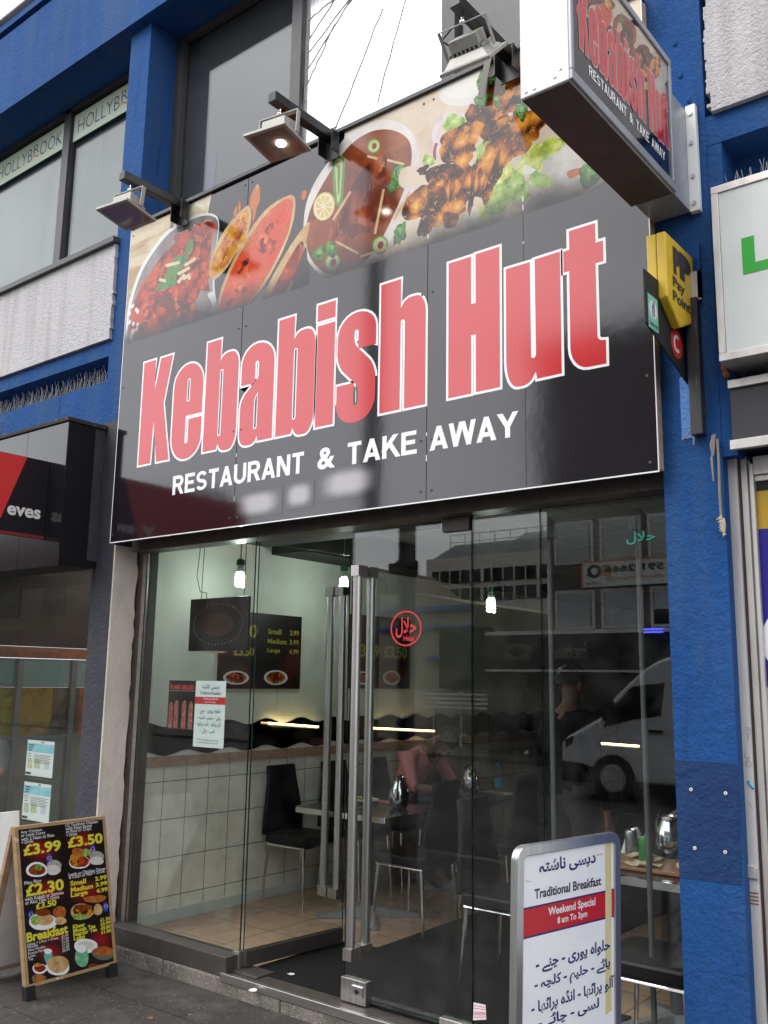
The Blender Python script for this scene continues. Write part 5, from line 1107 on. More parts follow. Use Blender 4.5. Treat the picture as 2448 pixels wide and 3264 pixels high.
for body, a, c, H in (('Any Chicken', (160,745), (325,727), 26), ('or Lamb Curry', (162,774), (350,752), 32), ('with 2 Naan or Rice', (163,799), (418,764), 26), ('+ Drink', (165,822), (258,810), 26), ('1/2 Tandoori Chicken', (506,694), (756,662), 26), ('with Naan Bread', (507,720), (706,694), 26), ('or Rice or Chips', (509,748), (703,722), 30), ('+ Drink', (511,768), (598,756), 26), ('Pilau Rice', (187,1136), (318,1116), 26), ('with Kebab or Samosa', (192,1262), (492,1210), 28), ('or Aloo Tikki + Drink', (194,1290), (458,1244), 28), ('Lamb or Chicken Doner', (530,1075), (816,1026), 28), ('& Chips or Nan + Drink', (532,1100), (810,1052), 30), ('Halwa + 2 Puri + Chana', (210,1608), (450,1558), 20), ('Paratha', (212,1628), (293,1612), 20), ('Aloo Paratha', (214,1652), (348,1624), 20), ('Keema Paratha', (216,1676), (374,1644), 20), ('Lassi', (218,1700), (272,1689), 20), ('Tea', (220,1724), (255,1716), 20), ('£2.99', (474,1545), (527,1534), 18), ('£1.00', (476,1567), (529,1556), 18), ('£1.50', (477,1590), (531,1579), 18), ('£1.50', (479,1612), (533,1601), 18), ('£1.80', (480,1634), (535,1623), 18), ('£0.99', (482,1656), (537,1645), 18)):
    ml(body, a, c, H, mWh, .012, 'dish_line')
mp2 = MB(); MP = [nf(x, 4.0) for x in (pSoup, pDip, pKeb, pRedCurry, pLett, pNaan, pFlame, pCorn)]+[mGlow, mWhiteV, mat('print_drink_green', (.12,.42,.22), .3, var=[((30,30,30), (.5,.62,.5), .5, .7)]), mat('print_can_blue', (.02,.06,.40), .3), mat('print_teal', (.10,.42,.36), .3), mat('print_crust', (.58,.40,.18), .3, var=[((30,30,30), (.42,.24,.08), .45, .65)]), mat('print_bowl_rim', (.10,.14,.10), .3)]
mlay = [0]
def mbl(x, y, rx, ry, mi, rot=0, jag=.04, lift0=.0012):
    mlay[0] += 1; c, s = math.cos(rad(rot)), math.sin(rad(rot)); P = []; ph = frng.uniform(0, 9)
    for i in range(18):
        a = 2*math.pi*i/18; r = 1+jag*(math.sin(3*a+ph)+frng.uniform(-1,1)*.5); X, Y = rx*r*math.cos(a), ry*r*math.sin(a); P.append(MBp(x+X*c-Y*s, y+X*s+Y*c))
    P = [(min(max(p[0], .013), wid-.013), min(max(p[1], vb+.005), mb_h-.009)) for p in P]
    v, f = fill([P]); mp2.mat(mi); mp2.add([Lf+mb_u*p[0]+mb_v*p[1]+mb_n*(lift0+.00025+mlay[0]*.000006) for p in v], f)
def glow(x, y, rx, ry):
    """soft crimson bloom of the printed background"""
    n1 = 24; vs = []; fs = []; w = []; c_ = MBp(x, y); rings = 6
    for i in range(rings+1):
        for j in range(n1):
            a = 2*math.pi*j/n1; p = MBp(x+rx*i/rings*math.cos(a), y+ry*i/rings*math.sin(a)); p = (min(max(p[0], .013), wid-.013), min(max(p[1], vb+.005), mb_h-.009))
            vs.append(Lf+mb_u*p[0]+mb_v*p[1]+mb_n*(.00125+mlay[0]*.000006)); w.append((1-i/rings)**1.4)
    mlay[0] += 1
    for i in range(rings):
        for j in range(n1): a = i*n1+j; b = i*n1+(j+1) % n1; fs.append((a,b,b+n1,a+n1))
    mm = MB(); mm.add(vs, fs); ob = mm.build('crimson_bloom', mBloom, menu, solid=False); at_ = ob.data.attributes.new('soft', 'FLOAT', 'POINT'); at_.data.foreach_set('value', w)
mBloom = bpy.data.materials.new('crimson_bloom'); mBloom.use_nodes = True
_n = mBloom.node_tree; _B = _n.nodes['Principled BSDF']; _B.inputs['Roughness'].default_value = .28; _at = _n.nodes.new('ShaderNodeAttribute'); _at.attribute_name = 'soft'; _mx = _n.nodes.new('ShaderNodeMix'); _mx.data_type = 'RGBA'
_n.links.new(_at.outputs['Fac'], _mx.inputs[0]); _mx.inputs[6].default_value = (.012,.007,.007,1); _mx.inputs[7].default_value = (.34,.008,.012,1); _n.links.new(_mx.outputs[2], _B.inputs['Base Color'])
for q in ((310,870,150,110),(640,800,140,100),(370,1180,150,110),(660,1190,160,110),(400,1540,150,80),(390,1660,120,110),(780,1560,120,110)): glow(*q)
def can(x, y):
    mbl(x, y, 22, 38, 11); mbl(x+2, y-4, 15, 15, 9); mbl(x+2, y-9, 13, 8, 3); mbl(x+2, y+3, 12, 6, 11)
can(380,935); can(714,870); can(238,1372); can(815,1310)
for q in ((285,1020,86,58,9),(285,1020,66,44,0),(300,1000,30,24,4),(418,985,56,40,5),(412,1022,56,40,1),
          (612,960,80,56,9),(610,955,72,50,2),(600,930,60,40,7),(640,960,46,40,3),(660,890,40,30,4),(600,880,46,26,6),(745,920,56,40,5),(745,955,54,32,1),
          (330,1420,110,66,9),(340,1405,76,44,13),(270,1410,36,40,4),(330,1350,60,28,0),(460,1350,50,50,6),(466,1415,46,30,13),
          (632,1345,90,62,13),(640,1340,80,50,2),(620,1385,60,24,4),(640,1310,70,22,0),(725,1250,86,26,6),(760,1240,60,22,6),(756,1330,34,44,13),
          (660,1610,90,58,9),(660,1606,66,34,1),(632,1690,52,84,10),(625,1630,42,32,9),(800,1665,94,52,14),(798,1650,78,38,6),(720,1770,40,26,0),
          (372,1690,32,58,12),(370,1650,30,22,9),(446,1765,90,74,9),(446,1750,84,66,13),(305,1785,58,40,9),(305,1780,46,30,3),(290,1755,30,14,7),(300,1865,58,40,14),(300,1858,48,28,6)): mbl(*q)
mp2.build('food_print', MP, menu, solid=False)
# second, white A-board leg and sheet behind it
wb = thing('a_board', 'pale A-board partly hidden behind the black menu board at the left edge', 'A-board', (-5.4,-.75,PZ))
m = MB(); q0 = Vector((-5.10,-.96,PZ)); qa = Vector((-5.10,-.48,PZ)); tp = Vector((-5.34,-.90,.70)); tb = Vector((-5.34,-.42,.70))
dn = Vector((.02,0,0)); m.hexa([q0+Vector((-.02,0,.1)), qa+Vector((-.02,0,.1)), tb, tp], [q0+dn+Vector((-.02,0,.1)), qa+dn+Vector((-.02,0,.1)), tb+dn, tp+dn]); m.build('sheet', mWhitePaint, wb)
m = MB(); m.tube([q0, tp], .018, 6); m.tube([qa, tb], .018, 6); m.tube([q0+(tp-q0)*.1, qa+(tb-qa)*.1], .012, 6); m.build('leg', mWood, wb)

# ================================================================== WHITE BREAKFAST SIGN
k8 = crop(1548, 2350, .5425)
zt = .965
TL = WZ(*k8(172,640), zt); TR = WZ(*k8(778,548), zt); TR.z = TL.z = zt
bu = (TR-TL); bw = bu.length; bu.normalize(); bvv = Vector((.03,0,1)).normalized(); bvv = (bvv-bu*bvv.dot(bu)).normalized(); bn_ = bu.cross(bvv).normalized()
if bn_.dot(CAM-TL) < 0: bn_ = -bn_
bhh = (zt-PZ)/bvv.z; BO = TL-bvv*bhh
print('breakfast', TL, TR, bw, bhh)
bs_ = thing('breakfast_sign', 'white poster sign in a rounded aluminium frame reading Traditional Breakfast', 'A-board', tuple(BO+bu*bw/2))
def BP(x, y): w = WP(*k8(x, y), BO+bn_*.006, bn_)-BO; return (w.dot(bu), w.dot(bvv))
def B3(u, v, n): return BO+bu*u+bvv*v+bn_*n
def rrect(u0, u1, v0, v1, r, n=6):
    P = []
    for cx, cy, a0 in ((u1-r,v0+r,-90),(u1-r,v1-r,0),(u0+r,v1-r,90),(u0+r,v0+r,180)):
        for i in range(n+1): a = rad(a0+90*i/n); P.append((cx+r*math.cos(a), cy+r*math.sin(a)))
    return P
def fring(u0, u1, v0, v1, r, w, n0, n1, nm):
    o_ = rrect(u0,u1,v0,v1,r); i_ = rrect(u0+w,u1-w,v0+w,v1-w,max(r-w,.004)); k = len(o_); mb = MB(); vs = []; 
    for n_ in (n0, n1):
        vs += [B3(*p, n_) for p in o_]; vs += [B3(*p, n_) for p in i_]
    fs = []
    for i in range(k):
        j = (i+1) % k
        fs += [(i,j,k+j,k+i), (2*k+i,2*k+j,3*k+j,3*k+i), (i,j,2*k+j,2*k+i), (k+i,k+j,3*k+j,3*k+i)]
    mb.add(vs, fs); return mb.build(nm, mAluBright, bs_, bevel=.003, smooth=50)
mAluBright = mat('satin_aluminium', (.62,.62,.63), .30, .9, var=[((30,30,1), (.50,.50,.51), .4, .7)])
fring(0, bw, .10, bhh, .05, .036, -.004, .012, 'snap_frame'); fring(.004, bw-.004, .10, bhh-.004, .047, .02, -.022, -.0045, 'rear_frame')
m = MB(); m.hexa([B3(*p,-.02) for p in rrect(.008,bw-.008,.108,bhh-.008,.04)], [B3(*p,.0) for p in rrect(.008,bw-.008,.108,bhh-.008,.04)]); m.build('back_panel', mWhitePaint, bs_)
mPoster = mat('white_poster', (.88,.88,.89), .35, var=[((4,4,4), (.80,.80,.815), .45, .7)])
m = MB(); m.hexa([B3(*p,.0005) for p in rrect(.034,bw-.034,.134,bhh-.034,.015)], [B3(*p,.003) for p in rrect(.034,bw-.034,.134,bhh-.034,.015)]); pst = m.build('poster', mPoster, bs_)
def pq(pts, lift, mt, nm):
    P = [BP(*p) for p in pts]; mb = MB(); a = [B3(*p, lift) for p in P]; mb.poly(a); return mb.build(nm, mt, pst, solid=False)
def clampu(u): return min(max(u, .0345), bw-.0345)
va, vc = BP(245,1172)[1], BP(240,1012)[1]; va2, vc2 = BP(780,1045)[1], BP(772,898)[1]
vs0, vs1 = (va+va2)/2, (vc+vc2)/2
m = MB(); m.poly([B3(.035,vs0,.0034), B3(bw-.035,vs0,.0034), B3(bw-.035,vs1,.0034), B3(.035,vs1,.0034)]); m.build('red_band', mat('poster_red', (.52,.018,.026), .35), pst, solid=False)
m = MB()
for v_ in (vs0-.005, vs1): m.poly([B3(.035,v_,.0035), B3(bw-.035,v_,.0035), B3(bw-.035,v_+.006,.0035), B3(.035,v_+.006,.0035)])
m.build('navy_rule', mInk, pst, solid=False)
PXB = (BP(500,700)[1]-BP(500,1500)[1])/800.0
def bl(nm, mt, body, a, c, H, bold=.01, lift=.0037):
    """a, c: ends of the lower edge of the line; H: its height, as seen"""
    u0, v0 = BP(*a); u1, v1 = BP(*c); v = (v0+v1)/2; m = MB(); text(m, body, (u0, u1, v, v+H*PXB), BO+bn_*lift, bu, bvv, bold); m.build(nm, mt, pst, solid=False)
PAR = '\uFB58\uFEAE\uFE8D\uFB68\uFBAD\uFE8E'
U1 = '\uFEA9\uFBFE\uFEB4\uFBFD \uFEE7\uFE8E\uFEB7\uFE98\uFBA7'
U2 = '\uFEA3\uFEE0\uFEEE\uFE8D\uFBA6 \uFB58\uFEEE\uFEAD\uFBFC - \uFB7C\uFEE8\uFBAF -'
U3 = '\uFB58\uFE8E\uFE8B\uFBAF - \uFEA3\uFEE0\uFBFF\uFEE2 - \uFB90\uFEE0\uFB7D\uFBA7 -'
U4 = '\uFE81\uFEDF\uFEEE '+PAR+' - \uFE8D\uFEE7\uFB89\uFBA6 '+PAR+' -'
U5 = '\uFEDF\uFEB4\uFBFD - \uFB7C\uFE8E\uFE8B\uFBAF -'
UH = '\uFEA3\uFEFC\uFEDD'
for t_, a, c, H in ((U1, (318,822), (650,756), 96), (U2, (298,1382), (735,1284), 92), (U3, (290,1496), (735,1396), 90), (U4, (272,1628), (757,1518), 100), (U5, (310,1715), (670,1630), 84)): bl('urdu_line', mInk, urdu(t_), a, c, H, .03)
bl('english_line', mat('dark_ink', (.03,.02,.05), .4), 'Traditional Breakfast', (290,952), (682,872), 58, .028)
bl('white_line', mWhiteV, 'Weekend Special', (371,1062), (648,1003), 62, .024); bl('white_line', mWhiteV, '8 am To 3pm', (425,1108), (600,1066), 50, .024)
mTape = mat('yellowed_tape', (.68,.60,.30), .4, var=[((9,9,3), (.74,.70,.50), .5, .75)])
u0, _ = BP(706,700); u1, _ = BP(742,700); vt = BP(720,605)[1]; vb_ = BP(775,1610)[1]
m = MB(); m.poly([B3(u0,vb_,.0036), B3(min(u1,bw-.036),vb_+.01,.0036), B3(min(u1,bw-.036),vt,.0036), B3(u0,vt-.01,.0036)]); m.build('tape', mTape, pst, solid=False)
for pts in (((650,690),(690,682),(692,690),(652,700)), ((235,842),(270,846),(268,852),(236,850))): P = [BP(*p) for p in pts]; MB().poly([B3(*p,.0036) for p in P]).build('tape', mTape, pst, solid=False)
m = MB(); m.hexa([B3(.0,0,-.02),B3(.03,0,-.02),B3(.03,.12,-.02),B3(.0,.12,-.02)], [B3(.0,0,.004),B3(.03,0,.004),B3(.03,.12,.004),B3(.0,.12,.004)]); m.hexa([B3(bw-.03,0,-.02),B3(bw,0,-.02),B3(bw,.12,-.02),B3(bw-.03,.12,-.02)], [B3(bw-.03,0,.004),B3(bw,0,.004),B3(bw,.12,.004),B3(bw-.03,.12,.004)])
m.build('foot', mAluBright, bs_)
m = MB(); m.hexa([B3(.02,.0,-.10),B3(bw-.02,.0,-.10),B3(bw-.02,.0,-.024),B3(.02,.0,-.024)], [B3(.02,.03,-.10),B3(bw-.02,.03,-.10),B3(bw-.02,.03,-.024),B3(.02,.03,-.024)]); m.build('base_bar', mAluBright, bs_)

# ================================================================== ON THE GLASS
mPaperW = mat('window_paper', (.66,.72,.70), .4)
sk = thing('window_flyer', 'white breakfast flyer with a red band stuck on the left pane', 'flyer', (-4.14,.01,1.12))
X0_, X1_, Z0_, Z1_ = -4.27, -4.012, 1.116, 1.488
m = MB(); m.box(X0_,X1_,.0062,.0072,Z0_,Z1_); m.build('sheet', mPaperW, sk)
fz = lambda t: Z0_+(Z1_-Z0_)*t
m = MB(); m.box(X0_,X1_,.0058,.00615,fz(.645),fz(.755)); m.build('red_band', mat('flyer_red', (.50,.02,.03), .4), sk)
def wl_(acc, body, x0, x1, t0, t1, b=.01): text(acc, body, (x0, x1, fz(t0), fz(t1)), (0,.0056,0), (1,0,0), (0,0,1), b)
m = MB(); wl_(m, urdu(U1), -4.215, -4.065, .86, .955); wl_(m, 'Traditional Breakfast', -4.23, -4.052, .79, .84); wl_(m, urdu(U2), -4.24, -4.045, .50, .58); wl_(m, urdu(U3), -4.245, -4.045, .395, .47); wl_(m, urdu(U4), -4.255, -4.04, .30, .385); wl_(m, urdu(U5), -4.21, -4.09, .20, .28)
for t_ in (.095, .055): wl_(m, 'HALWA PURI, CHANA, NAN, KULCHA,' if t_ > .08 else 'ALOO PARATHA, EGG PARATHA, LASSI, TEA', -4.235, -4.055, t_, t_+.022)
m.build('lettering', mInk, sk, solid=False)
m = MB(); wl_(m, 'Weekend Special', -4.20, -4.075, .705, .745); wl_(m, '8 am To 3pm', -4.185, -4.09, .66, .69); m.build('white_lettering', mWhiteV, sk, solid=False)
fp = thing('window_flyer', 'black flyer showing grilled kebabs stuck on the left pane', 'flyer', (-4.39,.01,1.2))
m = MB(); m.box(-4.512,-4.2705,.0062,.0072,1.205,1.487); m.build('sheet', mat('black_flyer', (.012,.010,.012), .3), fp)
m = MB(); text(m, 'FLAME GRILLED', (-4.495,-4.285,1.435,1.462), (0,.0056,0), (1,0,0), (0,0,1), .03); m.build('lettering', mat('red_print', (.55,.06,.04), .4), fp, solid=False)
m = MB()
for x_, h_ in ((-4.482,.15),(-4.435,.16),(-4.365,.16),(-4.305,.155)):
    v, f = fill([rpoly([(x_-.019,1.212),(x_+.019,1.212),(x_+.019,1.212+h_,.018,.04),(x_-.019,1.212+h_,.018,.04)])]); m.add([(p[0],.0056,p[1]) for p in v], f)
m.build('kebab_print', mat('kebab_print', (.24,.075,.06), .4, var=[((60,60,60), (.44,.20,.16), .5, .65)]), fp, solid=False)
m = MB(); m.box(-4.508,-4.275,.0057,.0061,1.426,1.4275); m.build('rule', mAluW, fp)
hl = thing('halal_sticker', 'red round halal sticker on the closed glass door leaf', 'sticker', (-2.735,0,1.755))
cx, cz = -2.735, 1.755
a = [(cx+.094*math.cos(rad(t)), cz+.086*math.sin(rad(t))) for t in range(0, 360, 8)]; b2 = [(cx+.086*math.cos(rad(t)), cz+.078*math.sin(rad(t))) for t in range(0, 360, 8)]
v, f = fill([a, b2]); mHal = mat('halal_red', (.62,.03,.04), .4); m = MB(); m.add([(p[0], -.0062, p[1]) for p in v], f); m.build('ring', mHal, hl, solid=False)
m = MB(); text(m, urdu(UH), (cx-.062, cx+.062, cz-.045, cz+.055), (0,-.0062,0), (1,0,0), (0,0,1), .02); text(m, 'Halal', (cx-.014, cx+.05, cz-.06, cz-.036), (0,-.0064,0), (1,0,0), (0,0,1), .02); m.build('lettering', mHal, hl, solid=False)
p0 = WY(2000,1738,.006); p1 = WY(2092,1690,.006)
m = MB(); text(m, urdu(UH), (p0.x, p1.x, p0.z-.0, p1.z), (0,-.0064,0), (1,0,0), (0,0,1), .02)
tag(m.build('window_lettering', mat('turquoise_vinyl', (.03,.50,.33), .4, emit=None), solid=False, loc=(p0.x,0,p0.z)), 'small turquoise Urdu word on the upper right pane', 'window lettering')
rs = thing('receipt_sticker', 'small torn pink and white sticker low on the right pane', 'sticker', WY(1530,3225,-.006))
P = [WY(1510,3195,-.0058), WY(1548,3203,-.0058), WY(1550,3250,-.0058), WY(1508,3252,-.0058)]
m = MB(); m.prism([tuple(p) for p in P], (0,-.0006,0)); m.build('paper', mWhitePaint, rs)
m = MB()
for t in (.15,.3,.5,.58,.66,.8): a_ = P[0].lerp(P[3], t); b_ = P[1].lerp(P[2], t); m.poly([a_+Vector((.002,-.0009,0)), b_+Vector((-.002,-.0009,0)), b_+Vector((-.002,-.0009,-.003)), a_+Vector((.002,-.0009,-.003))])
m.build('print_lines', mat('pink_print', (.55,.16,.26), .5), rs, solid=False)
# litter
def litter(px, py, z, mt, label, s=.02, nm='paper_scrap'):
    p = WZ(px, py, z); r = random.Random(px); m = MB(); P = [(p.x+s*(.6+r.random()*.7)*math.cos(a), p.y+s*(.5+r.random()*.6)*math.sin(a), z+.0015+r.random()*.004) for a in (0,1.1,2.0,3.0,4.2,5.3)]
    m.prism(P, (0,0,.001)); tag(m.build(nm, mt, loc=tuple(p)), label, 'litter')
litter(925,3107,.012, mWhitePaint, 'white paper scrap on the doormat just inside the threshold', .022)
litter(805,3158,-.011, mWhitePaint, 'crumpled white paper scrap on the concrete step below the threshold', .026)
litter(478,3247,PZ, mat('dry_leaf', (.22,.09,.04), .8), 'small dry brown leaf on the pavement before the step', .018, 'dry_leaf')
litter(604,3237,PZ, mAluW, 'tiny pale scrap on the pavement before the step', .008)
litter(962,3032,.012, mWhitePaint, 'tiny pale crumb on the doormat beside the open door', .007)

# ================================================================== RESTAURANT FURNITURE
def make_chair():
    t = thing('dining_chair', 'high backed black chair', 'chair', (0,0,0), 'black dining chairs in the restaurant')
    m = MB(); m.hexa(rring(-.20,.20,-.195,.195,.05,.395), rring(-.20,.20,-.195,.195,.05,.455)); m.build('seat', mLeather, t, bevel=.012, smooth=40)
    ring = lambda z, x, w: [(x,-w,z),(x+.032,-w,z),(x+.032,w,z),(x,w,z)]
    m = MB(); zs = [(.44,-.215,.195),(.56,-.212,.192),(.68,-.222,.165),(.80,-.236,.142),(.90,-.252,.135)]
    for a, b in zip(zs[:-1], zs[1:]): 
        k = len(m.v); m.hexa(ring(*a), ring(*b))
    # single shell: merge shared rings
    mm = MB(); R = [ring(*a) for a in zs]; vs = [v for r in R for v in r]; fs = [(0,1,2,3)]
    for i in range(len(R)-1):
        for j in range(4): fs.append((i*4+j, i*4+(j+1) % 4, (i+1)*4+(j+1) % 4, (i+1)*4+j))
    n = (len(R)-1)*4; fs.append((n,n+1,n+2,n+3)); mm.add(vs, fs); mm.build('backrest', mLeather, t, bevel=.010, smooth=40)
    for sx in (-1, 1):
        for sy in (-1, 1):
            m = MB(); m.tube([(sx*.165, sy*.165, .39), (sx*.195, sy*.185, .0)], .0125, 8, .008); m.build('leg', mChrome, t, smooth=40)
    m = MB(); m.tube([(-.17,-.175,.385),(.175,-.175,.385),(.175,.175,.385),(-.17,.175,.385),(-.17,-.175,.385)], .009, 6); m.build('seat_frame', mChrome, t, smooth=40)
    return t
def rring(x0, x1, y0, y1, r, z, n=4):
    P = []
    for cx, cy, a0 in ((x1-r,y0+r,-90),(x1-r,y1-r,0),(x0+r,y1-r,90),(x0+r,y0+r,180)):
        for i in range(n+1): a = rad(a0+90*i/n); P.append((cx+r*math.cos(a), cy+r*math.sin(a), z))
    return P
ch0 = make_chair()
CH = [(-4.63,1.34,0,'black high backed chair against the tiled wall just inside the fixed pane'),
      (-3.63,1.31,180,'black chair with its back to the closed glass door, beside the steel jug'),
      (-3.50,2.08,180,'black chair with its back to the room opposite the man in pink'),
      (-4.60,2.38,0,'black chair that the man in pink is sitting on'),
      (-4.60,1.88,0,'black chair along the wall between the first table and the man in pink'),
      (-2.59,.72,0,'black chair on the doormat just left of the white breakfast sign'),
      (-1.58,.16,180,'black chair right behind the glass below the tray of food'),
      (-3.46,2.95,180,'black chair farthest back, behind the water bottle'),
      (-4.60,3.1,0,'black chair along the wall behind the man in pink')]
for i, (x, y, r, lab) in enumerate(CH):
    o = ch0 if i == 0 else copy_tree(ch0)
    o.location = (x, y, 0); o.rotation_euler = (0,0,rad(r)); o['label'] = lab
def make_table(w, d):
    t = thing('dining_table', 'black table', 'table', (0,0,0), 'black pedestal tables in the restaurant')
    m = MB(); m.hexa(rring(-w/2+.008,w/2-.008,-d/2+.008,d/2-.008,.05,.652), rring(-w/2+.008,w/2-.008,-d/2+.008,d/2-.008,.05,.682)); m.build('table_top', mTable, t)
    o_ = rring(-w/2,w/2,-d/2,d/2,.055,0); i_ = rring(-w/2+.0075,w/2-.0075,-d/2+.0075,d/2-.0075,.05,0); k = len(o_); m = MB(); vs = []
    for z in (.650,.683): vs += [(p[0],p[1],z) for p in o_]+[(p[0],p[1],z) for p in i_]
    fs = []
    for i in range(k):
        j = (i+1) % k; fs += [(i,j,k+j,k+i),(2*k+i,2*k+j,3*k+j,3*k+i),(i,j,2*k+j,2*k+i),(k+i,k+j,3*k+j,3*k+i)]
    m.add(vs, fs); m.build('edge_band', mChrome, t, smooth=40)
    m = MB(); m.tube([(0,0,.05),(0,0,.64)], .034, 12); m.box(-.12,.12,-.12,.12,.63,.65); m.build('pedestal', mBlack, t, smooth=40)
    for a in (45,135,225,315):
        c, s = math.cos(rad(a)), math.sin(rad(a)); p = lambda r, w_, z: [(r*c-w_*s, r*s+w_*c, z), (r*c+w_*s, r*s-w_*c, z)]
        m = MB(); a0 = p(.03,.03,.002); a1 = p(.03,.03,.075); b0 = p(.33,.022,.002); b1 = p(.33,.022,.02)
        m.hexa([a0[0],a0[1],a1[1],a1[0]], [b0[0],b0[1],b1[1],b1[0]]); m.build('foot', mat('grey_cast_foot_%d' % (a+int(w*100)), (.30,.33,.36), .4, .5), t)
    return t
t0 = make_table(.78,.66); t0.location = (-4.02,1.32,0); t0['label'] = 'black pedestal table with the steel jug nearest the open door'
t1 = copy_tree(t0); t1.location = (-4.0,2.45,0); t1['label'] = 'black pedestal table at which the man in pink leans'
t2 = copy_tree(t0); t2.location = (-1.72,.69,0); t2['label'] = 'black pedestal table carrying the tray of food beside the blue pier'
def make_jug(loc, lab, rz=0):
    t = thing('steel_jug', lab, 'jug', (0,0,0), 'steel water jugs on the tables')
    m = MB(); m.lathe([(.045,0),(.055,.012),(.068,.05),(.070,.085),(.060,.13),(.043,.165),(.040,.18),(.050,.195),(.046,.195),(.036,.18),(.034,.165)], (0,0,0), 20); m.build('body', mChrome, t, smooth=50)
    m = MB(); m.tube([(.042,0,.182),(.075,0,.19),(.100,0,.15),(.098,0,.09),(.07,0,.06)], .007, 8); m.build('handle', mChrome, t, smooth=True)
    m = MB(); m.prism([(-.03,-.02,.18),(-.03,.02,.18),(-.075,0,.200)], (0,0,.008)); m.build('spout', mChrome, t)
    t.location = loc; t.rotation_euler = (0,0,rad(rz)); return t
make_jug((-3.86,1.43,.684), 'steel water jug on the table nearest the open door', -60)
make_jug((-3.95,2.42,.684), 'small looking steel jug in front of the man in pink', -40)
make_jug((-1.84,.96,.684), 'steel jug behind the drink cans on the right hand table', 150)
pl = thing('plate', 'white plate with a mound of yellow green salad on the first table', 'plate', (-4.22,1.50,.684))
m = MB(); m.lathe([(.06,.684),(.11,.70),(.108,.703),(.06,.690)], (-4.22,1.50,0), 20); m.build('dish', mWhiteV, pl, smooth=40)
m = MB(); rng = random.Random(4)
for k in range(24): m.ell((-4.22+rng.uniform(-.05,.05),1.50+rng.uniform(-.05,.05),.70+rng.uniform(0,.018)), .016,.012,.008,7,5)
m.build('salad', mat('salad', (.42,.46,.05), .6), pl, smooth=True)
m = MB(); rng = random.Random(6)
P = [(-4.05+.10*math.cos(a)*rng.uniform(.7,1.1), 1.56+.05*math.sin(a)*rng.uniform(.7,1.1), .686) for a in [i*.63 for i in range(10)]]
m.prism(P, (0,0,.012)); tag(m.build('food_wrapper', mat('red_wrapper', (.45,.10,.09), .6, var=[((30,30,30), (.50,.32,.18), .5, .6)]), loc=(-4.05,1.56,.684)), 'crumpled red food wrapper beside the jug on the first table', 'wrapper')
m = MB(); m.prism([(-3.98,2.60,.685),(-3.72,2.52,.685),(-3.68,2.66,.685),(-3.93,2.74,.685)], (0,0,.003)); tag(m.build('paper_sheet', mWhitePaint, loc=(-3.85,2.63,.684)), 'white sheet of paper on the table by the man in pink', 'paper')
bt = thing('water_bottle', 'clear water bottle with a blue cap on the second table', 'bottle', (-3.70,2.42,.684))
m = MB(); m.lathe([(.030,.684),(.032,.70),(.032,.82),(.026,.85),(.013,.885),(.013,.90)], (-3.70,2.42,0), 14); m.build('bottle_body', glass('pet_plastic', (.75,.82,.82), .08), bt, smooth=50)
m = MB(); m.lathe([(.0325,.755),(.0328,.76),(.0328,.815),(.0325,.82)], (-3.70,2.42,0), 14); m.build('wrap_label', mat('blue_wrap', (.05,.30,.45), .4), bt, smooth=50)
m = MB(); m.lathe([(.015,.901),(.015,.925)], (-3.70,2.42,0), 12); m.build('cap', mat('blue_cap', (.03,.20,.50), .4), bt)
# right table: tray, food, cans, tissue
T3 = lambda px, py, z=.70: WZ(*k8(px, py), z)
tp_ = thing('food_tray', 'brown tray of leftover flatbread and paper on the right hand table', 'tray', (-1.75,.70,.684))
m = MB(); m.hexa(rring(-2.02,-1.48,.50,.82,.04,.685), rring(-2.02,-1.48,.50,.82,.04,.70)); m.build('tray_base', mat('brown_tray', (.30,.14,.06), .35), tp_, bevel=.003)
m = MB(); rng = random.Random(8)
for k in range(16):
    x, y = rng.uniform(-1.98,-1.52), rng.uniform(.53,.79); P = [(x+.05*math.cos(a)*rng.uniform(.6,1.2), y+.035*math.sin(a)*rng.uniform(.6,1.2), .701+rng.uniform(0,.018)) for a in [i*.79 for i in range(8)]]; m.prism(P, (0,0,.006))
m.build('flatbread', mat('leftover_bread', (.58,.50,.36), .8, var=[((40,40,40), (.40,.25,.10), .52, .64)]), tp_)
def make_can(x, y, mt, lab):
    c = thing('drink_can', lab, 'can', (x,y,.702), 'drink cans on the right hand table')
    z = .702; m = MB(); m.lathe([(.025,z),(.031,z+.008),(.031,z+.105),(.027,z+.113)], (x,y,0), 16); m.build('can_body', mt, c, smooth=40)
    m = MB(); m.lathe([(.027,z+.1135),(.0275,z+.117),(.024,z+.117),(.023,z+.1145)], (x,y,0), 16); m.build('rim', mChrome, c, smooth=40)
a_ = T3(890,655,.70); make_can(-1.955,.775, mat('silver_can', (.35,.36,.40), .25, .8, var=[((20,20,20), (.06,.07,.25), .6, .65)]), 'silver drink can on the tray of the right hand table')
make_can(-1.835,.655, mat('green_can', (.04,.26,.05), .3, .3, var=[((18,18,18), (.35,.45,.06), .58, .64)]), 'green drink can on the tray of the right hand table')
m = MB(); m.hexa([(-2.06,.88,.685),(-1.95,.88,.685),(-1.94,.94,.685),(-2.06,.94,.685)], [(-2.03,.90,.80),(-1.98,.90,.815),(-1.98,.92,.81),(-2.03,.92,.80)]); tag(m.build('tissue', mWhitePaint, loc=(-2,.9,.684), smooth=60), 'standing white tissue left of the drink cans', 'tissue')
m = MB(); m.prism([(-1.70,.82,.70),(-1.48,.78,.70),(-1.46,.86,.715),(-1.68,.90,.715)], (0,0,.03)); tag(m.build('snack_packet', mat('snack_packet', (.10,.16,.05), .35, var=[((22,22,22), (.55,.42,.08), .52, .56), ((30,30,30), (.12,.03,.25), .60, .64)]), loc=(-1.6,.84,.7)), 'green and yellow snack packet behind the tray', 'packet')
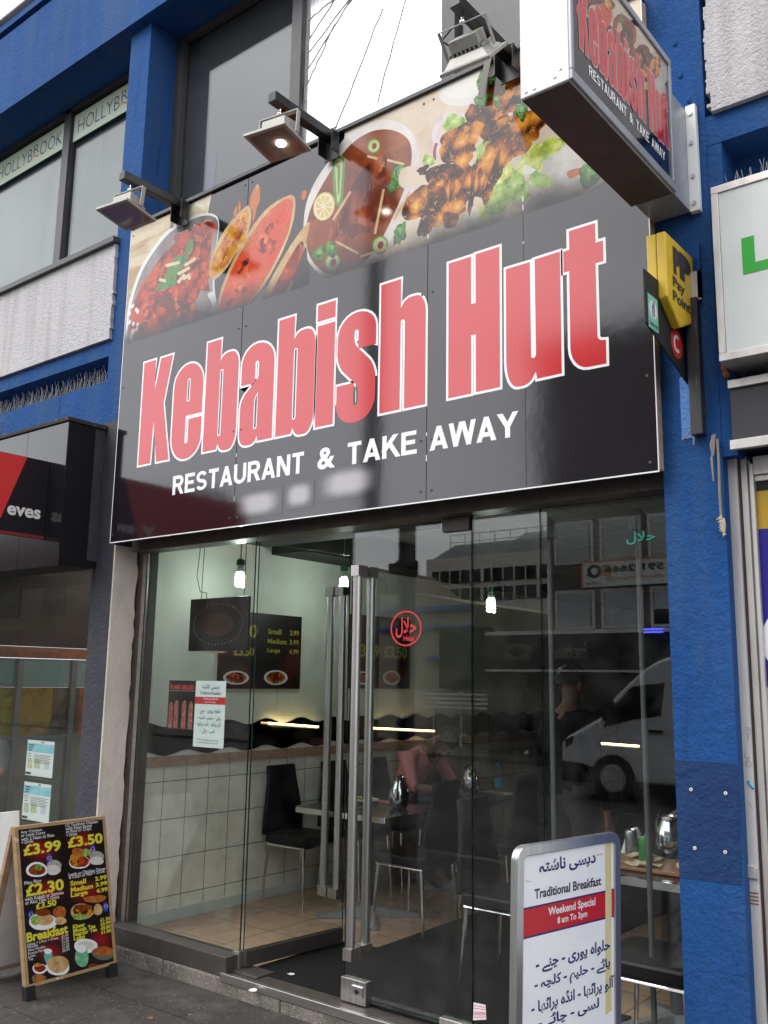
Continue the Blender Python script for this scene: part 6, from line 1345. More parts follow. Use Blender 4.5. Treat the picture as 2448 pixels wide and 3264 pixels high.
# wall things
def wall_menu(y0, y1, z0, z1, label, lines):
    t = thing('wall_menu', label, 'poster', (-4.89,(y0+y1)/2,z0), 'menu boards on the tiled wall')
    m = MB(); m.box(-4.8995,-4.880,y0,y1,z0,z1); m.build('board', mat('wall_menu_print', (.018,.012,.012), .3, var=[((3,3,3), (.10,.012,.010), .5, .7)]), t, bevel=.004)
    m = MB(); w, h = y1-y0, z1-z0
    for body, u0, u1, v0, v1 in lines: text(m, body, (y0+u0*w, y0+u1*w, z0+v0*h, z0+v1*h), (-4.8785,0,0), (0,1,0), (0,0,1), .03)
    m.build('prices', mat('dim_yellow_print', (.42,.36,.04), .4), t, solid=False)
    m = MB(); rng = random.Random(int(y0*10))
    for u, v, a, b in ((.20,.14,.15,.09),(.68,.15,.15,.10)):
        for k in range(3):
            q = [(-4.8790+k*.0003, y0+w*(u+(a-k*.03)*math.cos(t_)), z0+h*(v+(b-k*.02)*math.sin(t_))) for t_ in [i*.4 for i in range(16)]]; m.mat(k).poly(q)
    m.build('food_print', [mWhiteV, F2d[id(pKeb)], F2d[id(pChunk)]], t, solid=False)
wall_menu(.72,1.53,1.435,1.972, 'black menu board on the wall nearest the glass', [('0',.33,.43,.66,.84),('Small',.56,.73,.73,.80),('2.99',.84,.96,.73,.80),('Medium',.56,.80,.60,.67),('3.99',.84,.96,.60,.67),('Large',.56,.72,.47,.54),('4.99',.84,.96,.47,.54),('£3.50',.16,.40,.42,.54)])
wall_menu(2.10,2.90,1.442,2.035, 'black menu board farther back seen through the closed door', [('£3.99',.06,.46,.42,.60),('£3.50',.54,.94,.42,.60)])
wm = thing('wavy_mirror', 'smoked mirror strip with wavy edges above the dado tiles', 'mirror', (-4.89,2,1.02))
P = []; n = 180
for i in range(n+1): y = .115+(6.8-.115)*i/n; P.append((y, 1.026-.016*math.cos((y-.31)*2*math.pi/.36)))
for i in range(n, -1, -1): y = .115+(6.8-.115)*i/n; P.append((y, 1.208-.018*math.cos((y-.31)*2*math.pi/.36)))
m = MB(); m.prism([(-4.8995,*p) for p in P], (.005,0,0)); m.build('mirror_sheet', mMirror, wm)
mLed = mat('warm_led', (1,.8,.4), .4, emit=(1,.72,.28), estr=7)
def led(a, c, label):
    t = thing('glow_strip', label, 'strip light', tuple(a), 'glowing yellow strip lights'); m = MB(); m.tube([a, c], .0065, 6); m.build('lit_tube', mLed, t)
    m = MB(); d = (Vector(c)-Vector(a)); m.tube([Vector(a)+Vector((-.0,0,-.014)), Vector(c)+Vector((0,0,-.014))], .0055, 6); m.build('holder', mAluW, t)
led(Vector((-4.86,1.19,1.196)), Vector((-4.86,1.72,1.155)), 'glowing yellow tube standing in for a reflection in the wavy mirror left of the handles')  # added tube by the wall, imitating a counter strip reflected in the mirror
led(Vector((-4.86,2.37,1.128)), Vector((-4.86,3.24,1.078)), 'glowing yellow tube in place of a mirror reflection seen through the closed door')  # second added tube, again replacing a strip's image in the mirror
q1, q2 = WY(1877,2366,3.2), WY(2037,2378,3.2); led(q1, q2, 'glowing yellow strip deep inside the restaurant on the right')
ct = thing('counter', 'dark serving counter under the yellow strip at the back of the restaurant', 'counter', (-2.2,3.5,0))
m = MB(); m.box(-3.0,.2,3.3,3.9,.001,.98); m.build('counter_body', mDarkWall, ct); m = MB(); m.box(-3.05,.25,3.25,3.95,.981,1.02); m.build('counter_top', mTable, ct)
# energy saving bulbs
mCfl = mat('cfl_glow', (1,1,1), .4, emit=(.86,1.0,.92), estr=38); mCap = mat('cfl_base', (.55,.58,.55), .5); mCapG = mat('green_holder', (.03,.16,.10), .5)
def cfl(px, py, y, label):
    c = WY(px, py, y); t = thing('hanging_bulb', label, 'light bulb', tuple(c), 'glowing spiral bulbs in the restaurant')
    m = MB(); P = []
    for i in range(61): a = i/60*2*math.pi*4; P.append((c.x+.024*math.cos(a), c.y+.024*math.sin(a), c.z-.045+.085*i/60))
    m.tube(P, .0085, 6); m.build('lit_spiral', mCfl, t, smooth=True)
    m = MB(); m.lathe([(.024,c.z+.046),(.027,c.z+.055),(.022,c.z+.085),(.016,c.z+.095)], (c.x,c.y,0), 14); m.build('base', mCap, t, smooth=40)
    m = MB(); m.lathe([(.028,c.z+.0955),(.028,c.z+.13),(.012,c.z+.14)], (c.x,c.y,0), 14); m.tube([(c.x,c.y,c.z+.14),(c.x,c.y,2.61)], .004, 6); m.build('holder', mCapG, t, smooth=40)
cfl(765,1848,.55,'glowing spiral bulb hanging nearest the left fixed pane'); cfl(1096,1862,1.5,'glowing spiral bulb partly behind the open door handles'); cfl(1565,1930,2.0,'glowing spiral bulb seen through the fixed pane right of the closed door')
hb = thing('hanging_board', 'unlit dark window board with a beaded oval hanging on wires', 'window sign', (-4.37,.25,1.66))
m = MB(); m.box(-4.645,-4.105,.245,.262,1.668,1.995); m.build('board', mat('dark_acrylic', (.014,.015,.018), .2), hb, bevel=.006)
m = MB()
for i in range(46): a = 2*math.pi*i/46; m.ell((-4.375+.225*math.cos(a), .244, 1.83+.125*math.sin(a)), .0045,.003,.0045,6,4)
m.build('bead', mat('dull_bead', (.20,.21,.22), .3), hb)
m = MB(); m.prism([(-4.375+.15*math.cos(a),.2448,1.83+.07*math.sin(a)) for a in [i*.35 for i in range(18)]], (0,-.0012,0)); m.build('faded_picture', mat('faded_brown_print', (.055,.022,.016), .4, var=[((14,14,14), (.03,.012,.01), .45, .65)]), hb)
m = MB(); m.tube([(-4.55,.253,1.995),(-4.54,.253,2.61)], .0025, 5); m.tube([(-4.16,.253,1.995),(-4.155,.253,2.61)], .0025, 5); m.tube([(-4.50,.253,1.995),(-4.50,.25,2.03),(-4.56,.25,2.04),(-4.60,.25,2.14),(-4.57,.25,2.4),(-4.54,.253,2.61)], .0025, 5); m.build('wire', mBlackMatt, hb)
m = MB(); m.box(-4.46,-4.30,.24,.262,1.655,1.666); m.build('lower_clip', mWood, hb)

# ================================================================== PEOPLE
SKIN_D = mat('brown_skin', (.24,.12,.075), .6, spec=.3); HAIR = mat('black_hair', (.010,.009,.009), .5, bump=[((90,90,20), .6, .006)])
def person(label, J, R, E, mats, loc, group_of, hair=None, hands=()):
    """one continuous skinned figure: J joints, R radii, E bones, group_of joint -> material slot"""
    J = dict(J); R = dict(R); E = list(E); group_of = dict(group_of)
    for wrist, d, up, side in hands:         # five fingers rooted in the palm
        w = Vector(J[wrist]); d = Vector(d).normalized(); s = Vector(side).normalized()
        pk = wrist+'_palm'; J[pk] = w+d*.06; R[pk] = .026; E.append((wrist, pk)); group_of[pk] = 'skin'
        for i, (off, ln) in enumerate(((-.027,.068),(-.009,.078),(.009,.073),(.026,.058))):
            k1, k2, k3 = (pk+'_%d%d' % (i, q) for q in (1,2,3)); dn = Vector(up)*-.4
            J[k1] = w+d*.088+s*off; J[k2] = J[k1]+(d+dn*.5).normalized()*ln*.5; J[k3] = J[k2]+(d+dn*1.6).normalized()*ln*.45
            for k, r in ((k1,.0095),(k2,.0085),(k3,.007)): R[k] = r; group_of[k] = 'skin'
            E += [(pk,k1),(k1,k2),(k2,k3)]
        k1, k2 = pk+'_t1', pk+'_t2'; J[k1] = w+d*.045-s*.04; J[k2] = J[k1]+(d*.8-s*.5).normalized()*.04
        R[k1] = .011; R[k2] = .008; group_of[k1] = group_of[k2] = 'skin'; E += [(pk,k1),(k1,k2)]
    names = list(J); me = bpy.data.meshes.new('person'); idx = {k: i for i, k in enumerate(names)}
    o = Vector(loc); me.from_pydata([tuple(Vector(J[k])-o) for k in names], [(idx[a], idx[b]) for a, b in E], [])
    tmp = bpy.data.objects.new('person', me); COL.objects.link(tmp)
    sk_ = tmp.modifiers.new('skin', 'SKIN'); sk_.use_smooth_shade = True; sk_.branch_smoothing = .3
    sv = me.skin_vertices[0].data
    for i, k in enumerate(names): r = R[k]; sv[i].radius = r if isinstance(r, tuple) else (r, r); sv[i].use_root = (i == 0)
    ss = tmp.modifiers.new('sub', 'SUBSURF'); ss.levels = 2; ss.render_levels = 2
    bpy.context.view_layer.update(); dg = bpy.context.evaluated_depsgraph_get()
    body = bpy.data.meshes.new_from_object(tmp.evaluated_get(dg)); bpy.data.objects.remove(tmp)
    ml_ = list(mats); body.materials.clear()
    for k in ml_: body.materials.append(mats[k])
    segs = [(Vector(J[a])-o, Vector(J[b])-o, ml_.index(group_of[b])) for a, b in E]
    for p in body.polygons:
        c = p.center; bd = None
        for a, b, gi in segs:
            ab = b-a; t = max(0, min(1, (c-a).dot(ab)/max(ab.length_squared, 1e-9))); dd = (c-(a+ab*t)).length
            if bd is None or dd < bd[0]: bd = (dd, gi)
        p.material_index = bd[1]; p.use_smooth = True
    ob = bpy.data.objects.new('person', body); COL.objects.link(ob); ob.location = o; ORG[ob] = o
    tag(ob, label, 'person')
    h = Vector(J['head']); f = Vector(J['nose'])-h; f = f.normalized()
    up = (h-Vector(J['neck'])).normalized(); f = (f-up*f.dot(up)).normalized(); rt = f.cross(up); M3 = Matrix((rt, f, up)).transposed()
    if hair:
        m = MB(); vs = []; rng = random.Random(3); n1, n2 = 22, 12
        for i in range(n2+1):
            t = math.pi*.60*i/n2
            for j in range(n1):
                a = 2*math.pi*j/n1; fr_ = math.sin(a); lim = 1.0 if fr_ < .35 else .62
                tt = t*lim; q = Vector((.082*math.sin(tt)*math.cos(a), .102*math.sin(tt)*math.sin(a)-.008, .108*math.cos(tt)+.022)); q *= 1+rng.uniform(-.02,.03); vs.append(h+M3 @ q)
        fs = []
        for i in range(n2):
            for j in range(n1): a = i*n1+j; b = i*n1+(j+1) % n1; fs.append((a,b,b+n1,a+n1))
        m.add(vs, fs); m.build('hair', hair, ob, smooth=True, solid=False)
    m = MB()
    for s in (-1, 1): m.ell(h+M3 @ Vector((s*.078, -.008, -.005)), .012, .022, .034, 8, 6, rot=M3)
    m.build('ear', mats['skin'], ob, smooth=True)
    m = MB()
    for s in (-1, 1): m.ell(h+M3 @ Vector((s*.031, .083, .012)), .013, .006, .008, 8, 6, rot=M3)
    m.build('eye', mBlackInk, ob, smooth=True)
    m = MB(); m.ell(h+M3 @ Vector((0,.088,-.055)), .024, .005, .006, 8, 5, rot=M3); m.build('mouth', mat('lip', (.22,.08,.07), .5), ob, smooth=True)
    return ob
def V3(*a): return Vector(a)
E_BASE = [('pelvis','belly'),('belly','chest'),('chest','upper'),('upper','neck'),('neck','skull0'),('skull0','head'),('head','crown'),('head','nose'),
          ('upper','shl'),('shl','ell'),('ell','wrl'),('upper','shr'),('shr','elr'),('elr','wrr'),
          ('pelvis','hipl'),('hipl','knl'),('knl','anl'),('anl','tol'),('pelvis','hipr'),('hipr','knr'),('knr','anr'),('anr','tor')]
R_BASE = dict(pelvis=(.15,.12), belly=(.145,.11), chest=(.155,.115), upper=(.11,.09), neck=.052, skull0=.062, head=(.076,.088), crown=(.06,.07), nose=.012,
              shl=.065, ell=.043, wrl=.028, shr=.065, elr=.043, wrr=.028, hipl=.092, knl=.060, anl=.042, tol=.034, hipr=.092, knr=.060, anr=.042, tor=.034)
G_ = lambda arms: dict(pelvis='trousers', belly='shirt', chest='shirt', upper='shirt', neck='skin', skull0='skin', head='skin', crown='skin', nose='skin', shl='shirt', shr='shirt', ell='shirt', elr='shirt', wrl=arms, wrr=arms, hipl='trousers', knl='trousers', anl='trousers', hipr='trousers', knr='trousers', anr='trousers', tol='shoes', tor='shoes')
mPink = mat('pink_shirt', (.80,.30,.35), .8, bump=[((30,30,30), .4, .01)]); mDenim = mat('dark_denim', (.03,.035,.06), .85); mShoe = mat('dark_shoe', (.012,.012,.012), .5)
# seated, leaning over the second table, facing into the room (+X)
y_ = 2.38
J = dict(pelvis=V3(-4.56,y_,.55), belly=V3(-4.53,y_,.67), chest=V3(-4.45,y_,.83), upper=V3(-4.36,y_,.95), neck=V3(-4.29,y_,1.005), skull0=V3(-4.235,y_,1.04), head=V3(-4.16,y_,1.055), crown=V3(-4.125,y_,1.105), nose=V3(-4.09,y_-.03,1.005),
         shl=V3(-4.37,y_+.19,.93), ell=V3(-4.24,y_+.26,.72), wrl=V3(-4.06,y_+.14,.725), shr=V3(-4.37,y_-.19,.93), elr=V3(-4.24,y_-.27,.72), wrr=V3(-4.05,y_-.14,.725),
         hipl=V3(-4.54,y_+.10,.53), knl=V3(-4.18,y_+.12,.52), anl=V3(-4.22,y_+.12,.09), tol=V3(-4.08,y_+.13,.04), hipr=V3(-4.54,y_-.10,.53), knr=V3(-4.18,y_-.12,.52), anr=V3(-4.22,y_-.12,.09), tor=V3(-4.08,y_-.13,.04))
person('man in a pink shirt seated and leaning over the second table', J, R_BASE, E_BASE, dict(shirt=mPink, trousers=mDenim, skin=SKIN_D, shoes=mShoe), (-4.5,y_,0), G_('skin'), HAIR, hands=(('wrl',(1,-.3,-.15),(0,0,1),(0,1,0)),('wrr',(1,.3,-.15),(0,0,1),(0,-1,0))))
def stand(x, y, hgt, face, name, label, mats, arms, hands=True, swing=0.0):
    s = hgt/1.72; c, sn = math.cos(face), math.sin(face)
    def P(fw, sd, z): return V3(x+(fw*c-sd*sn)*s, y+(fw*sn+sd*c)*s, z*s+name)
    J = dict(pelvis=P(0,0,.92), belly=P(0,0,1.04), chest=P(0,0,1.22), upper=P(-.01,0,1.38), neck=P(0,0,1.475), skull0=P(.01,0,1.53), head=P(.02,0,1.60), crown=P(.015,0,1.66), nose=P(.112,0,1.585),
             shl=P(-.01,.19,1.375), ell=P(-.03-swing,.245,1.10), wrl=P(.06-swing,.24,.86), shr=P(-.01,-.19,1.375), elr=P(-.03+swing,-.245,1.10), wrr=P(.06+swing,-.24,.86),
             hipl=P(0,.095,.88), knl=P(.02+swing,.105,.48), anl=P(-.02+swing,.11,.09), tol=P(.12+swing,.12,.04), hipr=P(0,-.095,.88), knr=P(.02-swing,-.105,.48), anr=P(-.02-swing,-.11,.09), tor=P(.12-swing,-.12,.04))
    Rr = {k: (tuple(q*s for q in v) if isinstance(v, tuple) else v*s) for k, v in R_BASE.items()}
    f = V3(c, sn, 0); sd = V3(-sn, c, 0)
    hs_ = (('wrl',(f*.25+V3(0,0,-1)),f,-f),('wrr',(f*.25+V3(0,0,-1)),f,-f)) if hands else ()
    return person(label, J, Rr, E_BASE, mats, (x, y, name), G_(arms), HAIR, hs_)
mBlkT = mat('black_tshirt', (.006,.006,.007), .9, spec=.1); mGreyTr = mat('grey_trousers', (.045,.043,.046), .9, spec=.1)
stand(-2.62,1.46,1.60, rad(70), 0.009, 'man in a black shirt and grey trousers standing inside behind the fixed pane', dict(shirt=mBlkT, trousers=mGreyTr, skin=SKIN_D, shoes=mShoe), 'shirt')
# seated in the left shop, cut by the picture edge
xs, ys = WY(-62,2420,.55).x, .55
J = dict(pelvis=V3(xs,ys,.52), belly=V3(xs,ys,.64), chest=V3(xs-.01,ys,.80), upper=V3(xs-.01,ys,.94), neck=V3(xs,ys,1.02), skull0=V3(xs+.01,ys-.0,1.075), head=V3(xs+.015,ys,1.14), crown=V3(xs+.015,ys,1.20), nose=V3(xs+.07,ys-.07,1.12),
         shl=V3(xs+.13,ys+.13,.93), ell=V3(xs+.17,ys+.12,.72), wrl=V3(xs+.20,ys-.07,.60), shr=V3(xs-.13,ys-.13,.93), elr=V3(xs-.15,ys-.2,.70), wrr=V3(xs-.02,ys-.33,.60),
         hipl=V3(xs+.08,ys,.50), knl=V3(xs+.2,ys-.28,.48), anl=V3(xs+.2,ys-.27,.09), tol=V3(xs+.25,ys-.37,.04), hipr=V3(xs-.06,ys-.08,.50), knr=V3(xs+.03,ys-.40,.48), anr=V3(xs+.03,ys-.37,.09), tor=V3(xs+.06,ys-.47,.04))
person('person in a grey top sitting inside the left shop at the picture edge', J, R_BASE, E_BASE, dict(shirt=mat('grey_top', (.20,.20,.22), .85), trousers=mDenim, skin=mat('tan_skin', (.36,.18,.115), .55), shoes=mShoe), (xs,ys,0), G_('skin'), HAIR, hands=(('wrl',(.1,-1,-.1),(0,0,1),(1,0,0)),('wrr',(.2,-1,-.1),(0,0,1),(1,0,0))))
st = thing('stool', 'low dark stool under the seated person in the left shop', 'stool', (xs,ys,0))
m = MB(); m.lathe([(.17,.36),(.18,.38),(.18,.42),(.16,.43)], (xs,ys,0), 16); m.build('seat', mLeather, st, smooth=40)
for a in (45,135,225,315): m = MB(); m.tube([(xs+.12*math.cos(rad(a)),ys+.12*math.sin(rad(a)),.36),(xs+.15*math.cos(rad(a)),ys+.15*math.sin(rad(a)),0)], .012, 6); m.build('leg', mChrome, st)

# ================================================================== ACROSS THE STREET (seen in the glass)
def V(px, py, d): p = WY(px, py, d); return Vector((p.x, -p.y, p.z))
v4 = lambda x, y, d: V(1500+x*.5714, 1500+y*.5714, d)
v3 = lambda x, y, d: V(1000+x*.4822, 1500+y*.4822, d)
mStoneD = mat('sooty_render', (.14,.132,.115), .85, var=[((.8,.8,.8), (.11,.104,.092), .4, .7)])
mPubBlk = mat('pub_black_paint', (.016,.017,.017), .5); mBlind = mat('grey_office_blind', (.42,.45,.45), .7); mWinD = mat('dark_far_window', (.018,.020,.023), .5, spec=.1)
D = 16.0; FYo = -D; FL = -.20
xl = v4(430,600,D).x
pb_ = thing('pub_building', 'dark two storey public house across the street seen reflected in the glass', 'building', (xl+6,-D-3,FL))
m = MB(); m.box(xl, 14, -D-7, -D, FL, 9.5); m.build('wall', mStoneD, pb_)
m = MB(); m.box(xl-.1, 14, -D-7.1, -D+.25, 9.2, 9.55); m.build('parapet', mStoneD, pb_)
for row, (za, zb2) in enumerate(((v4(600,505,D).z, v4(600,300,D).z), (v4(490,870,D).z, v4(490,690,D).z))):
    xw = v4(470,400,D).x; k = 0
    while xw < 6:
        w = 1.0+.0*k
        f_ = MB(); f_.box(xw, xw+w, -D+.005, -D+.04, za-.07, zb2+.07); wi = f_.build('window', mat('pale_far_frame_%d_%d' % (row,k), (.62,.61,.58), .6), pb_)
        f_ = MB(); f_.box(xw+.08, xw+w-.08, -D+.041, -D+.05, za, zb2); f_.build('glazing', mWinD, wi)
        f_ = MB(); f_.box(xw+.10, xw+w-.10, -D+.0505, -D+.055, za+(zb2-za)*(.0 if (row == 0 or k < 2) else .42), zb2); f_.build('blind', mBlind, wi)
        xw += 1.16; k += 1
xf0 = v4(130,1000,D).x; zf0, zf1 = v4(500,1112,D).z, v4(130,925,D).z
m = MB(); m.box(xf0, 14, -D+.06, -D+.35, zf0, zf1); m.build('black_fascia', mPubBlk, pb_)
m = MB(); m.box(xf0, 14, -D+.05, -D+.40, zf1+.001, zf1+.09); m.box(xf0, xf0+5.5, -D+.05, -D+.37, zf0-.05, zf0-.001); m.build('white_trim', mWhitePaint, pb_)
m = MB(); m.box(xf0, 14, -D+.001, -D+.30, FL, zf0-.06); m.build('black_frontage', mPubBlk, pb_)
mm_ = MB(); xa, xb = v4(690,1010,D).x, v4(500,1020,D).x
text(mm_, 'Free House', (0, xa-xb, 0, .36), (xa, -D+.352, (zf0+zf1)/2-.15), (-1,0,0), (0,0,1), -.01, .25); mm_.build('lettering', mat('faded_gold', (.40,.38,.33), .5), pb_, solid=False)
mm_ = MB(); 
for k in range(10): a = 2*math.pi*k/10; cxx, czz = v4(305,1020,D).x, (zf0+zf1)/2; mm_.ell((cxx+.32*math.cos(a), -D+.355, czz+.16*math.sin(a)), .11, .01, .05, 8, 5)
mm_.build('emblem', mat('olive_gold', (.12,.11,.05), .5), pb_)
cut = MB(); nl = 30
so_ = thing('office_sign', 'white letting sign board with round orange and black initials on the building across the street', 'sign', (v4(860,580,D).x,-D+.1,v4(640,655,D).z))
x0, x1, z0, z1 = v4(640,580,D).x, v4(640,580,D).x+4.6, v4(640,655,D).z, v4(640,520,D).z
m = MB(); m.box(x0, x1, -D+.06, -D+.13, z0, z1); m.build('board', mWhitePaint, so_)
m = MB(); m.box(x0-.04, x0, -D+.06, -D+.14, z0-.03, z1+.03); m.box(x0, x1, -D+.06, -D+.14, z1+.001, z1+.03); m.build('orange_edge', mat('orange_edge', (.60,.20,.05), .5), so_)
m = MB(); fy = -D+.132
text(m, '591 2666', (-.0, 1.42, .30, .47), (v4(1095,560,D).x, fy, z0), (-1,0,0), (0,0,1), .04); so_txt = m.build('number', mBlackInk, so_, solid=False)
m = MB(); text(m, 'dayoffice.com', (0, 1.35, .10, .24), (v4(1085,600,D).x, fy, z0), (-1,0,0), (0,0,1), .01); text(m, 'S', (.0,.26,.22,.50), (v4(800,560,D).x, fy, z0), (-1,0,0), (0,0,1), .05); m.build('orange_lettering', mat('orange_print', (.55,.26,.06), .5), so_, solid=False)
m = MB(); text(m, 'O', (.24,.60,.19,.52), (v4(800,560,D).x, fy, z0), (-1,0,0), (0,0,1), .06); text(m, 'Office', (.28,.62,.05,.13), (v4(800,560,D).x, fy, z0), (-1,0,0), (0,0,1), .02); m.build('black_lettering', mBlackInk, so_, solid=False)
bl_ = thing('blue_tube_light', 'pair of glowing blue tubes on the front of the public house', 'light', (v4(1015,895,D).x,-D+.4,2.6))
m = MB(); 
for py in (885,903): a, c = v4(965,py,D-.5), v4(1075,py-3,D-.5); m.tube([a, c], .018, 6)
m.build('lit_tube', mat('blue_glow', (.1,.1,1), .4, emit=(.10,.12,1.0), estr=9), bl_)
# office block farther away
D2 = 35.0; xo0, xo1 = v3(745,700,D2).x, v3(1600,700,D2).x+10
ob_ = thing('office_block', 'tall pale office block with ribbon windows and metal attic reflected behind the public house', 'building', ((xo0+xo1)/2,-D2-8,FL))
mConcP = mat('pale_office_concrete', (.76,.71,.63), .85, var=[((.5,.5,.5), (.66,.61,.54), .4, .7)])
zt0 = v3(745,590,D2).z
m = MB(); m.box(xo0, xo1, -D2-14, -D2, FL, zt0); m.build('wall', mConcP, ob_)
rows = [(v3(900,748,D2).z, v3(900,665,D2).z), (v3(900,868,D2).z, v3(900,785,D2).z), (v3(1400,1022,D2).z, v3(1400,955,D2).z), (1.6, 2.6)]
for za, zb2 in rows:
    m = MB(); m.box(xo0+.25, xo1, -D2+.005, -D2+.06, za, zb2); wi = m.build('ribbon_window', mWinD, ob_)
    m = MB(); x = xo0+.25; k = 0
    while x < xo1: w = .16 if k % 5 == 0 else .055; m.box(x, x+w, -D2+.0605, -D2+.12, za, zb2); x += .62; k += 1
    m.build('mullion', mConcP, wi)
m = MB(); zr = v3(1210,415,D2).z; xr0 = v3(1190,500,D2).x; 
m.hexa([(xo0+.1,-D2-13,zt0+.001),(xo1,-D2-13,zt0+.001),(xo1,-D2-.3,zt0+.001),(xo0+.1,-D2-.3,zt0+.001)], [(xo0+1.0,-D2-12,v3(795,480,D2).z),(xo1,-D2-12,v3(795,480,D2).z),(xo1,-D2-1.2,v3(795,480,D2).z),(xo0+1.0,-D2-1.2,v3(795,480,D2).z)])
m.hexa([(xr0,-D2-9,zt0+.5),(xo1,-D2-9,zt0+.5),(xo1,-D2-1.0,zt0+.5),(xr0,-D2-1.0,zt0+.5)], [(xr0+.5,-D2-8,zr+.3),(xo1,-D2-8,zr+.3),(xo1,-D2-2.2,zr+.3),(xr0+.5,-D2-2.2,zr+.3)])
m.build('metal_attic', mat('zinc_cladding', (.20,.215,.23), .45, .5, var=[((1.2,.1,.1), (.14,.15,.165), .45, .6)]), ob_)
m = MB(); za = v3(900,470,D2).z
for k in range(8): m.tube([(xo0+.8+k*.9,-D2-1.0,zt0),(xo0+.8+k*.9,-D2-1.0,za+.5)], .03, 5)
for z in (za+.1, za+.5): m.tube([(xo0+.8,-D2-1.0,z),(xo0+7.5,-D2-1.0,z)], .025, 5)
m.build('railing', mAluW, ob_)
for k, dx in enumerate((3.2,4.2)): m = MB(); m.lathe([(.12,zr),(.12,zr+1.1),(.16,zr+1.15)], (xr0+dx,-D2-4,0), 8); m.build('flue', mStoneD, ob_)
# low cream building with blue bands
D3 = 18.0; xa, xb = v3(435,900,D3).x, v3(1045,900,D3).x
lo_ = thing('cream_shop_building', 'low cream shop building with blue bands across the street', 'building', ((xa+xb)/2,-D3-3,FL))
mCrm = mat('cream_facade', (.46,.41,.30), .8, var=[((1,1,1), (.38,.34,.25), .4, .7)]); mBlB = mat('blue_band_paint', (.05,.14,.42), .6)
ztop_ = v3(560,820,D3).z; 
m = MB(); m.prism([(xa,-D3,FL),(xb,-D3,FL),(xb,-D3,v3(1040,880,D3).z),(v3(700,850,D3).x,-D3,ztop_),(xa,-D3,ztop_)], (0,-6,0)); m.build('wall', mCrm, lo_)
zb_ = v3(560,885,D3).z
m = MB(); m.box(xa, xb, -D3+.01, -D3+.2, v3(900,925,D3).z, v3(900,895,D3).z); m.box(xa, xb, -D3+.01, -D3+.15, v3(900,1050,D3).z, v3(900,1025,D3).z); m.box(v3(780,1240,D3).x, xb+.9, -D3+.01, -D3+.22, v3(900,1258,D3).z, v3(900,1228,D3).z); m.build('blue_band', mBlB, lo_)
m = MB(); m.box(v3(870,1200,D3).x, xb+.9, -D3+.225, -D3+.3, v3(900,1440,D3).z, v3(900,1045,D3).z); m.build('dark_shopfront', mWinD, lo_)
m = MB()
for k in range(4): z = v3(900,1560,D3).z+k*.11; m.box(v3(830,1500,D3).x, xb+3.2, -D3+1.5, -D3+1.54, z, z+.055)
for k in range(7): x = v3(830,1500,D3).x+k*.85; m.box(x, x+.05, -D3+1.44, -D3+1.495, FL, v3(900,1560,D3).z+.45)
tag(m.build('slatted_fence', mWhitePaint, loc=(xb,-D3+1.5,FL)), 'white slatted fence in front of the cream building across the street', 'fence')
br_ = thing('brick_house', 'brown house with a steep roof and chimney beside the cream building', 'building', (xa-2,-D3-3,FL))
m = MB(); m.box(xa-3.2, xa-.05, -D3-5, -D3, FL, v3(400,850,D3).z); m.build('wall', mat('brown_brick', (.20,.13,.085), .85), br_)
zc = v3(350,850,D3).z; m = MB(); m.prism([(xa-3.3,-D3+.1,zc+.001),(xa,-D3+.1,zc+.001),(xa-1.6,-D3+.1,zc+1.2)], (0,-5.2,0)); m.build('roof', mat('brown_tiles', (.14,.09,.06), .85), br_)
xc = v3(350,700,D3).x; m = MB(); m.box(xc, v3(435,700,D3).x, -D3-1.5, -D3-.5, zc, v3(390,695,D3).z); m.build('chimney', mStoneD, br_)
# more frontage along the far side, so the street is closed in the reflections
rowb = thing('far_terrace', 'plain brown terrace farther along the other side of the street', 'building', (-30,-D3-4,FL))
m = MB(); m.box(-75, -29.5, -D3-8, -D3-.5, FL, 6.6); m.build('wall', mat('dull_brick', (.13,.085,.065), .9, var=[((.6,.6,.6), (.09,.06,.045), .4, .7)]), rowb)
m = MB(); m.hexa([(-75,-D3-8.2,6.601),(-29.4,-D3-8.2,6.601),(-29.4,-D3-.3,6.601),(-75,-D3-.3,6.601)], [(-75,-D3-4.6,9.4),(-29.4,-D3-4.6,9.4),(-29.4,-D3-4.2,9.4),(-75,-D3-4.2,9.4)]); m.build('roof', mat('dark_roof_tiles', (.06,.045,.038), .85), rowb)
x = -70.0
while x < -31:
    for z in (1.0, 4.0): m = MB(); m.box(x, x+1.7, -D3-.495, -D3-.44, z, z+1.5); m.build('window', mWinD, rowb)
    x += 3.4
# lamp column on the near kerb
pc_ = v3(617,640,2.7); lc = thing('lamp_column', 'dark street lamp column by the kerb seen reflected in the glass door and sign', 'lamp post', (pc_.x,-2.7,PZ))
m = MB(); m.lathe([(.11,PZ),(.11,PZ+1.0),(.078,PZ+1.05),(.07,7.6)], (pc_.x,-2.7,0), 16); m.build('column', mat('column_paint', (.022,.021,.022), .5), lc, smooth=40)
m = MB(); zb_ = v3(617,645,2.7).z; m.lathe([(.095,zb_-.06),(.1,zb_-.05),(.1,zb_+.05),(.095,zb_+.06)], (pc_.x,-2.7,0), 14); m.box(pc_.x-.17,pc_.x-.09,-2.74,-2.66,zb_-.05,zb_+.045); m.build('clamp', mBlackMatt, lc)
m = MB(); m.tube([(pc_.x,-2.7,7.58),(pc_.x,-2.9,7.9),(pc_.x,-3.9,8.05)], .04, 8); m.box(pc_.x-.12,pc_.x+.12,-4.4,-3.8,8.0,8.12); m.build('lamp_arm', mBlack, lc)
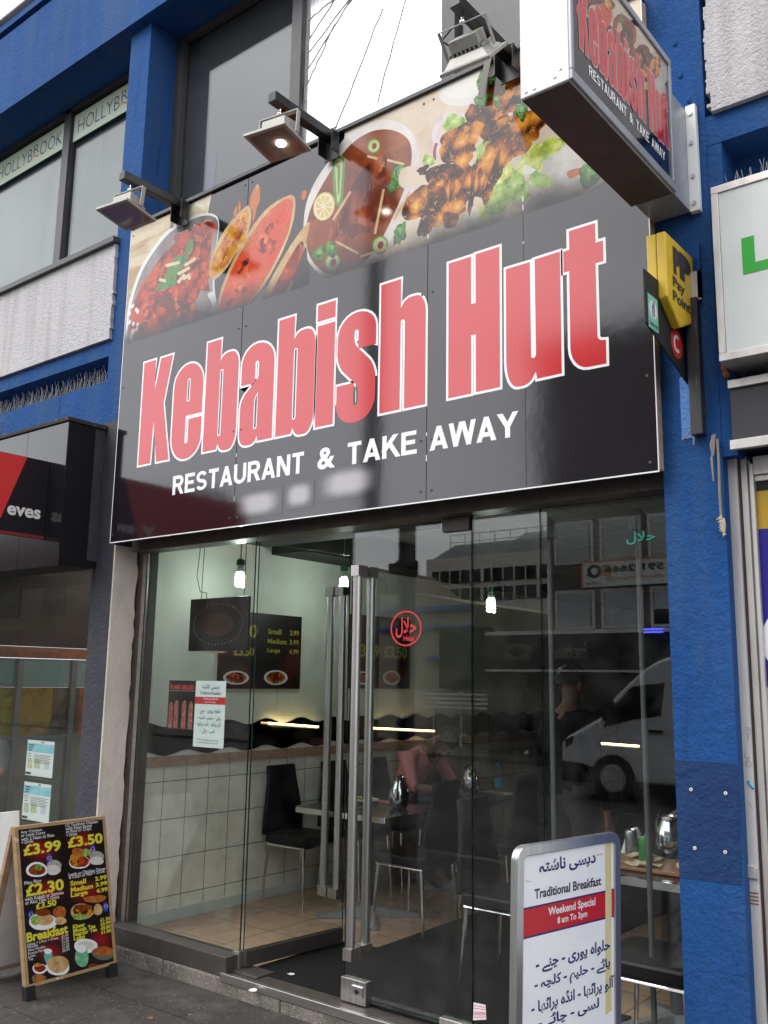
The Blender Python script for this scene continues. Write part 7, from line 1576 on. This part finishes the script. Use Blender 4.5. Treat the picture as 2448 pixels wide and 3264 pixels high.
# white van
DV = 9.6
def vp(x, y): p = v4(x, y, DV); return (p.x, p.z)
vn = thing('white_van', 'white panel van driving past, mirrored in the right hand pane', 'van', (vp(505,1600)[0]+2.6,-DV-1,-.19))
x_n = vp(505,1600)[0]; RZ = -.19
prof = [(x_n+.02,.10),(x_n,.30),(x_n,.62),vp(540,1480),vp(640,1425),vp(722,1378),vp(800,1265),vp(880,1185),vp(960,1112),vp(1040,1062),vp(1095,1042)]
xr = prof[-1][0]; prof += [(xr+.9, prof[-1][1]+.30),(xr+1.6, prof[-1][1]+.38),(xr+3.6, prof[-1][1]+.38),(xr+3.75, prof[-1][1]+.2),(xr+3.8,.45),(xr+3.75,.10)]
m = MB(); m.prism([(p[0],-DV,p[1]) for p in prof], (0,-1.95,0)); m.build('body', mat('van_white', (.72,.73,.74), .25, coat=.6), vn, bevel=.05, smooth=30)
m = MB(); m.prism([(p[0],-DV+.006,p[1]) for p in [vp(738,1432),vp(815,1300),vp(900,1205),vp(1085,1182),vp(1062,1368),vp(900,1390)]], (0,-.002,0)); m.build('side_window', mWinD, vn)
sc2 = [vp(730,1372),vp(880,1180),vp(955,1110)]
m = MB(); m.hexa([(sc2[0][0]-.01,-DV-.12,sc2[0][1]+.03),(sc2[2][0]-.01,-DV-.25,sc2[2][1]+.03),(sc2[2][0]-.01,-DV-1.7,sc2[2][1]+.03),(sc2[0][0]-.01,-DV-1.83,sc2[0][1]+.03)], [(sc2[0][0]+.04,-DV-.12,sc2[0][1]-.03),(sc2[2][0]+.04,-DV-.25,sc2[2][1]-.03),(sc2[2][0]+.04,-DV-1.7,sc2[2][1]-.03),(sc2[0][0]+.04,-DV-1.83,sc2[0][1]-.03)]); m.build('windscreen', mWinD, vn)
m = MB(); m.prism([(x_n-.005,-DV+.008,.05),(x_n+1.0,-DV+.008,.05),(x_n+1.0,-DV+.008,.18),(x_n+.35,-DV+.008,.34),(x_n-.005,-DV+.008,.36)], (0,-1.966,0)); m.build('bumper', mBlackMatt, vn, bevel=.02)
for dx in (.85, 4.1):
    w = MB(); w.tube([(x_n+dx,-DV+.012,RZ+.34),(x_n+dx,-DV-.2,RZ+.34)], .34, 24); wh = w.build('wheel', mBlackMatt, vn)
    w = MB(); w.tube([(x_n+dx,-DV+.016,RZ+.34),(x_n+dx,-DV+.0125,RZ+.34)], .20, 20); w.build('hub', mAluW, wh)
    w = MB(); w.tube([(x_n+dx,-DV-1.75,RZ+.34),(x_n+dx,-DV-1.96,RZ+.34)], .34, 24); w.build('wheel', mBlackMatt, vn)
m = MB(); m.prism([(p[0],-DV+.007,p[1]) for p in [vp(528,1500),vp(575,1478),vp(570,1520),vp(530,1545)]], (0,-.003,0)); m.build('headlight', mWinD, vn)
m = MB(); p = vp(1035,1455); m.box(p[0]-.10,p[0]+.10,-DV+.001,-DV+.03,p[1]-.02,p[1]+.02); m.build('door_handle', mBlackMatt, vn)
m = MB(); p = vp(785,1330); m.box(p[0]-.07,p[0]+.07,-DV+.02,-DV+.2,p[1]-.17,p[1]+.12); m.build('wing_mirror', mBlackMatt, vn, bevel=.02)
# small white car, bicycle and pedestrian on the far side
DB = 15.2; b0 = v4(435,1545,DB); bk = thing('bicycle', 'dark bicycle parked outside the public house', 'bicycle', (b0.x,-DB,-.1))
for dx in (-.52, .52): m = MB(); m.tube([(b0.x+dx+.33*math.cos(a),-DB,.23+.33*math.sin(a)) for a in [i*math.pi/12 for i in range(25)]], .018, 6); m.build('wheel', mBlackMatt, bk)
m = MB(); bx = b0.x
for a, c in (((-.52,.23),(-.1,.25)),((-.1,.25),(-.25,.72)),((-.1,.25),(.38,.70)),((-.25,.68),(.38,.72)),((-.52,.23),(-.25,.68)),((.52,.23),(.36,.80))): m.tube([(bx+a[0],-DB,a[1]),(bx+c[0],-DB,c[1])], .017, 6)
m.build('frame', mBlack, bk); m = MB(); m.ell((bx-.27,-DB,.77), .12,.06,.03); m.build('saddle', mBlackMatt, bk); m = MB(); m.tube([(bx+.36,-DB-.25,.86),(bx+.36,-DB,.82),(bx+.36,-DB+.25,.86)], .014, 6); m.build('handlebar', mBlack, bk)
pm_ = v4(325,1580,15.4); stand(pm_.x, -15.4, 1.7, rad(180), -.10, 'pedestrian in dark clothes walking across the street', dict(shirt=mBlkT, trousers=mDenim, skin=SKIN_D, shoes=mWhitePaint), 'skin', False, .08)
